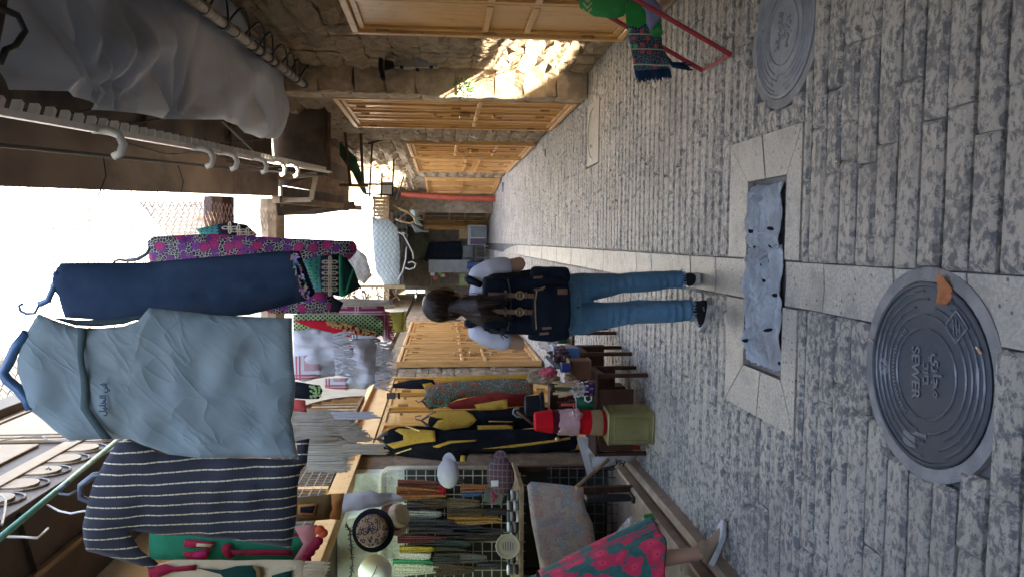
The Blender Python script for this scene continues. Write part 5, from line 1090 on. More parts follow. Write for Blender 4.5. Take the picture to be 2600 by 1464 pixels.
# brown and orange bag strap, rugs
M_BROWNWOV = fabric('brown_woven', (.16, .095, .035), (.11, .065, .025), (.20, .12, .05)); M_ORANGECL = fabric('orange_cotton', (.50, .20, .06), (.44, .17, .05))
bg = garment('woven_bag', 'brown woven bag with an orange end beside the striped jacket', 'bag', [(752, 1262), (830, 1254), (840, 1253), (846, 1285), (836, 1318), (752, 1322)], 4.0, M_BROWNWOV, thick=.04, fold=.006, nf=2, res=.04)
patch(bg, 'orange_end', [(834, 1252), (875, 1250), (868, 1286), (864, 1318), (826, 1316), (836, 1285)], 4.0, M_ORANGECL, lift=-.004, thick=.03, fold=.01, nf=3); patch(bg, 'window_band', [(757, 1280), (806, 1276), (798, 1306), (757, 1304)], 4.0, M_ORANGECL, lift=.03); patch(bg, 'window', [(762, 1286), (800, 1282), (794, 1301), (762, 1300)], 4.0, M_BLACKCL, lift=.036)
M_RUGGREEN = fabric('emerald_rug_wool', (.01, .14, .075), (.015, .18, .10), bump=.6); M_RUGRED = fabric('crimson_rug_wool', (.22, .012, .03), (.30, .02, .045), bump=.6); M_RUGPINK = fabric('pink_rug_wool', (.55, .22, .20), (.50, .17, .17), bump=.6); M_RUGCREAM = fabric('cream_rug_wool', (.56, .44, .28), (.48, .37, .23), bump=.7); M_RUGMAG = fabric('magenta_rug_wool', (.42, .02, .11), (.36, .02, .09), bump=.6); M_POMO = fabric('orange_pompon', (.58, .09, .03), (.50, .06, .03))
RY = 3.3
rg = garment('pictorial_rug', 'emerald rug with crimson palm and houses, pink border and pompons', 'rug', [(380, 1338), (560, 1346), (745, 1346), (792, 1332), (780, 1385), (750, 1424), (600, 1424), (470, 1420), (380, 1418)], RY, M_RUGGREEN, thick=.02, fold=.008, nf=3, res=.05)
patch(rg, 'pink_border', [(748, 1338), (806, 1330), (800, 1370), (772, 1420), (742, 1424), (770, 1380)], RY, M_RUGPINK, lift=.02); patch(rg, 'palm_trunk', [(585, 1396), (740, 1394), (744, 1408), (660, 1408), (590, 1406)], RY, M_RUGRED, lift=.02); patch(rg, 'palm_crown', [(562, 1388), (575, 1376), (590, 1384), (584, 1396), (596, 1412), (580, 1418), (566, 1404)], RY, M_RUGRED, lift=.021)
patch(rg, 'house', [(470, 1368), (545, 1375), (538, 1392), (466, 1388)], RY, M_RUGRED, lift=.02); patch(rg, 'house', [(462, 1402), (535, 1392), (525, 1418), (474, 1418)], RY, M_RUGRED, lift=.02); patch(rg, 'house_wall', [(500, 1378), (540, 1380), (534, 1388), (498, 1386)], RY, M_RUGCREAM, lift=.026); patch(rg, 'house_wall', [(494, 1402), (530, 1398), (522, 1415), (488, 1412)], RY, M_RUGMAG, lift=.026); patch(rg, 'stripe', [(700, 1352), (765, 1352), (762, 1360), (700, 1362)], RY, M_RUGRED, lift=.02)
for k, (px, py) in enumerate(((812, 1344), (820, 1352), (808, 1372), (800, 1384), (788, 1400), (778, 1418))):
    m_ = MB(); m_.ball(P(px, py, RY - .02) - Vector(rg.location), .022, 10, 7, sq=(1, .9, 1)); m_.build('pompon', M_POMO if k in (0, 1) else M_RUGRED, rg, smooth=True)
RC = 3.05
rc = garment('cream_rug', 'cream wool rug with dark floral figures and a tan fringe, bottom left', 'rug', [(395, 1432), (440, 1420), (600, 1421), (770, 1418), (780, 1440), (768, 1520), (395, 1520)], RC, M_RUGCREAM, thick=.02, fold=.006, nf=2, res=.05)
patch(rc, 'crimson_motif', [(375, 1440), (420, 1430), (445, 1438), (500, 1432), (498, 1446), (440, 1450), (410, 1462), (380, 1470)], RC, M_RUGRED, lift=.02); patch(rc, 'green_motif', [(498, 1440), (560, 1446), (600, 1436), (640, 1434), (660, 1450), (660, 1490), (590, 1490), (560, 1456)], RC, M_DKGREEN, lift=.02); patch(rc, 'brown_motif', [(640, 1434), (664, 1440), (668, 1462), (655, 1490), (650, 1450)], RC, M_BROWNWOV, lift=.024); patch(rc, 'green_motif', [(690, 1460), (742, 1446), (735, 1490), (690, 1490)], RC, M_DKGREEN, lift=.02)
fringe(rc, 'fringe', (774, 1424), (762, 1490), 62, RC, M_RUGCREAM, 70, .004, 15, spread=.08)
# ------------------------------------------------------------------ robes on the left shop front
ROBE = 'robes hung on the left shop front'
M_ROBEBLK = fabric('black_robe_cloth', (.0045, .005, .008), (.007, .008, .012), (.010, .012, .017), bump=.35)
def goldemb(name):
    n, uv = uvn(name); v = n.noise(uv, 55, 3, .6, 2.0); c = n.mix(n.noise(uv, 20, 3), (.46, .25, .035), (.56, .34, .06)); c = n.mix(n.m('MULTIPLY', n.step(v, .56, .62), .75), c, (.24, .09, .015)); n.bump(v, .4, .004); return n.out(c, .7, Specular_IOR_Level=.2)
M_GOLDEMB = goldemb('gold_embroidery'); M_OLIVE = flowers('olive_red_robe_print', 22, (.05, .06, .035), (.09, .10, .06), [(((.25, .05, .03), (.16, .10, .04)), 15, .5)], .28, .1, vein=(.16, .15, .09)); M_REDROBE = fabric('dark_red_robe', (.16, .015, .015), (.22, .03, .02), (.28, .06, .02))
M_OLIVEPLAIN = fabric('olive_velvet', (.055, .065, .04), (.08, .09, .055)); M_TANEMB = goldemb('tan_embroidery')
M_HANGBLK = pm('dark_hanger', (.045, .04, .045), (.06, .055, .06), sc_=10, rough=.4, bump=0)
r1 = garment('black_robe', 'black robe with gold embroidered neck and gold braid, hung over the tin can', 'robe', [(972, 1130), (976, 1100), (990, 1088), (1012, 1082), (1060, 1080), (1100, 1082), (1130, 1092), (1240, 1090), (1350, 1086), (1440, 1092), (1468, 1108), (1462, 1140), (1380, 1146), (1300, 1145), (1190, 1147), (1184, 1170), (1150, 1172), (1098, 1167), (1012, 1156), (978, 1148)], 6.0, M_ROBEBLK, group=ROBE, thick=.09, fold=.022, nf=4, res=.04, seed=11)
patch(r1, 'gold_yoke', [(1003, 1092), (1012, 1086), (1104, 1092), (1106, 1120), (1060, 1124), (1000, 1138), (982, 1126), (1024, 1116), (1024, 1104)], 6.0, M_GOLDEMB, lift=.062, fold=.004); patch(r1, 'gold_braid', [(1098, 1132), (1140, 1118), (1210, 1115), (1208, 1119), (1145, 1124), (1110, 1136)], 6.0, M_GOLDEMB, lift=.066); patch(r1, 'gold_braid', [(1225, 1138), (1300, 1128), (1400, 1116), (1448, 1108), (1448, 1114), (1400, 1122), (1300, 1135)], 6.0, M_GOLDEMB, lift=.068); patch(r1, 'cuff', [(1170, 1154), (1184, 1156), (1180, 1171), (1168, 1170)], 6.0, M_GOLDEMB, lift=.055)
m_ = MB(); 
for k in range(26): f = k / 25; m_.ball(P(1005 + 38 * f, 1150 - 12 * f, 5.93) - Vector(r1.location), .006, 5, 4); m_.ball(P(1030 + 34 * f, 1080 + 12 * f, 5.93) - Vector(r1.location), .006, 5, 4)
m_.ball(P(1415, 1113, 5.92) - Vector(r1.location), .02, 8, 6); m_.build('braid_cord', M_GOLD, r1, kind='stuff')
hanger('dark wooden hanger of the black and gold robe', [(1000, 1094), (968, 1104), (958, 1112), (975, 1120), (984, 1134)], 6.0, M_HANGBLK, [(960, 1112), (948, 1114), (940, 1110), (938, 1102)], r=.014)
r2 = garment('gold_chest_robe', 'black robe with a broad gold chest panel and gold cuffs', 'robe', [(1088, 1064), (1094, 1052), (1115, 1041), (1181, 1039), (1230, 1038), (1330, 1030), (1410, 1032), (1412, 1060), (1400, 1078), (1304, 1092), (1215, 1094), (1150, 1092), (1091, 1094), (1086, 1080)], 6.5, M_ROBEBLK, group=ROBE, thick=.09, fold=.02, nf=4, res=.045, seed=12)
patch(r2, 'chest_panel', [(1088, 1054), (1115, 1042), (1181, 1041), (1200, 1052), (1212, 1064), (1200, 1076), (1189, 1083), (1130, 1091), (1091, 1093), (1112, 1066), (1130, 1062), (1108, 1060)], 6.5, M_GOLDEMB, lift=.062); patch(r2, 'cuff', [(1212, 1079), (1290, 1077), (1303, 1080), (1302, 1092), (1214, 1094)], 6.5, M_GOLDEMB, lift=.06); patch(r2, 'cuff', [(1205, 1026), (1250, 1018), (1288, 1012), (1290, 1036), (1250, 1040), (1212, 1040)], 6.5, M_GOLDEMB, lift=.05); patch(r2, 'gold_line', [(1241, 1067), (1302, 1068), (1302, 1071), (1241, 1070)], 6.5, M_GOLDEMB, lift=.062)
hanger('dark hanger of the robe with the gold chest panel', [(1108, 1046), (1085, 1056), (1070, 1066), (1085, 1078), (1102, 1086)], 6.5, M_HANGBLK, [(1070, 1066), (1056, 1064), (1054, 1056), (1070, 1054)], r=.013)
r3 = garment('dark_red_robe', 'dark red robe between the gold and the olive ones', 'robe', [(1130, 1030), (1160, 1016), (1220, 1002), (1262, 994), (1335, 1000), (1338, 1030), (1240, 1036), (1150, 1038)], 6.9, M_REDROBE, group=ROBE, thick=.06, fold=.02, nf=3, res=.05, seed=13)
r4 = garment('olive_robe', 'olive patterned robe with a sequinned neck beside the ochre door', 'robe', [(1078, 1010), (1082, 985), (1110, 972), (1180, 966), (1290, 958), (1352, 962), (1355, 1000), (1300, 1004), (1230, 1000), (1160, 1014), (1130, 1030), (1090, 1040), (1080, 1030)], 7.2, M_OLIVE, group=ROBE, thick=.08, fold=.022, nf=4, res=.05, seed=14)
m_ = MB()
for k in range(120): a = cr.uniform(0, 2 * math.pi); q = cr.uniform(.7, 1.1); m_.ball(P(1113 + 26 * math.cos(a) * q, 1016 + 17 * math.sin(a) * q, 7.13) - Vector(r4.location), .006, 5, 4)
M_SEQ = pm('green_sequins', (.02, .16, .11), (.05, .30, .22), sc_=60, rough=.2, bump=0); m_.build('sequins', M_SEQ, r4, kind='stuff'); hanger('dark hanger of the olive sequinned robe', [(1105, 998), (1082, 1006), (1072, 1016), (1085, 1030), (1100, 1036)], 7.2, M_HANGBLK, [(1072, 1016), (1062, 1020), (1055, 1014)], r=.013)
r5 = garment('tan_robe', 'tan and green embroidered robe at the back of the row', 'robe', [(1108, 972), (1150, 955), (1240, 950), (1350, 948), (1352, 964), (1290, 966), (1180, 972)], 7.8, M_TANEMB, group=ROBE, thick=.06, fold=.02, nf=3, res=.05, seed=15)
r6 = garment('black_shawl', 'narrow black shawl with tan edging hanging over the ochre door', 'shawl', [(998, 974), (1040, 964), (1075, 960), (1100, 962), (1106, 974), (1080, 986), (1040, 986), (998, 984)], 7.6, M_BLACKCL, group=ROBE, thick=.05, fold=.015, nf=3, res=.045, seed=16); patch(r6, 'edging', [(1072, 974), (1095, 970), (1104, 978), (1090, 982), (1080, 990)], 7.6, M_GOLDEMB, lift=.04)
# signs on the ochre door
m_ = MB(); c, d = px_box(7.4, 982, 1004, 996, 1012, .006); m_.box(c, d, bev=.002); m_.box(c + Vector((0, -.004, 0)), (d[0] * .8, .004, d[2] * .8)); m_.build('door_plate', pm('slate_plate', (.07, .06, .05), bump=.1), label='square dark plate on the bright ochre door', cat='plate')
m_ = MB(); c, d = px_box(7.4, 1010, 1016, 996, 1012, .006); m_.box(c, d, bev=.002); m_.box(c + Vector((0, -.004, 0)), (d[0] * .7, .004, d[2] * .3)); m_.build('door_sticker', M_BLACK, label='narrow black sticker strip on the bright ochre door', cat='sticker')
# ------------------------------------------------------------------ left shop alcove
RKY = 6.1
rk = thing('wire_rack', 'white wire grid rack hung with prayer beads in the left alcove', 'rack', P(1340, 1330, RKY)); K1 = Vector(rk.location)
M_RACK = pm('cream_enamelled_wire', (.62, .60, .50), (.54, .52, .43), sc_=20, rough=.4, bump=0)
m_ = MB(); m_.tube([P(1340, 1186, RKY) - K1, P(1010, 1186, RKY) - K1, P(985, 1188, RKY) - K1, P(970, 1198, RKY) - K1, P(966, 1215, RKY) - K1, P(966, 1500, RKY) - K1], .018, 8); m_.build('outer_tube', M_RACK, rk, smooth=True)
for k in range(15): m_ = MB(); px = 985 + k * 24; m_.tube([P(px, 1188, RKY) - K1, P(px, 1500, RKY) - K1], .0045, 5); m_.build('cross_wire', M_RACK, rk)
for k in range(13): m_ = MB(); py = 1206 + k * 24; m_.tube([P(968, py, RKY + .008) - K1, P(1335, py, RKY + .008) - K1], .0045, 5); m_.build('upright_wire', M_RACK, rk)
BE = 'strings of beads on the wire rack'
beads = [((1009, 1101), (1220, 1238), (.20, .05, .025), 'dark red-brown bead strings at the top right of the rack'), ((1006, 1110), (1238, 1266), (.40, .15, .04), 'thick bundle of orange-brown wooden bead strings with a red tuft'), ((1169, 1228), (1231, 1245), (.50, .20, .06), 'short orange bead strings below the white cap'), ((1171, 1217), (1247, 1256), (.03, .15, .36), 'short blue bead string beside the orange ones'),
    ((1032, 1071), (1273, 1296), (.06, .05, .05), 'black and white bead strings above the straw hat'), ((1029, 1106), (1296, 1314), (.42, .43, .42), 'silvery bead strings near the straw hat'), ((1136, 1203), (1266, 1287), (.20, .14, .07), 'bronze bead strings below the picture pouch'), ((1136, 1249), (1305, 1328), (.48, .26, .06), 'long golden amber bead strings in the middle of the rack'),
    ((1032, 1133), (1319, 1333), (.016, .018, .03), 'long black bead strings in the upper middle of the rack'), ((1037, 1133), (1336, 1351), (.03, .025, .03), 'dark violet bead strings below the long black ones'), ((1136, 1214), (1329, 1346), (.02, .02, .045), 'midnight blue bead strings beside the amber ones'), ((1009, 1110), (1358, 1374), (.12, .02, .03), 'maroon bead strings to the lower left of the leopard hat'),
    ((1103, 1180), (1370, 1386), (.02, .045, .045), 'dark teal bead strings above the painted plate'), ((1103, 1177), (1388, 1411), (.05, .05, .03), 'olive black bead strings beside the yellow ones'), ((1014, 1092), (1387, 1397), (.62, .44, .05), 'yellow bead strings above the white ones'), ((1014, 1080), (1398, 1420), (.72, .72, .68), 'white bead strings between the yellow and green ones'),
    ((997, 1090), (1421, 1432), (.02, .38, .17), 'bright green bead strings near the bottom of the rack'), ((1000, 1094), (1433, 1456), (.68, .70, .58), 'ivory bead strings at the bottom of the rack'), ((1168, 1226), (1406, 1425), (.17, .17, .17), 'grey metal bead strings behind the painted plate')]
slab('rack_backing', -3.2, -1.90, 6.17, 6.19, .14, 1.86, pm('dark_backing_board', (.055, .06, .05), (.035, .038, .034), sc_=5, rough=.85, bump=.3))  # board put in to darken the wall behind the rack
extra = [((1040, 1125), (1378, 1388)), ((1110, 1200), (1350, 1366)), ((1136, 1220), (1288, 1303)), ((1070, 1128), (1262, 1290)), ((1190, 1262), (1340, 1356)), ((1180, 1250), (1360, 1372)), ((1112, 1168), (1210, 1226)), ((1098, 1160), (1412, 1432)), ((1100, 1190), (1434, 1456)), ((1230, 1290), (1292, 1304)), ((1210, 1258), (1425, 1440))]
words = ['above the maroon ones', 'right of the violet ones', 'between the bronze and amber ones', 'below the red tuft', 'low beside the midnight blue ones', 'just above the painted plate', 'beside the plaid cap', 'left of the grey metal ones', 'below the olive black ones', 'nearest the table cloth', 'lowest beside the plate']
for (a_, b_), w_ in zip(zip([e[0] for e in extra], [e[1] for e in extra]), words): cc = rnd.choice([(.02, .02, .022), (.05, .03, .02), (.03, .05, .045), (.10, .06, .03), (.06, .06, .065)]); beads.append((a_, b_, cc, 'dark bead strings ' + w_))
for i, ((xa, xb), (ya, yb), c_, lbl) in enumerate(beads):
    mt = pm('beads_%02d' % i, c_, tuple(q * .55 for q in c_), sc_=90, rough=.28, bump=0, ramp=(.45, .55)); y_ = RKY - .08; t = thing('bead_strings', lbl, 'beads', P(xa, (ya + yb) / 2, y_), 0, BE); L0 = Vector(t.location); xb = xa + (xb - xa) * 1.08
    ya -= 3; yb += 3; xb += (xb - xa) * .16; ns = max(4, int((yb - ya) / 2.4)); q = random.Random(i)
    for s in range(ns):
        m_ = MB(); f = (s + .5) / ns; py = ya + (yb - ya) * f; ln = (xb - xa) * q.uniform(.85, 1.0); nb_ = int(ln / 3.3); yo = y_ - q.uniform(0, .05); pts = []; rs = []
        for k in range(nb_):
            u = k / nb_; px = xa + ln * u; pyy = py + (ya + (yb - ya) * .5 - py) * .55 * u ** 2 + q.uniform(-.3, .3); a, b = P(px, pyy, yo) - L0, P(px + 3.1, pyy, yo) - L0
            for g_ in (0, .25, .5, .75): pts.append(a.lerp(b, g_)); rs.append((.0035, .0085, .0100, .0085)[int(g_ * 4)])
        m_.tube(pts, rs, 6); m_.build('bead_string', mt, t, smooth=True)
    if i == 1: m_ = MB(); [m_.ball(P(1110 + q.uniform(-4, 22), 1230 + q.uniform(-4, 26), y_ - .03) - L0, .016, 6, 5) for _ in range(16)]; m_.build('red_tuft', M_REDCLOTH, t, kind='stuff')
# hats
def hat(name, label, px, py, Y, R, crown_h, crown_r, M3, mat_c, mat_b, band=None, scale=(1, 1), top=.8):
    t = thing(name, label, 'hat', P(px, py, Y)); t.rotation_euler = M3.to_euler()
    m_ = MB(); m_.lathe([(crown_r * .98, 0), (R * .8, -.006), (R, .012), (R * 1.0, .018), (R * .8, .002), (crown_r, .010)], n=28); o = m_.build('brim', mat_b, t, smooth=True)
    m_ = MB(); m_.lathe([(crown_r, 0), (crown_r * .98, crown_h * .6), (crown_r * .9, crown_h * .9), (crown_r * top, crown_h), (crown_r * .35, crown_h * .93), (.0005, crown_h * .9)], n=28); m_.build('crown', mat_c, t, smooth=True)
    if band: m_ = MB(); m_.lathe([(crown_r * 1.005, .012), (crown_r * 1.02, .014), (crown_r * 1.015, .045), (crown_r * .99, .047)], n=28); m_.build('hat_band', band, t, smooth=True)
    return t
def leopard():
    n = NT('leopard_felt'); v = n.coord('Object'); w_ = n.voro(v, 42, 'F1', 1).outputs[0]; ring = n.m('MULTIPLY', n.m('GREATER_THAN', w_, .26), n.m('LESS_THAN', w_, .52)); c = n.mix(n.noise(v, 14, 3), (.24, .15, .08), (.33, .22, .13)); return n.out(n.mix(n.m('MULTIPLY', ring, n.step(n.noise(v, 30, 2), .36, .44)), c, (.018, .014, .012)), .85)
M_LEO = leopard(); M_STRAW = pm('pale_straw', (.50, .40, .26), (.43, .33, .21), sc_=60, rough=.8, bump=.5, co='Object'); M_RIB = fabric('maroon_hat_ribbon', (.20, .05, .06), (.26, .08, .09))
def face(dx, dy, dz): return Vector((dx, dy, dz)).to_track_quat('Z', 'Y').to_matrix()
hat('leopard_hat', 'leopard print hat with a black brim, hung in the left alcove', 949, 1344, 4.9, .140, .10, .105, face(.25, -1, .15), M_LEO, M_BLACKCL)
hat('straw_hat', 'pale straw hat with a maroon ribbon just behind the leopard hat', 997, 1316, 5.15, .125, .10, .085, face(.55, -.5, -.75), M_STRAW, M_STRAW, M_RIB)
def capmesh(label, px, py, Y, mat, M3, L=.14, peak=None):
    t = thing('flat_cap', label, 'cap', P(px, py, Y)); t.rotation_euler = M3.to_euler(); m_ = MB(); m_.lathe([(.001, -.004), (L * .95, -.004), (L, .012), (L * .92, .035), (L * .55, .055), (.001, .058)], n=26); o = m_.build('crown', mat, t, smooth=True); o.scale = (1.25, 1, 1)
    m_ = MB(); m_.prism([Vector((L * 1.5 * math.cos(a) + .02, L * .8 * math.sin(a), 0)) for a in [-.9 + 1.8 * k / 8 for k in range(9)]] + [Vector((L * .8, .05, 0)), Vector((L * .8, -.05, 0))], (0, 0, -.006), (0, 0, .002)); m_.build('peak', peak or mat, t); return t
M_CAPGREY = fabric('pale_grey_cap_cloth', (.42, .40, .41), (.36, .345, .355))
def plaid():
    n = NT('brown_plaid'); v = n.coord('Object'); x, y, z = n.sep(v); a = n.m('LESS_THAN', n.m('FRACT', n.m('MULTIPLY', x, 28)), .16); b = n.m('LESS_THAN', n.m('FRACT', n.m('MULTIPLY', y, 28)), .16); return n.out(n.mix(n.m('MULTIPLY', n.m('MAXIMUM', a, b), .7), n.mix(n.noise(v, 20, 2), (.04, .022, .025), (.06, .03, .03)), (.22, .12, .13)), .85)
M_PLAID = plaid()
capmesh('pale grey flat cap hanging on the wire rack', 1140, 1200, 5.7, M_CAPGREY, face(.1, -1, .55), .092, M_CAPGREY)
c_ = capmesh('dark brown plaid cap with a white price tag beside the wire rack', 1272, 1206, 5.6, M_PLAID, face(.15, -1, .5), .115); m_ = MB(); p_ = P(1256, 1226, 5.45); o = m_.box((0, 0, 0), (.045, .003, .055)).build('price_tag', M_WHITEMET, c_); o.matrix_parent_inverse = c_.rotation_euler.to_matrix().to_4x4().inverted(); o.location = p_ - Vector(c_.location)
# white bowl / lamp globe, hanging papers
M_GLOBE = pm('white_enamel_bowl', (.74, .80, .78), (.68, .74, .72), sc_=6, rough=.3, bump=0)
t = thing('enamel_bowl', 'white enamel bowl hanging at the left edge of the alcove', 'bowl', P(952, 1450, 5.3)); t.rotation_euler = face(.25, -1, 0).to_euler(); m_ = MB(); m_.lathe([(.108, -.02), (.118, -.018), (.118, -.008), (.108, -.004), (.085, .035), (.045, .055), (.001, .06)], n=28); m_.build('bowl', M_GLOBE, t, smooth=True); m_ = MB(); m_.tube([(-.07, .05, .05), (0, 0, .064), (.05, -.02, .058)], .003, 5); m_.build('wire', M_CABLE, t)
M_PAPER = fabric('greyish_white_wrap', (.50, .47, .47), (.43, .41, .41), (.60, .62, .60), transl=.2)
garment('paper_wrap', 'crumpled pale wrapping hanging between the orange bag end and the rack', 'wrapping', [(868, 1258), (905, 1250), (940, 1240), (962, 1248), (1010, 1255), (1042, 1262), (1020, 1276), (930, 1285), (870, 1300)], 4.6, M_PAPER, thick=.04, fold=.03, nf=3, res=.03, crease=.02)
garment('white_card', 'bright white folded paper above the leopard hat', 'paper', [(886, 1292), (930, 1276), (1000, 1272), (1018, 1280), (960, 1292), (930, 1305), (880, 1318)], 5.2, fabric('white_paper', (.72, .75, .74), (.66, .70, .68), transl=.2), thick=.01, fold=.02, nf=2, res=.03)
ls = thing('light_string', 'string of dark fairy light wire hanging on the plaster', 'fairy lights', P(890, 1380, 5.2)); L0 = Vector(ls.location); m_ = MB(); q = random.Random(3)
pts = [(878, 1330), (888, 1345), (891, 1375), (893, 1405), (895, 1430), (890, 1470)]; m_.tube([P(a, b, 5.2) - L0 for a, b in pts], .006, 5)
for k in range(60): a = q.randrange(5); f = q.random(); px = pts[a][0] + (pts[a + 1][0] - pts[a][0]) * f; py = pts[a][1] + (pts[a + 1][1] - pts[a][1]) * f; m_.tube([P(px, py, 5.2) - L0, P(px + q.uniform(-8, 8), py + q.uniform(-7, 7), 5.18) - L0], .003, 4)
m_.build('wire', M_CABLE, ls)
# table with flowered cloth, jewellery piles
M_TBLCLOTH = flowers('pastel_camouflage_print', 9, (.40, .33, .25), (.34, .27, .23), [(((.38, .20, .17), (.20, .23, .24)), 16, .15), (((.24, .26, .26), (.42, .26, .21)), 13, .3)], .42, .1, fine=False, warp=.12)
tb = thing('display_table', 'table with a faded pastel cloth inside the left alcove', 'table', (-2.35, 5.6, .1)); t0 = Vector(tb.location)
o = link('tablecloth', cloth_mesh([(1338, 1232), (1348, 1222), (1400, 1226), (1480, 1234), (1486, 1290), (1506, 1330), (1514, 1400), (1530, 1440), (1400, 1480), (1380, 1500), (1368, 1420), (1350, 1330)], 5.42, thick=.012, fold=.012, nf=4, res=.05), M_TBLCLOTH, tb); o.location = -t0
m_ = MB(); m_.box(Vector((-2.32, 5.78, .955)) - t0, (.98, .66, .03)); m_.build('table_top', M_WOOD, tb)
for (x_, y_) in ((-1.88, 5.5), (-2.75, 5.5), (-1.88, 6.05), (-2.75, 6.05)): m_ = MB(); m_.bar(Vector((x_, y_, .1)) - t0, Vector((x_, y_, .94)) - t0, .045, .045); m_.build('leg', M_DARKWOOD, tb)
M_JEWEL = houndstooth('inlaid_black_white', (.30, .27, .22), (.02, .025, .04), .03)
q = random.Random(21)
JL = ['front', 'second', 'third', 'fourth', 'fifth', 'sixth', 'seventh', 'last']
for k in range(8):
    py = 1262 + k * 27; hgt = .055 + q.uniform(0, .03); a = P(1334, py, 5.46); t = thing('bracelet_pile', '%s pile of dark inlaid bracelets along the table edge, counted from the street' % JL[k], 'bracelets', (a.x, 5.52, .972), q.uniform(-.2, .2), 'bracelet piles on the alcove table')
    for j in range(4):
        m_ = MB(); m_.lathe([(.026, 0), (.036, .002), (.038, .010), (.036, .019), (.026, .021)], n=14); o = m_.build('bracelet', (M_JEWEL, M_HANGGREY, M_WHITEMET, M_BLACK)[(k + j) % 4], t, (q.uniform(-.006, .006), q.uniform(-.006, .006), j * .022), smooth=True)
M_PLATE = pm('cream_glaze', (.58, .50, .34), (.52, .44, .29), sc_=10, rough=.3, bump=0)
pt = thing('painted_plate', 'oval cream plate with a painted rim and lines of writing', 'plate', P(1290, 1385, 5.35)); pt.rotation_euler = face(.1, -1, .12).to_euler(); m_ = MB(); m_.lathe([(.001, -.004), (.07, -.006), (.092, .004), (.092, .008), (.07, .0), (.001, .0015)], n=32); o = m_.build('dish', M_PLATE, pt, smooth=True)
m_ = MB(); m_.lathe([(.066, .0015), (.088, .0075), (.088, .0085), (.066, .0028)], n=32); m_.build('painted_rim', houndstooth('blue_rim_paint', (.42, .36, .24), (.05, .05, .09), .014), pt)
m_ = MB()
for k in range(5): m_.box((0, (k - 2) * .018, .003), (.07 - abs(k - 2) * .01, .005, .002))
m_.build('painted_writing', M_INK, pt, kind='stuff')
pc = thing('picture_pouch', 'small grey green pouch with pink blotches on the rack', 'pouch', P(1254, 1259, 5.9)); m_ = MB(); M3 = Matrix.Rotation(rad(14), 3, 'Y'); m_.box((0, 0, 0), (.115, .012, .16), rot=M3, bev=.005); m_.build('pouch', fabric('sage_pouch', (.10, .12, .10), (.13, .15, .12)), pc); [MB().ball((x_, -.008, z_), .016, 9, 6, sq=(1, .3, 1)).build('pink_flower', M_RUGMAG, pc, smooth=True) for x_, z_ in ((-.03, .01), (0, -.012), (.028, .012))]
# lower alcove: grid panels, dark box, plastic bag, cardboard sign
gp = thing('grid_panel', 'dark wire grid panel leaning under the alcove table', 'grid', P(1600, 1240, 5.9)); L0 = Vector(gp.location)
for k in range(9): m_ = MB(); px = 1400 + k * 22; m_.tube([P(px, 1185, 5.95) - L0, P(px, 1470, 5.95) - L0], .005, 5); m_.build('grid_wire', M_IRONRIM, gp)
for k in range(13): m_ = MB(); py = 1188 + k * 23; m_.tube([P(1390, py, 5.96) - L0, P(1590, py, 5.96) - L0], .005, 5); m_.build('grid_wire', M_IRONRIM, gp)
m_ = MB(); c, d = px_box(5.0, 1488, 1604, 1262, 1276, .10); m_.box(c, d, bev=.01); m_.box(c + Vector((0, -.005, -d[2] / 2 - .012)), (d[0] * 1.5, .12, .024), bev=.004); m_.build('black_stand', M_BLACK, label='slim black post stand under the alcove table', cat='stand')
M_CLEAR = NT('clear_crinkled_plastic'); v_ = M_CLEAR.coord('World'); M_CLEAR.bump(M_CLEAR.noise(v_, 34, 5), .9, .02); M_CLEAR.out((.62, .62, .62), .12, 0, Alpha=.38, Specular_IOR_Level=.9); M_CLEAR = M_CLEAR.mat
def crumple(name, label, cat, px, py, Y, s, sq, mat, seed, parent=None):
    m_ = MB(); m_.ball((0, 0, 0), 1, 22, 14); q = random.Random(seed); vs_ = []
    for v in m_.v: p = Vector(v); k = 1 + .45 * mnoise.noise(p * 2.1 + Vector((seed, 0, 0))) + .22 * mnoise.noise(p * 5.2 + Vector((0, seed, 0))); vs_.append((p.x * s * sq[0] * k, p.y * s * sq[1] * k, p.z * s * sq[2] * k))
    m_.v = vs_; o = m_.build(name, mat, parent, smooth=False)
    o.location = P(px, py, Y) - (Vector(parent.location) if parent else Vector()); 
    return tag(o, label, cat if parent is None else None)
crumple('plastic_bag', 'crumpled clear plastic bag on the alcove floor', 'bag', 1606, 1374, 4.75, .11, (1.3, .8, .8), M_CLEAR, 3)
cs = thing('cardboard_sign', 'white card sign with green top and red handwriting standing on the threshold', 'sign', P(1672, 1352, 4.75)); M_CARDW = pm('white_card_stock', (.60, .59, .56), (.54, .53, .50), sc_=8, rough=.7, bump=.05); q4 = [P(1630, 1310, 4.78), P(1650, 1304, 4.8), P(1672, 1372, 4.7), P(1628, 1372, 4.7)]
L0 = Vector(cs.location)
for nm, quad, mt, lf in (('card_face', [(1636, 1306), (1656, 1302), (1700, 1358), (1646, 1372)], M_CARDW, 0), ('green_top', [(1634, 1306), (1657, 1301), (1666, 1318), (1642, 1328)], pm('green_print', (.05, .26, .06), bump=0), .006), ('blue_base', [(1666, 1366), (1692, 1352), (1712, 1372), (1690, 1385)], M_BLUEP, .006), ('dark_side', [(1632, 1312), (1640, 1330), (1648, 1372), (1628, 1370)], M_CARDW, .003)):
    m_ = MB(); m_.prism([P(a, b, 4.75 - lf) - L0 for a, b in quad], (0, 0, 0), (0, .006, 0)); m_.build(nm, mt, cs)
m_ = MB()
for st in ([(1652, 1330), (1664, 1338), (1660, 1350), (1672, 1356)], [(1666, 1326), (1680, 1340), (1684, 1350)], [(1650, 1350), (1658, 1360)]): m_.tube([P(a, b, 4.742) - L0 for a, b in st], .0035, 5)
m_.build('red_writing', M_REDCLOTH, cs, kind='stuff')
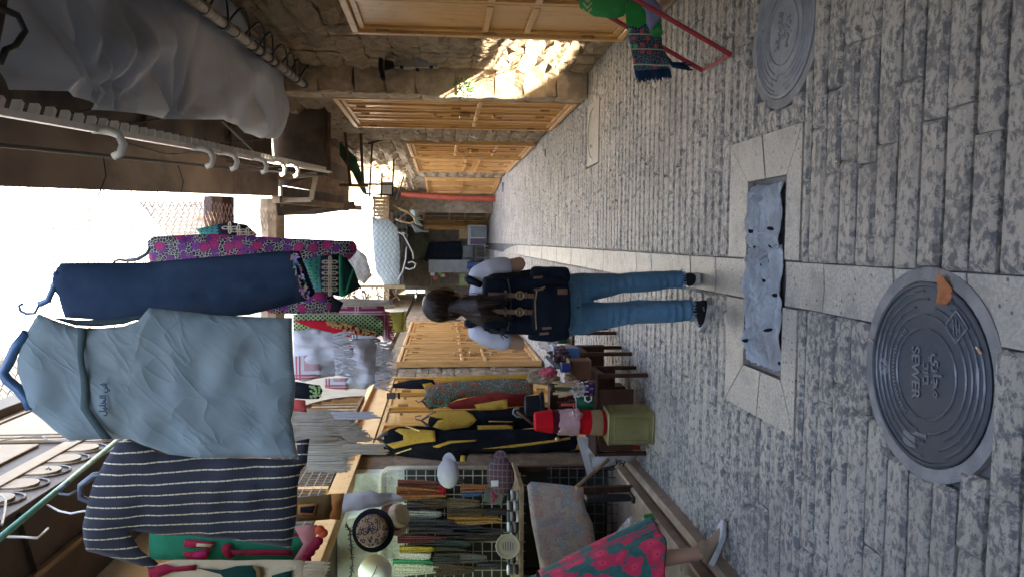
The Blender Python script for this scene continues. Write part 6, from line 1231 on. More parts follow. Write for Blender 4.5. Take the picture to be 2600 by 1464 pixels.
# shop lamp: fluorescent tube on the alcove ceiling
M_TUBE = NT('fluorescent_tube'); M_TUBE.out((.9, .95, .92), .4); M_TUBE.set(M_TUBE.b.inputs['Emission Color'], (.72, 1, .93, 1)); M_TUBE.set(M_TUBE.b.inputs['Emission Strength'], 9); M_TUBE = M_TUBE.mat
lt = thing('fluorescent_lamp', 'lit cool white fluorescent tube at the back of the left alcove', 'lamp', (-2.62, 5.2, 2.36)); m_ = MB(); m_.tube([(0, -.45, -.03), (0, .45, -.03)], .016, 10); m_.build('tube', M_TUBE, lt, smooth=True); m_ = MB(); m_.box((0, 0, .02), (.07, 1.0, .05), bev=.008); m_.build('housing', M_WHITEMET, lt)
for s_ in (-1, 1): m_ = MB(); m_.box((0, s_ * .47, -.025), (.04, .03, .05), bev=.004); m_.build('end_cap', M_WHITEMET, lt)
# ------------------------------------------------------------------ goods on the street in front of the shop
M_TIN = pm('olive_tinplate', (.235, .215, .085), (.19, .17, .065), (.30, .27, .13), sc_=5, rough=.42, bump=.12, met=.25, dsc=4)
tn = thing('tin_can', 'square olive tin can on the paving under the stack of fezzes', 'tin', (-1.355, 5.40, 0)); tn.rotation_euler = (0, 0, rad(-7)); m_ = MB(); m_.box((0, 0, .172), (.235, .235, .34), bev=.008); m_.build('body', M_TIN, tn)
for zz in (.006, .338): m_ = MB(); m_.box((0, 0, zz), (.243, .243, .012), bev=.004); m_.build('seam', M_TIN, tn)
for sx, sy in ((0, -1), (1, 0)):
    m_ = MB(); 
    for (a, b) in (((-.085, .045), (-.085, .295)), ((.085, .045), (.085, .295)), ((-.085, .045), (.085, .045)), ((-.085, .295), (.085, .295))):
        f = lambda p: Vector((p[0], -.118, p[1])) if sy else Vector((.118, p[0], p[1])); m_.tube([f(a), f(b)], .0045, 6)
    m_.build('pressed_frame', M_TIN, tn)
M_FEZRED = fabric('scarlet_felt', (.52, .008, .016), (.44, .006, .013), bump=.5); M_FEZMAR = fabric('maroon_felt', (.075, .008, .018), (.06, .006, .015)); M_FEZTAN = fabric('tan_felt', (.28, .19, .11), (.24, .16, .09)); M_PINKWRAP = NT('pink_plastic_wrap'); M_PINKWRAP.bump(M_PINKWRAP.noise(M_PINKWRAP.coord('World'), 40, 5), .8, .01); M_PINKWRAP = M_PINKWRAP.out((.46, .27, .28), .35)
fz = [(.348, .375, .090, .092, M_FEZRED, 'lowest red fez rim of the stack, on the tin can'), (.372, .470, .098, .090, M_FEZTAN, 'tan felt hat near the bottom of the fez stack'), (.455, .560, .092, .084, M_FEZRED, 'scarlet fez directly under the pink wrapped one'), (.548, .700, .102, .090, M_PINKWRAP, 'fez wrapped in pinkish crinkled plastic, middle of the stack'), (.690, .745, .088, .082, M_FEZMAR, 'dark maroon fez under the topmost red one'), (.740, .870, .088, .070, M_FEZRED, 'bright scarlet fez on top of the stack')]
for i, (z0, z1, ra, rb, mt, lbl) in enumerate(fz):
    t = thing('fez', lbl, 'hat', (-1.345 + i * .004, 5.40, z0), 0, 'stack of fezzes on the tin'); m_ = MB(); h_ = z1 - z0; n_ = 6 if mt is M_PINKWRAP else 3
    prof = [(ra * .97, 0), (ra, .004)] + [(ra + (rb - ra) * k / n_, h_ * k / n_) for k in range(1, n_)] + [(rb, h_ - .008), (rb * .95, h_ - .001), (.001, h_)]
    m_.lathe(prof, n=30)
    if mt is M_PINKWRAP: m_.v = [tuple(Vector(v) * (1 + .09 * mnoise.noise(Vector(v) * 30))) for v in m_.v]
    shade_auto(m_.build('felt_body', mt, t), 35)
    if i == 3: crumple('plastic_knot', None, None, 1462, 1052, 5.33, .035, (1, 1, 1.3), M_PINKWRAP, 5, t)
    if i == 5: m_ = MB(); m_.tube([(0, 0, h_), (0, 0, h_ + .012)], .003, 6); m_.tube([(0, 0, h_ + .010), (-.05, -.02, h_ + .006), (-.074, -.03, h_ - .03)], .002, 5); m_.build('tassel_cord', M_BLACK, t)
# shopping bag behind the tin
M_BAGW = pm('white_carrier_plastic', (.52, .51, .50), (.45, .44, .43), sc_=7, rough=.38, bump=.35, bsc=16); M_BAGRED = pm('red_bag_print', (.55, .06, .04), (.50, .10, .07), sc_=6, rough=.4, bump=.1); M_BAGYEL = pm('yellow_bag_print', (.60, .42, .04), bump=.1, rough=.4)
sb = garment('carrier_bag', 'white plastic carrier bag with red and yellow print behind the tin can', 'bag', [(1472, 1106), (1500, 1110), (1540, 1120), (1600, 1124), (1640, 1128), (1642, 1146), (1610, 1166), (1570, 1176), (1520, 1186), (1500, 1200), (1490, 1170), (1478, 1140)], 5.75, M_BAGW, part='bag_body', thick=.11, fold=.012, nf=3, res=.025, crease=.02)
patch(sb, 'red_print', [(1528, 1132), (1600, 1130), (1640, 1132), (1630, 1140), (1580, 1146), (1540, 1144)], 5.75, M_BAGRED, lift=.075, crease=.012); patch(sb, 'yellow_print', [(1506, 1114), (1530, 1118), (1534, 1130), (1512, 1124)], 5.75, M_BAGYEL, lift=.07)
for body, px, py, sz, mt in (('white', 1512, 1142, .034, M_REDCLOTH), ('HA', 1574, 1172, .062, M_INK)):
    me = text_mesh(body, sz, .0008, .001); o = link('bag_lettering', me, mt, sb, P(px, py, 5.66) - Vector(sb.location)); o.rotation_euler = (math.pi / 2, rad(-14 if body == 'white' else -70), 0)
m_ = MB(); m_.bar(P(1472, 1108, 5.72) - Vector(sb.location), P(1500, 1206, 5.72) - Vector(sb.location), .05, .008, up=(0, 1, 0)); m_.build('handle', M_BAGW, sb)
m_ = MB(); m_.tube([P(1462, 1236, 5.3), P(1520, 1186, 5.5), P(1545, 1165, 5.6)], .014, 7); m_.build('wooden_pole', M_WOOD, label='thin wooden pole slanting behind the carrier bag', cat='pole')
# benches
def bench(label, x0, x1, y0, y1, H):
    t = thing('wooden_bench', label, 'bench', ((x0 + x1) / 2, (y0 + y1) / 2, 0)); w_, d_ = x1 - x0, y1 - y0; m_ = MB(); m_.box((0, 0, H - .012), (w_, d_, .024), bev=.004); m_.build('top', M_DARKWOOD, t)
    for sx in (-1, 1):
        for sy in (-1, 1): m_ = MB(); m_.box((sx * (w_ / 2 - .016), sy * (d_ / 2 - .016), (H - .025) / 2), (.03, .03, H - .026), bev=.004); m_.build('leg', M_DARKWOOD, t)
        m_ = MB(); m_.box((sx * (w_ / 2 - .016), 0, H - .05), (.022, d_ - .064, .045), bev=.003); m_.build('side_apron', M_DARKWOOD, t)
    m_ = MB(); m_.box((-.04, -d_ / 2 + .01, H - .16), (w_ - .16, .018, .26), bev=.003); m_.build('front_panel', M_DARKWOOD, t); return t
bench('near dark brown bench carrying mugs and a woven basket', -1.62, -.99, 5.47, 5.84, .40); bench('far dark brown bench carrying the blue bin', -1.55, -.90, 5.95, 6.34, .43); bench('farthest dark bench half hidden by the walking woman', -1.4, -.80, 6.52, 6.9, .40)
def mug(label, px, py, Y, R, Hh, mat, rim, handle=True, spots=False, zb=.40, hang=0):
    a = P(px, py, Y); t = thing('enamel_mug', label, 'mug', (a.x, Y, zb)); m_ = MB(); m_.lathe([(.001, .002), (R * .94, .0), (R * .97, .004), (R, Hh), (R * .94, Hh), (R * .9, .01), (.001, .01)], n=26); shade_auto(m_.build('cup', mat, t), 50)
    m_ = MB(); m_.tube([(R * math.cos(k * math.pi / 12), R * math.sin(k * math.pi / 12), Hh) for k in range(24)], .0035, 6, closed=True); m_.build('rim', rim, t, smooth=True)
    if handle: m_ = MB(); m_.tube([Vector((-R * .95, -.01, Hh * .8)), Vector((-R - .03, -.02, Hh * .78)), Vector((-R - .042, -.02, Hh * .5)), Vector((-R - .028, -.02, Hh * .22)), Vector((-R * .95, -.01, Hh * .2))], .006, 8); m_.build('handle', rim, t, smooth=True)
    if spots:
        q = random.Random(4)
        for k in range(8): m_ = MB(); an = -math.pi / 2 + (k - 3.5) * .42; z_ = Hh * (.3 + .4 * (k % 2)); m_.ball((R * .985 * math.cos(an), R * .985 * math.sin(an), z_), .011, 8, 5, sq=(.6, .6, 1.3)); m_.build('painted_spot', (M_CORAL, M_PEARL)[k % 2], t)
    return t
M_BLUEEN = pm('cobalt_enamel', (.015, .03, .16), (.02, .045, .20), sc_=10, rough=.22, bump=0); M_GREENEN = pm('bottle_green_enamel', (.008, .11, .055), (.01, .14, .07), sc_=10, rough=.22, bump=0)
mug('cobalt blue enamel mug with painted spots and a white handle', 1500, 986, 5.56, .055, .085, M_BLUEEN, M_WHITEMET, spots=True); mug('large bottle green enamel mug full of small tools', 1488, 1024, 5.60, .058, .135, M_GREENEN, M_COOL, handle=False)
m_ = MB(); q = random.Random(2); t = thing('tool_bunch', 'bunch of small dark tools standing in the green mug', 'tools', P(1455, 1024, 5.6))
for k in range(9): m_ = MB(); a = Vector((q.uniform(-.03, .03), q.uniform(-.03, .03), -.10)); b = a + Vector((q.uniform(-.05, .05), q.uniform(-.03, .03), q.uniform(.13, .22))); m_.tube([a, b], [.006, .010], 6); m_.build('tool', (M_BLACK, M_RUSTBAR, M_CORAL, M_FEZMAR)[k % 4], t)
M_BASKET = NT('red_brown_wicker'); v_ = M_BASKET.coord('Object'); x_, y_, z_ = M_BASKET.sep(v_); wv_ = M_BASKET.m('MULTIPLY', M_BASKET.m('SINE', M_BASKET.m('MULTIPLY', M_BASKET.m('ADD', x_, y_), 420)), M_BASKET.m('SINE', M_BASKET.m('MULTIPLY', z_, 420))); M_BASKET.bump(wv_, .8, .006); M_BASKET = M_BASKET.out(M_BASKET.mix(M_BASKET.step(wv_, -.4, .4), (.07, .02, .012), (.24, .10, .05)), .55)
a = P(1490, 935, 5.72); t = thing('woven_basket', 'red-brown woven box basket on the near bench', 'basket', (a.x, 5.72, .40)); m_ = MB(); m_.box((0, 0, .085), (.15, .15, .17), bev=.008); m_.build('woven_body', M_BASKET, t)
for zz in (.006, .165): m_ = MB(); m_.box((0, 0, zz), (.16, .16, .016), bev=.005); m_.build('woven_rim', M_BASKET, t)
mug('open blue enamel cup lying against the woven basket', 1452, 932, 5.6, .038, .07, M_BLUEEN, M_BLUEP, handle=False, zb=.575)
a = P(1478, 905, 6.1); t = thing('storage_bin', 'blue steel bin with a pale rim on the far bench', 'bin', (a.x, 6.1, .43)); m_ = MB(); m_.prism([Vector((x_ * .085, y_ * .085, 0)) for x_, y_ in ((-1, -1), (1, -1), (1, 1), (-1, 1))], (0, 0, 0), (0, 0, .21)); m_.build('bin_body', M_BLUEP, t); m_ = MB(); m_.tube([(x_ * .09, y_ * .09, .212) for x_, y_ in ((-1, -1), (1, -1), (1, 1), (-1, 1))], .006, 6, closed=True); m_.build('rim', M_COOL, t)
crumple('folded_jeans', 'bundle of dark checked cloth stuffed into the blue bin', 'cloth', 1424, 900, 6.05, .085, (.8, .8, 1.1), M_PLAID, 8); crumple('pink_sponge', 'pink fluffy sponge beside the tan pouch', 'sponge', 1392, 944, 5.9, .055, (.75, .7, 1.2), fabric('pink_fluff', (.55, .12, .17), (.48, .09, .14), bump=1.0), 9); crumple('tan_stone', 'rounded tan wooden piece beside the woven basket', 'carving', 1446, 958, 5.6, .035, (.8, .8, 1.2), M_WOOD, 10)
sk = thing('stick_bundle', 'bundle of pale twigs wrapped in clear plastic on the near bench', 'sticks', (P(1460, 986, 5.52).x, 5.52, .49)); q = random.Random(5)
for k in range(13): m_ = MB(); x_, y_ = q.uniform(-.05, .05), q.uniform(-.03, .03); m_.tube([(x_ * .5, y_ * .5, 0), (x_ * .8, y_, .11), (x_ * 1.1, y_, .2 + q.uniform(-.03, .03))], q.uniform(.007, .010), 6); m_.build('twig', M_PALEWOOD if k % 3 else M_OLIVEPLAIN, sk)
crumple('plastic_wrap', None, None, 1468, 988, 5.5, .05, (1.0, .8, 1.2), M_CLEAR, 12, sk)
M_TANPOUCH = fabric('tan_cotton_pouch', (.36, .27, .18), (.30, .22, .14)); crumple('tan_pouch', 'tan drawstring pouch with pale leather scraps left of the pink sponge', 'pouch', 1378, 955, 6.3, .09, (.75, .7, 1.5), M_TANPOUCH, 13); m_ = MB(); m_.bar(P(1386, 902, 5.95), P(1416, 932, 5.95), .045, .03); m_.build('wooden_brush', M_GREYPANEL, label='grey brush handle leaning over the pink sponge', cat='brush')
m_ = MB(); c, d = px_box(6.8, 1398, 1446, 852, 872, .2); m_.box(c, d, bev=.006); m_.box(c + Vector((0, -.01, d[2] / 2 + .008)), (d[0] * 1.06, d[1] * 1.06, .02), bev=.004); m_.build('green_box', M_GREENEN, label='dark green box behind the walking woman on the far bench', cat='box'); crumple('clear_bag', 'clear plastic bag on the dark green box', 'bag', 1392, 870, 6.7, .08, (.8, .7, 1.1), M_CLEAR, 14)
crumple('clear_bag', 'clear plastic bag between the bench legs', 'bag', 1572, 938, 6.2, .06, (.8, .8, 1), M_CLEAR, 15); m_ = MB(); c, d = px_box(6.6, 1570, 1612, 925, 952, .25); m_.box(c, d, bev=.006); m_.prism([c + Vector((-d[0] / 2, -d[1] / 2, d[2] / 2)), c + Vector((d[0] / 2, -d[1] / 2, d[2] / 2)), c + Vector((d[0] / 2, -d[1] / 2 - .05, d[2] / 2 + .04)), c + Vector((-d[0] / 2, -d[1] / 2 - .05, d[2] / 2 + .04))], (0, 0, 0), (0, 0, .004)); m_.build('cardboard_box', M_CARD, label='open brown carton under the benches', cat='carton')
bh = thing('black_hat', 'tall black velvet hat behind the topmost fez', 'hat', (P(1372, 1028, 5.9).x, 5.9, .745)); m_ = MB(); m_.lathe([(.10, 0), (.102, .02), (.085, .03), (.08, .13), (.076, .14), (.001, .142)], n=26); m_.build('felt_body', M_BLACKCL, bh); m_ = MB(); m_.lathe([(.08, -.004), (.115, -.004), (.115, .004), (.08, .006)], n=26); m_.build('brim', M_BLACKCL, bh)
m_ = MB(); m_.box(P(1440, 1010, 6.05) - Vector((0, 0, .16)), (.22, .2, .62), bev=.01); m_.box(P(1440, 1010, 6.05) + Vector((0, -.11, .1)), (.18, .02, .12), bev=.005); m_.build('goods_chest', M_DARKWOOD, label='dark upright chest behind the fezzes and benches', cat='chest')
cn2 = thing('walking_cane', 'wooden cane with a grey hooked handle leaning behind the fezzes', 'cane', P(1366, 1092, 5.8)); L0 = Vector(cn2.location); m_ = MB(); m_.tube([P(1312, 1044, 5.8) - L0, P(1330, 1056, 5.8) - L0, P(1366, 1086, 5.8) - L0], .012, 8); m_.build('shaft', M_RUSTBAR, cn2, smooth=True); m_ = MB(); m_.tube([P(1330, 1058, 5.8) - L0, P(1312, 1056, 5.8) - L0, P(1303, 1048, 5.8) - L0, P(1305, 1038, 5.8) - L0, P(1318, 1036, 5.8) - L0], .009, 8); m_.build('hooked_handle', M_GREYPANEL, cn2, smooth=True)
# ------------------------------------------------------------------ red stand with scarves on the right
st = thing('red_stand', 'red tubular folding stand draped with scarves at the right wall', 'stand', (1.0, 4.16, 0)); L0 = Vector(st.location)
up_ = Vector((.29, 0, .56))
m_ = MB(); a, b = Vector((1.0, 3.95, .012)), Vector((1.01, 4.38, .012)); m_.tube([a + up_ * 1.9 - L0, a - L0, b - L0, b + up_ * 1.9 - L0], .0135, 8); m_.build('front_leg_frame', M_RED, st, smooth=False)
m_ = MB(); u2 = Vector((-.05, 0, .56)); a, b = Vector((1.66, 3.98, .112)), Vector((1.66, 4.35, .112)); m_.tube([a + u2 * 1.75 - L0, a - L0, b - L0, b + u2 * 1.75 - L0], .0135, 8); m_.build('back_leg_frame', M_RED, st)
m_ = MB(); m_.tube([Vector((1.0, 3.95, .012)) + up_ * 1.88 - L0, Vector((1.01, 4.38, .012)) + up_ * 1.88 - L0], .011, 8); m_.build('cross_bar', M_RED, st)
def patterned():
    n, uv = uvn('dark_woven_scarf'); x, y, _ = n.sep(uv); bx = n.m('FRACT', n.m('DIVIDE', x, .085)); st_ = n.m('MULTIPLY', n.m('GREATER_THAN', bx, .42), n.m('LESS_THAN', bx, .5)); c = n.mix(n.step(n.noise(uv, 9, 3), .45, .55), (.01, .014, .04), (.008, .07, .10)); c = n.mix(n.m('MULTIPLY', st_, .8), c, (.55, .58, .42)); v = n.voro(uv, 24, 'F1', .6, '2D'); c = n.mix(n.m('MULTIPLY', n.m('LESS_THAN', v.outputs[0], .30), n.m('GREATER_THAN', n.sep(v.outputs[1])[0], .6)), c, n.mix(n.m('GREATER_THAN', n.sep(v.outputs[1])[1], .5), (.55, .03, .05), (.08, .38, .16))); c = n.mix(n.m('MULTIPLY', n.m('LESS_THAN', n.voro(uv, 60, 'DISTANCE_TO_EDGE', 1, '2D').outputs[0], .06), .45), c, (.40, .45, .42)); return n.out(c, .75)
M_PATSC = patterned()
def greenscarf():
    n, uv = uvn('green_border_scarf'); x, y, _ = n.sep(uv); b = n.m('MULTIPLY', n.m('GREATER_THAN', y, .035), n.m('LESS_THAN', y, .085)); w_ = n.m('LESS_THAN', n.m('FRACT', n.m('ADD', n.m('DIVIDE', x, .03), n.m('MULTIPLY', n.m('SINE', n.m('MULTIPLY', y, 130)), .35))), .45); c = n.mix(n.noise(uv, 12, 3), (.015, .25, .06), (.03, .34, .09)); return n.out(n.mix(n.m('MULTIPLY', b, w_), c, (.40, .45, .18)), .7)
gs = garment('green_scarf', 'bright green scarf with a wavy gold border on the red stand', 'scarf', [(1465, -40), (1540, -46), (1602, -30), (1598, 15), (1585, 40), (1560, 48), (1510, 42), (1472, 20)], 4.35, greenscarf(), thick=.03, fold=.012, nf=2, res=.03)
ps = garment('patterned_scarf', 'dark patterned scarf with a green fold and blue fringe hanging from the red stand', 'scarf', [(1592, -20), (1640, -30), (1672, 20), (1680, 70), (1684, 110), (1690, 140), (1706, 158), (1700, 172), (1660, 178), (1612, 182), (1606, 150), (1598, 100), (1590, 50)], 4.25, M_PATSC, thick=.03, fold=.016, nf=3, res=.02, tilt=.0)
patch(ps, 'green_fold', [(1588, 10), (1608, 0), (1650, 20), (1684, 72), (1672, 84), (1640, 60), (1620, 70), (1590, 62)], 4.25, fabric('vivid_green_scarf', (.015, .25, .05), (.03, .33, .08)), lift=.034, fold=.01, crease=.01); patch(ps, 'lavender_fold', [(1612, -20), (1640, -30), (1674, 10), (1684, 36), (1668, 60), (1650, 78), (1642, 62), (1640, 30), (1622, 4)], 4.25, fabric('lavender_scarf_back', (.22, .25, .42), (.28, .28, .45), (.40, .15, .25), dsc=16), lift=.05, fold=.008, crease=.008)
M_BLUEFR = fabric('navy_blue_fringe', (.01, .03, .075), (.015, .05, .11)); fringe(ps, 'fringe', (1612, 182), (1700, 174), 30, 4.23, M_BLUEFR, 90, .003, 17, dirv=(.25, .9), spread=.25); fringe(ps, 'fringe', (1698, 158), (1708, 172), 52, 4.23, M_BLUEFR, 40, .003, 18, dirv=(.95, .12), spread=.25); fringe(ps, 'green_fringe', (1672, 70), (1650, 84), 22, 4.2, pm('green_thread', (.02, .28, .06), bump=0), 40, .003, 19, dirv=(.7, .6), spread=.3)
m_ = MB(); m_.box((1.66, 4.9, .05), (.10, 1.9, .10), bev=.01); m_.box((1.60, 4.9, .02), (.04, 1.9, .03), bev=.006); m_.build('door_sill', pm('brown_stained_sill', (.26, .17, .09), (.18, .11, .06), (.12, .075, .045), sc_=8, rough=.7, bump=.4), label='brown stained stone sill below the nearest right door', cat='sill')
# ------------------------------------------------------------------ rag in the drain, litter
def rag(label, x0, x1, y0, y1, z, seed, holes):
    nx, ny = int((x1 - x0) / .0065), int((y1 - y0) / .0065); V = []; F = []; r = random.Random(seed)
    for j in range(ny + 1):
        for i in range(nx + 1):
            u, v = i / nx, j / ny; x, y_ = x0 + (x1 - x0) * u, y0 + (y1 - y0) * v; p = Vector((x, y_, seed))
            y2 = y_ + .03 * mnoise.noise(Vector((x * 5, 0, seed))) * 1.0 + (.02 * (mnoise.noise(p * 12)) if j in (0, ny) else 0); x2 = x + (.02 * mnoise.noise(p * 14) if i in (0, nx) else 0)
            rid = .019 * (1 - 2 * abs(math.sin(v * 19 + 2.6 * mnoise.noise(Vector((x * 4.5, y_ * 3, seed + 2)))))) + .022 * abs(mnoise.noise(Vector((x * 7, y_ * 15, seed)))) + .016 * abs(mnoise.noise(Vector((x * 15 + y_ * 9, y_ * 22 - x * 6, 2)))) + .006 * mnoise.noise(Vector((x * 40, y_ * 50, 2)))
            ed = min(u * 8, (1 - u) * 8, v * 6, (1 - v) * 6, 1)
            V.append((x2, y2, z + (rid * 1.7 + .006) * (.3 + .7 * ed) - .014 * (1 - ed)))
    k = nx + 1; F = [(j * k + i, j * k + i + 1, (j + 1) * k + i + 1, (j + 1) * k + i) for j in range(ny) for i in range(nx)]; n_ = len(V)
    V += [(a, b, c - .003) for a, b, c in V]; F += [tuple(n_ + q for q in reversed(f)) for f in F[:nx * ny]]
    ring = [i for i in range(nx)] + [j * k + nx for j in range(ny)] + [ny * k + i for i in range(nx, 0, -1)] + [j * k for j in range(ny, 0, -1)]
    F += [(ring[i], n_ + ring[i], n_ + ring[(i + 1) % len(ring)], ring[(i + 1) % len(ring)]) for i in range(len(ring))]
    me = bpy.data.meshes.new('rag'); me.from_pydata(V, [], F); me.update(); return link('drain_rag', me, M_RAG, smooth=True), label
def ragmat():
    n = NT('grey_blue_rag'); v = n.coord('World'); st_ = n.vm('MULTIPLY', v, (1, 3, 1)); c = n.mix(n.step(n.noise(st_, 9, 5), .35, .65), (.30, .345, .39), (.45, .50, .54)); c = n.mix(n.step(n.noise(v, 3, 4), .5, .7), c, (.30, .30, .29)); hv = n.voro(n.vm('MULTIPLY', v, (1, 1.6, 1)), 13, 'F1', 1, '2D'); c = n.mix(n.m('MULTIPLY', n.m('LESS_THAN', hv.outputs[0], .12), n.m('GREATER_THAN', n.sep(hv.outputs[1])[0], .62)), c, (.01, .011, .014)); n.bump(n.noise(st_, 30, 6, .65), .9, .012); return n.out(c, .85, Specular_IOR_Level=.2)
M_RAG = ragmat()
for a in ((-.60, -.01, 3.325, 3.675, -.002, 3, 'long grey rag with holes lying in the drain slot, left half'), (-.03, .275, 3.335, 3.66, .006, 6, 'torn bluish rag lying in the drain slot, right half')):
    o, l_ = rag(a[6], *a[:4], a[4], a[5], None); tag(o, a[6], 'rag')
M_DRYLEAF = pm('dry_leaf', (.40, .13, .04), (.28, .09, .03), sc_=40, rough=.7, bump=.3)
c = PZ(2398, 740); m_ = MB(); V = [Vector((.055 * math.cos(a) * (.6 + .4 * abs(math.cos(a * 1.5))), .035 * math.sin(a), .008 + .012 * math.cos(a * 2))) for a in [k * math.pi / 8 for k in range(16)]]
m_.add([Vector((0, 0, .004))] + V + [Vector((0, 0, .003))] + [v - Vector((0, 0, .001)) for v in V], [(0, 1 + k, 1 + (k + 1) % 16) for k in range(16)] + [(17, 18 + (k + 1) % 16, 18 + k) for k in range(16)]); m_.tube([V[0], V[0] + Vector((.025, .004, -.004))], .0012, 5); m_.build('dry_leaf', M_DRYLEAF, loc=(c.x, c.y, .002), label='curled orange dry leaf on the big sewer cover', cat='leaf', smooth=True)
M_BUTT = pm('cigarette_butt', (.50, .28, .12), (.62, .55, .45), sc_=30, rough=.8, bump=0)
for (px, py, rz, l_) in ((2490, 888, .9, 'cigarette butt on the big sewer cover'), (2128, 410, 1.4, 'cigarette butt on the paving right of the drain'), (2214, 862, 1.5, 'cigarette butt at the edge of the big sewer cover')):
    c = PZ(px, py); m_ = MB(); a = Vector((math.cos(rz), math.sin(rz), 0)) * .013; m_.tube([-a, -a * .3, a], [.0042, .0042, .0036], 7); m_.build('cigarette_butt', M_BUTT, loc=(c.x, c.y, .006), label=l_, cat='cigarette')
for (px, py, s_, l_) in ((1386, 388, .05, 'white scrap of litter in the middle of the paving'), (1278, 475, .10, 'white plastic litter at the foot of the far right wall'), (1545, 260, .02, 'tiny white scrap near the stone pier')):
    o = crumple('litter_scrap', l_, 'litter', px, py, 8, s_, (1.2, .8, .35), M_PAPER, int(px)); c = PZ(px, py); o.location = (c.x, c.y, s_ * .3)
# ------------------------------------------------------------------ people
M_SKIN = NT('skin'); v_ = M_SKIN.coord('Object'); M_SKIN.bump(M_SKIN.noise(v_, 180, 3), .1, .002); M_SKIN = M_SKIN.out(M_SKIN.mix(M_SKIN.noise(v_, 7, 3), (.40, .235, .16), (.46, .275, .19)), .55, Subsurface_Weight=.08)
def hairmat():
    n = NT('dark_brown_hair'); v = n.vm('MULTIPLY', n.coord('Object'), (1, 1, .09)); a = n.noise(v, 170, 4, .6); c = n.mix(n.step(a, .38, .66), (.006, .004, .004), (.038, .017, .011)); n.bump(a, .8, .006); return n.out(c, .42, Specular_IOR_Level=.28)
M_HAIR = hairmat()
M_SHIRT = fabric('pale_lavender_jersey', (.58, .60, .68), (.54, .56, .64), bump=.3)
def denim():
    n = NT('blue_denim'); v = n.coord('Object'); c = n.mix(n.step(n.noise(v, 6, 4), .35, .65), (.055, .165, .285), (.08, .225, .36)); c = n.mix(n.step(n.noise(n.vm('MULTIPLY', v, (1, 1, .25)), 60, 3), .5, .75), c, (.10, .22, .33)); n.bump(n.m('ADD', n.noise(n.vm('MULTIPLY', v, (1, 1, 2.2)), 15, 4), n.m('MULTIPLY', n.noise(v, 260, 2), .25)), .55, .014); return n.out(c, .8)
M_DENIM = denim(); M_FRAY = pm('frayed_denim', (.16, .33, .46), (.10, .24, .38), sc_=40, rough=.9, bump=0)
M_PACK = fabric('navy_canvas', (.006, .010, .019), (.010, .016, .027), (.013, .019, .028), bump=.6); M_LEATHER = pm('brown_leather', (.15, .075, .038), (.10, .05, .028), sc_=16, rough=.5, bump=.15, co='Object'); M_BRASS = pm('dull_brass', (.42, .32, .18), (.34, .25, .13), sc_=20, rough=.35, met=.8, bump=0)
M_SHOE = fabric('black_canvas_shoe', (.014, .015, .019), (.02, .021, .026)); M_SOLE = pm('off_white_rubber', (.42, .43, .43), (.33, .335, .335), sc_=14, rough=.6, bump=.1, co='Object')
def limb(m_, pts, rs, n=14):
    """tapered limb from ball joints"""
    P_ = [Vector(p) for p in pts]; Q = []; R_ = []
    for i in range(len(P_) - 1):
        for k in range(4): Q.append(P_[i].lerp(P_[i + 1], k / 4)); R_.append(rs[i] + (rs[i + 1] - rs[i]) * k / 4)
    Q.append(P_[-1]); R_.append(rs[-1]); m_.tube(Q, R_, n)
    for p, r in ((P_[0], rs[0]), (P_[-1], rs[-1])): m_.ball(p, r * .98, 12, 8)
def head_geo(m_, c, fw, s=1.0):
    """skull, jaw, nose, ears; fw = facing direction (unit, horizontal)"""
    f = Vector(fw).normalized(); r = f.cross(Vector((0, 0, 1))); B = Matrix((r, f, Vector((0, 0, 1)))).transposed(); c = Vector(c)
    m_.ball(c + B @ Vector((0, -.008, .025)) * s, .088 * s, 18, 14, sq=(.86, 1.08, 1.0), M=B); m_.ball(c + B @ Vector((0, .035, -.045)) * s, .062 * s, 16, 12, sq=(.9, .95, 1.05), M=B)
    m_.ball(c + B @ Vector((0, .062, -.085)) * s, .028 * s, 10, 8, M=B); m_.ball(c + B @ Vector((0, .105, -.02)) * s, .014 * s, 10, 8, sq=(.9, 1.2, 1.3), M=B); m_.ball(c + B @ Vector((0, .095, .0)) * s, .010 * s, 8, 6, sq=(.8, 1, 2.4), M=B)
    for sx in (-1, 1): m_.ball(c + B @ Vector((sx * .08, -.005, -.012)) * s, .030 * s, 10, 8, sq=(.35, .65, 1.05), M=B); m_.ball(c + B @ Vector((sx * .036, .075, -.03)) * s, .022 * s, 8, 6, M=B)
    return B
def face_parts(parent, c, B, s=1.0):
    L0 = Vector(parent.location); c = Vector(c) - L0
    for sx in (-1, 1):
        m_ = MB(); m_.ball(c + B @ Vector((sx * .032, .088, .008)) * s, .0125 * s, 10, 8); o = m_.build('eye', M_WHITEMET, parent, smooth=True); m_ = MB(); m_.ball(c + B @ Vector((sx * .032, .0965, .008)) * s, .006 * s, 8, 6); m_.build('iris', M_BLACK, o)
        m_ = MB(); m_.tube([c + B @ Vector((sx * .018, .100, .027)) * s, c + B @ Vector((sx * .034, .098, .031)) * s, c + B @ Vector((sx * .05, .086, .026)) * s], .003 * s, 5); m_.build('eyebrow', M_HAIR, parent)
    m_ = MB(); m_.ball(c + B @ Vector((0, .094, -.056)) * s, .018 * s, 10, 6, sq=(1.2, .35, .38), M=B); m_.build('lips', pm('lips', (.35, .12, .10), bump=0) if 'lips' not in bpy.data.materials else bpy.data.materials['lips'], parent, smooth=True)
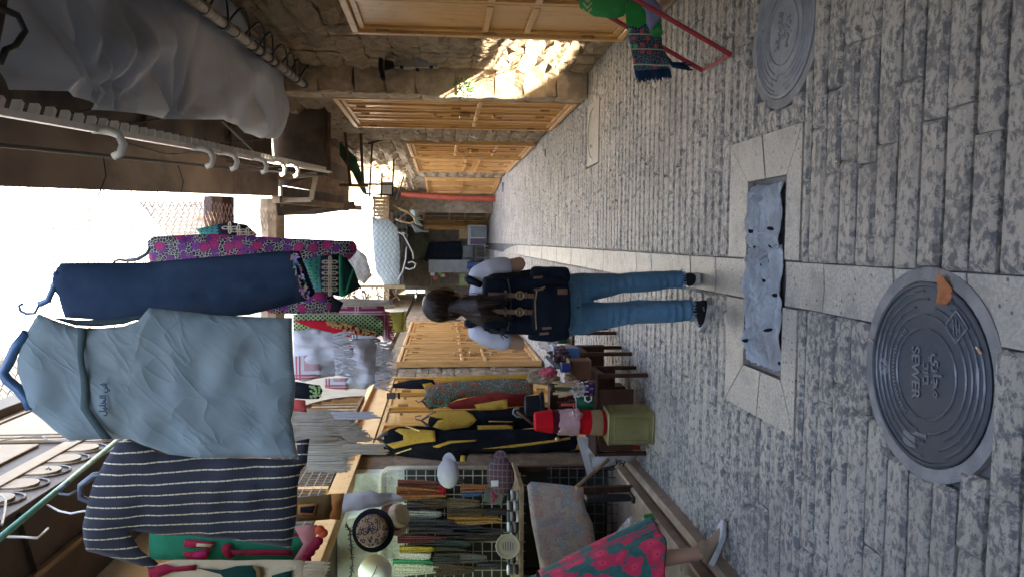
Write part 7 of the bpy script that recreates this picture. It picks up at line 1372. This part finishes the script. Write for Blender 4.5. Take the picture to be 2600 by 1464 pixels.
def hand_geo(m_, wrist, d, palm_n, thumb_side):
    """open-curled hand: palm, four unequal curled fingers and a side thumb"""
    d = Vector(d).normalized(); n = Vector(palm_n).normalized(); s = d.cross(n).normalized() * thumb_side; w_ = Vector(wrist)
    m_.loft([(w_, .024, .017, s, n), (w_ + d * .03, .034, .016, s, n), (w_ + d * .075, .038, .013, s, n), (w_ + d * .088, .034, .010, s, n)], 12)
    for k, (off, L) in enumerate(((.027, .068), (.009, .076), (-.009, .070), (-.026, .055))):
        a = w_ + d * .082 + s * off; b = a + d * L * .42; c = b + (d * .6 + n * .8).normalized() * L * .33; e = c + (n * 1.0 - d * .25).normalized() * L * .28; m_.tube([a, b, c, e], [.0088, .0084, .0078, .0065], 8); m_.ball(e, .0065, 8, 6)
    a = w_ + d * .022 + s * .026; b = a + (s * .8 + d * .7).normalized() * .034; c = b + (d * .9 + n * .6).normalized() * .03; m_.tube([a, b, c], [.0115, .010, .008], 8); m_.ball(c, .008, 8, 6)
# ---- the walking woman seen from behind
WX = -.365
wl = thing('person', 'woman in a pale T-shirt, blue jeans and navy backpack walking away down the alley', 'person', (WX, 4.3, 0)); W1 = Vector(wl.location)
RHIP, RKN, RAN = (-.285, 4.33, .83), (-.250, 4.385, .475), (-.226, 4.43, .075); LHIP, LKN, LAN = (-.465, 4.32, .83), (-.415, 4.27, .475), (-.392, 4.215, .085)
RSH, REL, RWR = (-.195, 4.31, 1.335), (-.132, 4.30, 1.10), (-.20, 4.48, 1.17); LSH, LEL, LWR = (-.535, 4.31, 1.335), (-.598, 4.30, 1.10), (-.53, 4.48, 1.17)
HC = (-.362, 4.325, 1.535); FWD = (math.sin(rad(28)), math.cos(rad(28)), 0)
m_ = MB(); B_ = head_geo(m_, HC, FWD)
m_.loft([((WX, 4.33, 1.30), .065, .06), ((WX, 4.325, 1.38), .050, .052), ((WX + .004, 4.33, 1.46), .047, .052)], 14)
m_.loft([((WX, 4.33, .80), .165, .10), ((WX, 4.33, .92), .155, .095), ((WX, 4.33, 1.04), .125, .085), ((WX, 4.33, 1.18), .145, .095), ((WX, 4.32, 1.29), .165, .085), ((WX, 4.32, 1.355), .12, .06), ((WX, 4.325, 1.385), .06, .05)], 20)
for s_, e_, w_ in ((RSH, REL, RWR), (LSH, LEL, LWR)): limb(m_, [s_, e_, w_], [.047, .042, .027])
for h_, k_, a_ in ((RHIP, RKN, RAN), (LHIP, LKN, LAN)): limb(m_, [h_, k_, a_], [.078, .05, .035])
hand_geo(m_, RWR, (-.35, .35, .85), (-.7, -.5, 0), 1); hand_geo(m_, LWR, (.35, .35, .85), (.7, -.5, 0), -1)
m_.v = [tuple(Vector(v) - W1) for v in m_.v]; body = m_.build('body', M_SKIN, wl); remeshed(body, .0085, 3); face_parts(wl, HC, B_)
# T-shirt
m_ = MB(); m_.loft([((WX, 4.33, .90), .172, .115), ((WX, 4.33, 1.0), .15, .105), ((WX, 4.33, 1.10), .142, .10), ((WX, 4.33, 1.2), .158, .108), ((WX, 4.322, 1.30), .178, .098), ((WX, 4.322, 1.365), .155, .082), ((WX, 4.325, 1.392), .085, .07)], 24)
for s_, e_ in ((RSH, REL), (LSH, LEL)):
    a, b = Vector(s_), Vector(e_); sg = 1 if a.x > WX else -1
    limb(m_, [a + Vector((-.012 * sg, 0, .0)), a.lerp(b, .3) + Vector((.006 * sg, 0, 0)), a.lerp(b, .60) + Vector((.006 * sg, -.004, 0))], [.066, .066, .061])
m_.v = [tuple(Vector(v) - W1 + Vector((0, 0, 0)) * 0 + Vector((mnoise.noise(Vector(v) * 14) * .007, mnoise.noise(Vector(v) * 13 + Vector((5, 0, 0))) * .009, 0))) for v in m_.v]; sh_o = m_.build('t_shirt', M_SHIRT, wl); remeshed(sh_o, .0085, 2)
# jeans
m_ = MB(); m_.loft([((WX - .008, 4.325, .99), .150, .105), ((WX - .008, 4.325, .90), .176, .122), ((WX - .008, 4.315, .82), .190, .128), ((WX - .008, 4.32, .75), .178, .11)], 24)
for (h_, k_, a_), wd in (((RHIP, RKN, RAN), (.094, .060, .056)), ((LHIP, LKN, LAN), (.100, .069, .062))):
    h_, k_, a_ = Vector(h_), Vector(k_), Vector(a_); end = k_.lerp(a_, .93); pts = [h_, h_.lerp(k_, .35), h_.lerp(k_, .7), k_, k_.lerp(end, .35), k_.lerp(end, .7), end]; rs = [wd[0], wd[0] * .93, wd[0] * .76, wd[1] * 1.0, wd[1] * 1.02, wd[1] * .92, wd[2]]
    ring = []
    for p, r in zip(pts, rs): ring.append((p, r, r * 1.06))
    V0 = len(m_.v); m_.loft(ring, 20); m_.ball(h_, wd[0], 14, 10)
def wrinkle(v):
    p = Vector(v); k = math.exp(-((p.z - .50) / .09) ** 2) * .006 + math.exp(-((p.z - .18) / .08) ** 2) * .004 + math.exp(-((p.z - .72) / .08) ** 2) * .004; s = math.sin(p.z * 120 + 3 * mnoise.noise(p * 9)); return p - W1 + Vector((0, -k * s, 0)) + Vector((mnoise.noise(p * 11), mnoise.noise(p * 11 + Vector((3, 1, 0))), 0)) * .006
jn = m_.build('jeans', M_DENIM, wl); remeshed(jn, .008, 2)
for v in jn.data.vertices: v.co = wrinkle(v.co)
for a_, k_, r_ in ((RAN, RKN, .056), (LAN, LKN, .062)):
    m_ = MB(); e_ = Vector(k_).lerp(Vector(a_), .93) - W1; q = random.Random(3)
    for i in range(90): an = q.uniform(0, 2 * math.pi); p_ = e_ + Vector((math.cos(an) * r_, math.sin(an) * r_ * 1.06, .004)); m_.tube([p_, p_ + Vector((math.cos(an) * .004, math.sin(an) * .004, -q.uniform(.008, .022)))], .0014, 4)
    m_.build('frayed_hem', M_FRAY, wl, kind='stuff')
for sx, tilt_ in ((-.085, .12), (.08, -.12)):
    m_ = MB(); c = Vector((WX + sx - .008, 4.318, .835)) - W1; off = -.133 + abs(sx) * .10
    m_.tube([c + Vector((x_, off + abs(x_ + sx) * .16 - .002, z_)) for x_, z_ in ((-.055, .055), (-.058, -.03), (0, -.06), (.058, -.03), (.055, .055))], .0022, 5); m_.build('pocket_stitch', M_FRAY, wl)
m_ = MB(); m_.tube([Vector((WX - .006, 4.325 - .1255, .93)) - W1, Vector((WX - .008, 4.318 - .131, .84)) - W1, Vector((WX - .012, 4.32 - .112, .765)) - W1], .0028, 6); m_.build('back_seam', M_NAVYC, wl)
# shoes
def shoe(parent, ankle, yaw, m_up, m_sole, L=.245, pitch=0.0, laces=True, base_z=0.0, name='shoe'):
    L0 = Vector(parent.location); R3 = Matrix.Rotation(yaw, 3, 'Z') @ Matrix.Rotation(pitch, 3, 'X'); a = Vector((ankle[0], ankle[1], base_z))
    def W(x, y, z): return a + R3 @ Vector((x, y, z)) - L0
    out = [(-.030, -.065), (.030, -.065), (.037, -.02), (.038, .04), (.046, .10), (.040, .145), (.016, L - .070), (-.012, L - .068), (-.036, .145), (-.042, .10), (-.034, .04), (-.036, -.02)]
    m_ = MB(); n_ = len(out); V = []
    for z_, s_ in ((.0, .97), (.004, 1.0), (.026, 1.0), (.03, .97)): V += [W(x * s_, y * s_ + .0, z_ + (.012 if y > .12 else 0) * (1 if z_ < .01 else .6)) for x, y in out]
    m_.add(V, [(k * n_ + i, k * n_ + (i + 1) % n_, (k + 1) * n_ + (i + 1) % n_, (k + 1) * n_ + i) for k in range(3) for i in range(n_)] + [tuple(range(n_ - 1, -1, -1)), tuple(3 * n_ + i for i in range(n_))]); so_ = m_.build('sole', m_sole, parent)
    m_ = MB(); rings = [(W(0, -.012, .105), .037, .046, R3 @ Vector((1, 0, 0)), R3 @ Vector((0, 1, 0))), (W(0, -.01, .085), .036, .050, R3 @ Vector((1, 0, 0)), R3 @ Vector((0, 1, 0))), (W(0, .0, .06), .037, .062, R3 @ Vector((1, 0, 0)), R3 @ Vector((0, 1, 0))), (W(0, .035, .045), .039, .105, R3 @ Vector((1, 0, 0)), R3 @ Vector((0, 1, -.12))), (W(0, .052, .028), .040, .122, R3 @ Vector((1, 0, 0)), R3 @ Vector((0, 1, -.03)))]
    m_.loft(rings, 22); m_.build('upper', m_up, parent, smooth=True)
    if laces:
        m_ = MB()
        for k in range(4): y_ = .035 + k * .022; z_ = .094 - k * .013; m_.tube([W(-.026, y_, z_ - .012), W(0, y_ + .012, z_), W(.026, y_ + .02, z_ - .012)], .0028, 5); m_.tube([W(.026, y_, z_ - .012), W(0, y_ + .012, z_ + .002), W(-.026, y_ + .02, z_ - .012)], .0028, 5)
        m_.build('laces', m_sole, parent, kind='stuff')
    return W
shoe(wl, RAN, rad(6), M_SHOE, M_SOLE); Wf = shoe(wl, LAN, rad(52), M_SHOE, M_SOLE)
me = text_mesh('NIKE', .014, .0004); o = link('heel_label', me, M_SOLE, wl, Vector((LAN[0] + .010, LAN[1] - .062, .055)) - W1); o.rotation_euler = (math.pi / 2, 0, rad(40))
# hair
m_ = MB(); hc = Vector(HC); m_.ball(hc + B_ @ Vector((0, -.022, .030)), .100, 20, 14, sq=(.93, 1.06, 1.0), M=B_); m_.ball(hc + B_ @ Vector((0, -.035, -.03)), .085, 16, 12, sq=(.95, .9, 1.05), M=B_)
for sx in (-1, 1): m_.ball(hc + B_ @ Vector((sx * .068, .012, .0)), .045, 12, 10, sq=(.55, 1.0, 1.35), M=B_)
tie = Vector((-.372, 4.215, 1.475)); limb(m_, [hc + B_ @ Vector((0, -.07, -.035)), tie], [.052, .030])
tails = [([tie, (-.362, 4.165, 1.41), (-.352, 4.075, 1.33), (-.335, 4.03, 1.235)], [.028, .056, .052, .012]), ([tie, (-.385, 4.165, 1.41), (-.405, 4.07, 1.32), (-.42, 4.028, 1.215)], [.026, .044, .040, .008]), ([tie, (-.42, 4.18, 1.40), (-.46, 4.09, 1.32), (-.50, 4.05, 1.235)], [.020, .022, .016, .004]), ([tie, (-.335, 4.17, 1.41), (-.315, 4.08, 1.33), (-.305, 4.035, 1.25)], [.022, .030, .026, .006])]
for p_, r_ in tails: limb(m_, p_, r_, 12)
m_.v = [tuple(Vector(v) - W1) for v in m_.v]; hr = m_.build('hair', M_HAIR, wl); remeshed(hr, .0065, 3)
for v in hr.data.vertices: v.co += Vector((mnoise.noise(Vector((v.co.x * 70, v.co.y * 40, v.co.z * 7))) * .004, mnoise.noise(Vector((v.co.x * 70 + 9, v.co.y * 40, v.co.z * 7))) * .004, 0))
m_ = MB(); q = random.Random(9)
for k in range(150):
    p_, r_ = tails[k % 4]; of = Vector((q.gauss(0, .5), q.gauss(-.4, .4), 0)); m_.tube([Vector(a) + of * r * 1.0 - W1 for a, r in zip(p_, r_)] + [Vector(p_[-1]) - W1 + Vector((q.gauss(0, .02), -.01, -q.uniform(.005, .05)))], .0016, 4)
for k in range(40): an = q.uniform(-2.2, 2.2); p0 = hc + B_ @ Vector((.093 * math.sin(an) * .93, -.022 - .1 * math.cos(an), .03 + q.uniform(-.05, .06))) - W1; m_.tube([p0, p0 + Vector((q.gauss(0, .008), -.004, -.04)), p0 + Vector((q.gauss(0, .015), -.002, -.085))], .001, 4)
m_.build('loose_hair', M_HAIR, wl, kind='stuff')
m_ = MB(); m_.tube([tie - W1 + Vector((.029 * math.cos(a), .010 * math.sin(a) - .0, .029 * math.sin(a) * .5)) for a in [k * math.pi / 6 for k in range(12)]], .006, 6, closed=True); m_.build('hair_tie', M_BLACK, wl)
# ---- backpack (worn, but a thing of its own)
BX, BY, BZ = -.350, 4.155, 1.075
bp = thing('backpack', 'navy canvas backpack with brown leather straps and buckles on the walking woman', 'backpack', (BX, BY, .84)); p0 = Vector(bp.location)
def bxl(c, d, b, name, mat, seg=3, wob=.004, par=bp):
    bm = bmesh.new(); bmesh.ops.create_cube(bm, size=1)
    for v in bm.verts: v.co = Vector((v.co.x * d[0], v.co.y * d[1], v.co.z * d[2]))
    bmesh.ops.subdivide_edges(bm, edges=bm.edges[:], cuts=4, use_grid_fill=True)
    for v in bm.verts:
        n_ = Vector((v.co.x / d[0] * 2, v.co.y / d[1] * 2, v.co.z / d[2] * 2)); mxx = max(abs(n_.x), abs(n_.y), abs(n_.z)); k = (1 - b) + b * mxx / max(1e-6, n_.length) * 1.35; v.co *= min(1.0, k) if n_.length > 1 else 1
        v.co += Vector((mnoise.noise(v.co * 14 + Vector(c) * 3), mnoise.noise(v.co * 14 + Vector((7, 0, 0))), mnoise.noise(v.co * 12 + Vector((0, 9, 0))))) * wob * 2
    me = bpy.data.meshes.new(name); bm.to_mesh(me); bm.free(); o = link(name, me, mat, par, smooth=True); o.location = Vector(c) - p0; s_ = o.modifiers.new('sub', 'SUBSURF'); s_.levels = 1; s_.render_levels = 2; return o
bxl((BX, BY, BZ), (.335, .165, .48), .62, 'main_compartment', M_PACK, wob=.012)
bxl((BX, BY - .012, 1.255), (.295, .175, .15), .6, 'top_flap', M_PACK, wob=.010)
bxl((BX - .02, BY - .092, .955), (.26, .07, .21), .6, 'front_pocket', M_PACK, wob=.009)
for sx in (-1, 1): bxl((BX + sx * .165, BY - .005, .955), (.08, .11, .22), .65, 'side_pocket', M_PACK, wob=.008)
M_PACKTRIM = fabric('grey_canvas_trim', (.045, .055, .065), (.06, .07, .08))
m_ = MB(); m_.tube([Vector((x_, BY - .105 + abs(x_ - BX) * .12, z_)) - p0 for x_, z_ in ((BX - .14, 1.19), (BX - .07, 1.178), (BX, 1.176), (BX + .07, 1.178), (BX + .14, 1.19))], .005, 6); m_.build('flap_binding', M_PACKTRIM, bp)
for i, sx in enumerate((.055, -.035)):
    x_ = BX + sx; yf = BY - .112
    m_ = MB(); m_.bar(Vector((x_ + .002, yf + .006, 1.30)) - p0, Vector((x_, yf, 1.20)) - p0, .026, .006, up=(0, 1, 0)); m_.bar(Vector((x_, yf, 1.20)) - p0, Vector((x_ - .004, yf - .002, 1.04)) - p0, .026, .006, up=(0, 1, 0)); sp_ = m_.build('leather_strap', M_LEATHER, bp)
    m_ = MB(); m_.box(Vector((x_, yf - .004, 1.205)) - p0, (.052, .008, .018), bev=.002); m_.build('strap_tab', M_LEATHER, bp)
    m_ = MB(); m_.tube([Vector((x_ + .021 * math.cos(a), yf - .008, 1.128 + .021 * math.sin(a))) - p0 for a in [k * math.pi / 8 for k in range(16)]], .0032, 6, closed=True); m_.tube([Vector((x_ - .02, yf - .008, 1.128)) - p0, Vector((x_ + .02, yf - .008, 1.128)) - p0], .0026, 6); m_.build('buckle', M_BRASS, bp, smooth=True)
    m_ = MB(); m_.box(Vector((x_, yf - .006, 1.094)) - p0, (.034, .012, .014), bev=.002); m_.build('keeper_loop', M_LEATHER, bp)
m_ = MB(); m_.tube([Vector((x_, BY - .132 + abs(x_ - BX + .02) * .10, z_)) - p0 for x_, z_ in ((BX - .13, 1.035), (BX - .06, 1.042), (BX + .02, 1.045), (BX + .085, 1.035), (BX + .10, .99))], .0042, 6); m_.build('zipper', M_BRASS, bp)
for (x_, z_) in ((BX + .085, 1.05), (BX - .125, 1.005), (BX - .155, 1.02), (BX + .15, 1.055)): m_ = MB(); m_.bar(Vector((x_, BY - .125, z_)) - p0, Vector((x_ + .004, BY - .130, z_ - .05)) - p0, .013, .004, up=(0, 1, 0)); m_.build('zip_pull', M_LEATHER, bp)
m_ = MB(); m_.box(Vector((BX + .075, BY - .128, .895)) - p0, (.032, .006, .055), bev=.002); m_.build('leather_patch', M_LEATHER, bp)
for sx in (-1, 1):
    m_ = MB(); m_.tube([Vector((BX + sx * .10, BY + .06, 1.33)) - p0, Vector((BX + sx * .125, 4.25, 1.392)) - p0, Vector((BX + sx * .13, 4.34, 1.40)) - p0, Vector((BX + sx * .125, 4.425, 1.32)) - p0, Vector((BX + sx * .14, 4.44, 1.18)) - p0, Vector((BX + sx * .175, 4.36, 1.0)) - p0, Vector((BX + sx * .16, 4.2, .92)) - p0], [.018, .024, .026, .024, .018, .012, .010], 8); m_.build('shoulder_strap', M_PACK, bp, smooth=True)
m_ = MB(); m_.tube([Vector((BX - .03, BY - .01, 1.325)) - p0, Vector((BX - .015, BY - .005, 1.362)) - p0, Vector((BX + .015, BY - .005, 1.362)) - p0, Vector((BX + .03, BY - .01, 1.325)) - p0], .007, 6); m_.build('carry_loop', M_LEATHER, bp, smooth=True)
# ---- passer-by half out of the picture at the left edge
pb = thing('person', 'passer-by in a green and red flowered skirt stepping in at the left edge', 'person', (-1.93, 3.9, 0)); b1 = Vector(pb.location)
PH = (-1.98, 3.98, 1.52); m_ = MB(); B2 = head_geo(m_, PH, (1, .1, 0)); x_ = -1.97
m_.loft([((x_, 3.97, 1.28), .06, .065), ((x_, 3.975, 1.36), .048, .05), ((x_, 3.975, 1.45), .046, .046)], 14); m_.loft([((x_, 3.95, .78), .11, .16), ((x_, 3.95, .92), .105, .15), ((x_, 3.95, 1.04), .09, .125), ((x_, 3.95, 1.18), .10, .145), ((x_, 3.95, 1.29), .085, .165), ((x_, 3.96, 1.35), .06, .12)], 18)
for sy in (-1, 1): limb(m_, [(x_, 3.955 + sy * .17, 1.32), (x_ - .03, 3.955 + sy * .22, 1.08), (x_ + .06, 3.955 + sy * .22, .88)], [.046, .036, .025]); hand_geo(m_, (x_ + .06, 3.955 + sy * .22, .88), (.2, 0, -1), (0, -sy, 0), 1)
limb(m_, [(-1.90, 3.88, .80), (-1.72, 3.85, .50), (-1.685, 3.85, .16)], [.085, .052, .036]); limb(m_, [(-1.98, 4.03, .80), (-2.02, 4.05, .46), (-2.1, 4.06, .09)], [.085, .052, .036])
m_.v = [tuple(Vector(v) - b1) for v in m_.v]; bo = m_.build('body', M_SKIN, pb); remeshed(bo, .010, 3); face_parts(pb, PH, B2)
nA = 48; V = []; F = []; UVs = []
levels = [(1.02, .12, .17), (.92, .16, .20), (.78, .23, .23), (.6, .31, .26), (.46, .36, .28), (.37, .395, .30)]
for j, (z_, ra, rb) in enumerate(levels):
    for k in range(nA):
        a = 2 * math.pi * k / nA; f = 1 + (.07 * j / 5) * math.sin(a * 9 + .6 * math.sin(z_ * 6)); V.append(Vector((-1.945 + math.cos(a) * ra * f, 3.96 + math.sin(a) * rb * f, z_ + .02 * math.sin(a * 4) * j / 5)) - b1); UVs.append((a * .32, 1.1 - z_))
F = [(j * nA + k, j * nA + (k + 1) % nA, (j + 1) * nA + (k + 1) % nA, (j + 1) * nA + k) for j in range(5) for k in range(nA)]
me = bpy.data.meshes.new('skirt'); me.from_pydata(V, [], F); uvl = me.uv_layers.new(name='UVMap')
for lp in me.loops: uvl.data[lp.index].uv = UVs[lp.vertex_index]
sk_o = link('skirt', me, M_ROSECLOTH, pb, smooth=True); md = sk_o.modifiers.new('sol', 'SOLIDIFY'); md.thickness = .004; md2 = sk_o.modifiers.new('sub', 'SUBSURF'); md2.levels = 1; md2.render_levels = 1
m_ = MB(); m_.loft([((x_, 3.95, .98), .125, .175), ((x_, 3.95, 1.08), .11, .15), ((x_, 3.95, 1.2), .115, .16), ((x_, 3.95, 1.3), .10, .18), ((x_, 3.96, 1.365), .07, .13)], 20)
for sy in (-1, 1): limb(m_, [(x_, 3.955 + sy * .15, 1.31), (x_ - .03, 3.955 + sy * .225, 1.08), (x_ + .045, 3.955 + sy * .22, .92)], [.062, .05, .036])
m_.v = [tuple(Vector(v) - b1) for v in m_.v]; bl = m_.build('blouse', M_ROSECLOTH, pb); remeshed(bl, .012, 3)
m_ = MB(); m_.ball(Vector(PH) + B2 @ Vector((0, -.02, .02)), .108, 18, 14, sq=(.95, 1.0, 1.08), M=B2); m_.loft([((x_, 3.97, 1.32), .13, .16), ((x_, 3.97, 1.40), .09, .10), ((x_ - .01, 3.975, 1.5), .085, .09)], 18)
m_.v = [tuple(Vector(v) - b1) for v in m_.v]; sc_f = m_.build('headscarf', M_GREYFAB, pb); remeshed(sc_f, .010, 3)
M_TANSHOE = fabric('tan_suede_shoe', (.26, .19, .13), (.21, .15, .10)); shoe(pb, (-1.69, 3.85), rad(-80), M_TANSHOE, M_SOLE, .25, rad(-24), False, .062); shoe(pb, (-2.1, 4.06), rad(-80), M_TANSHOE, M_SOLE, .25, 0, False, .10)
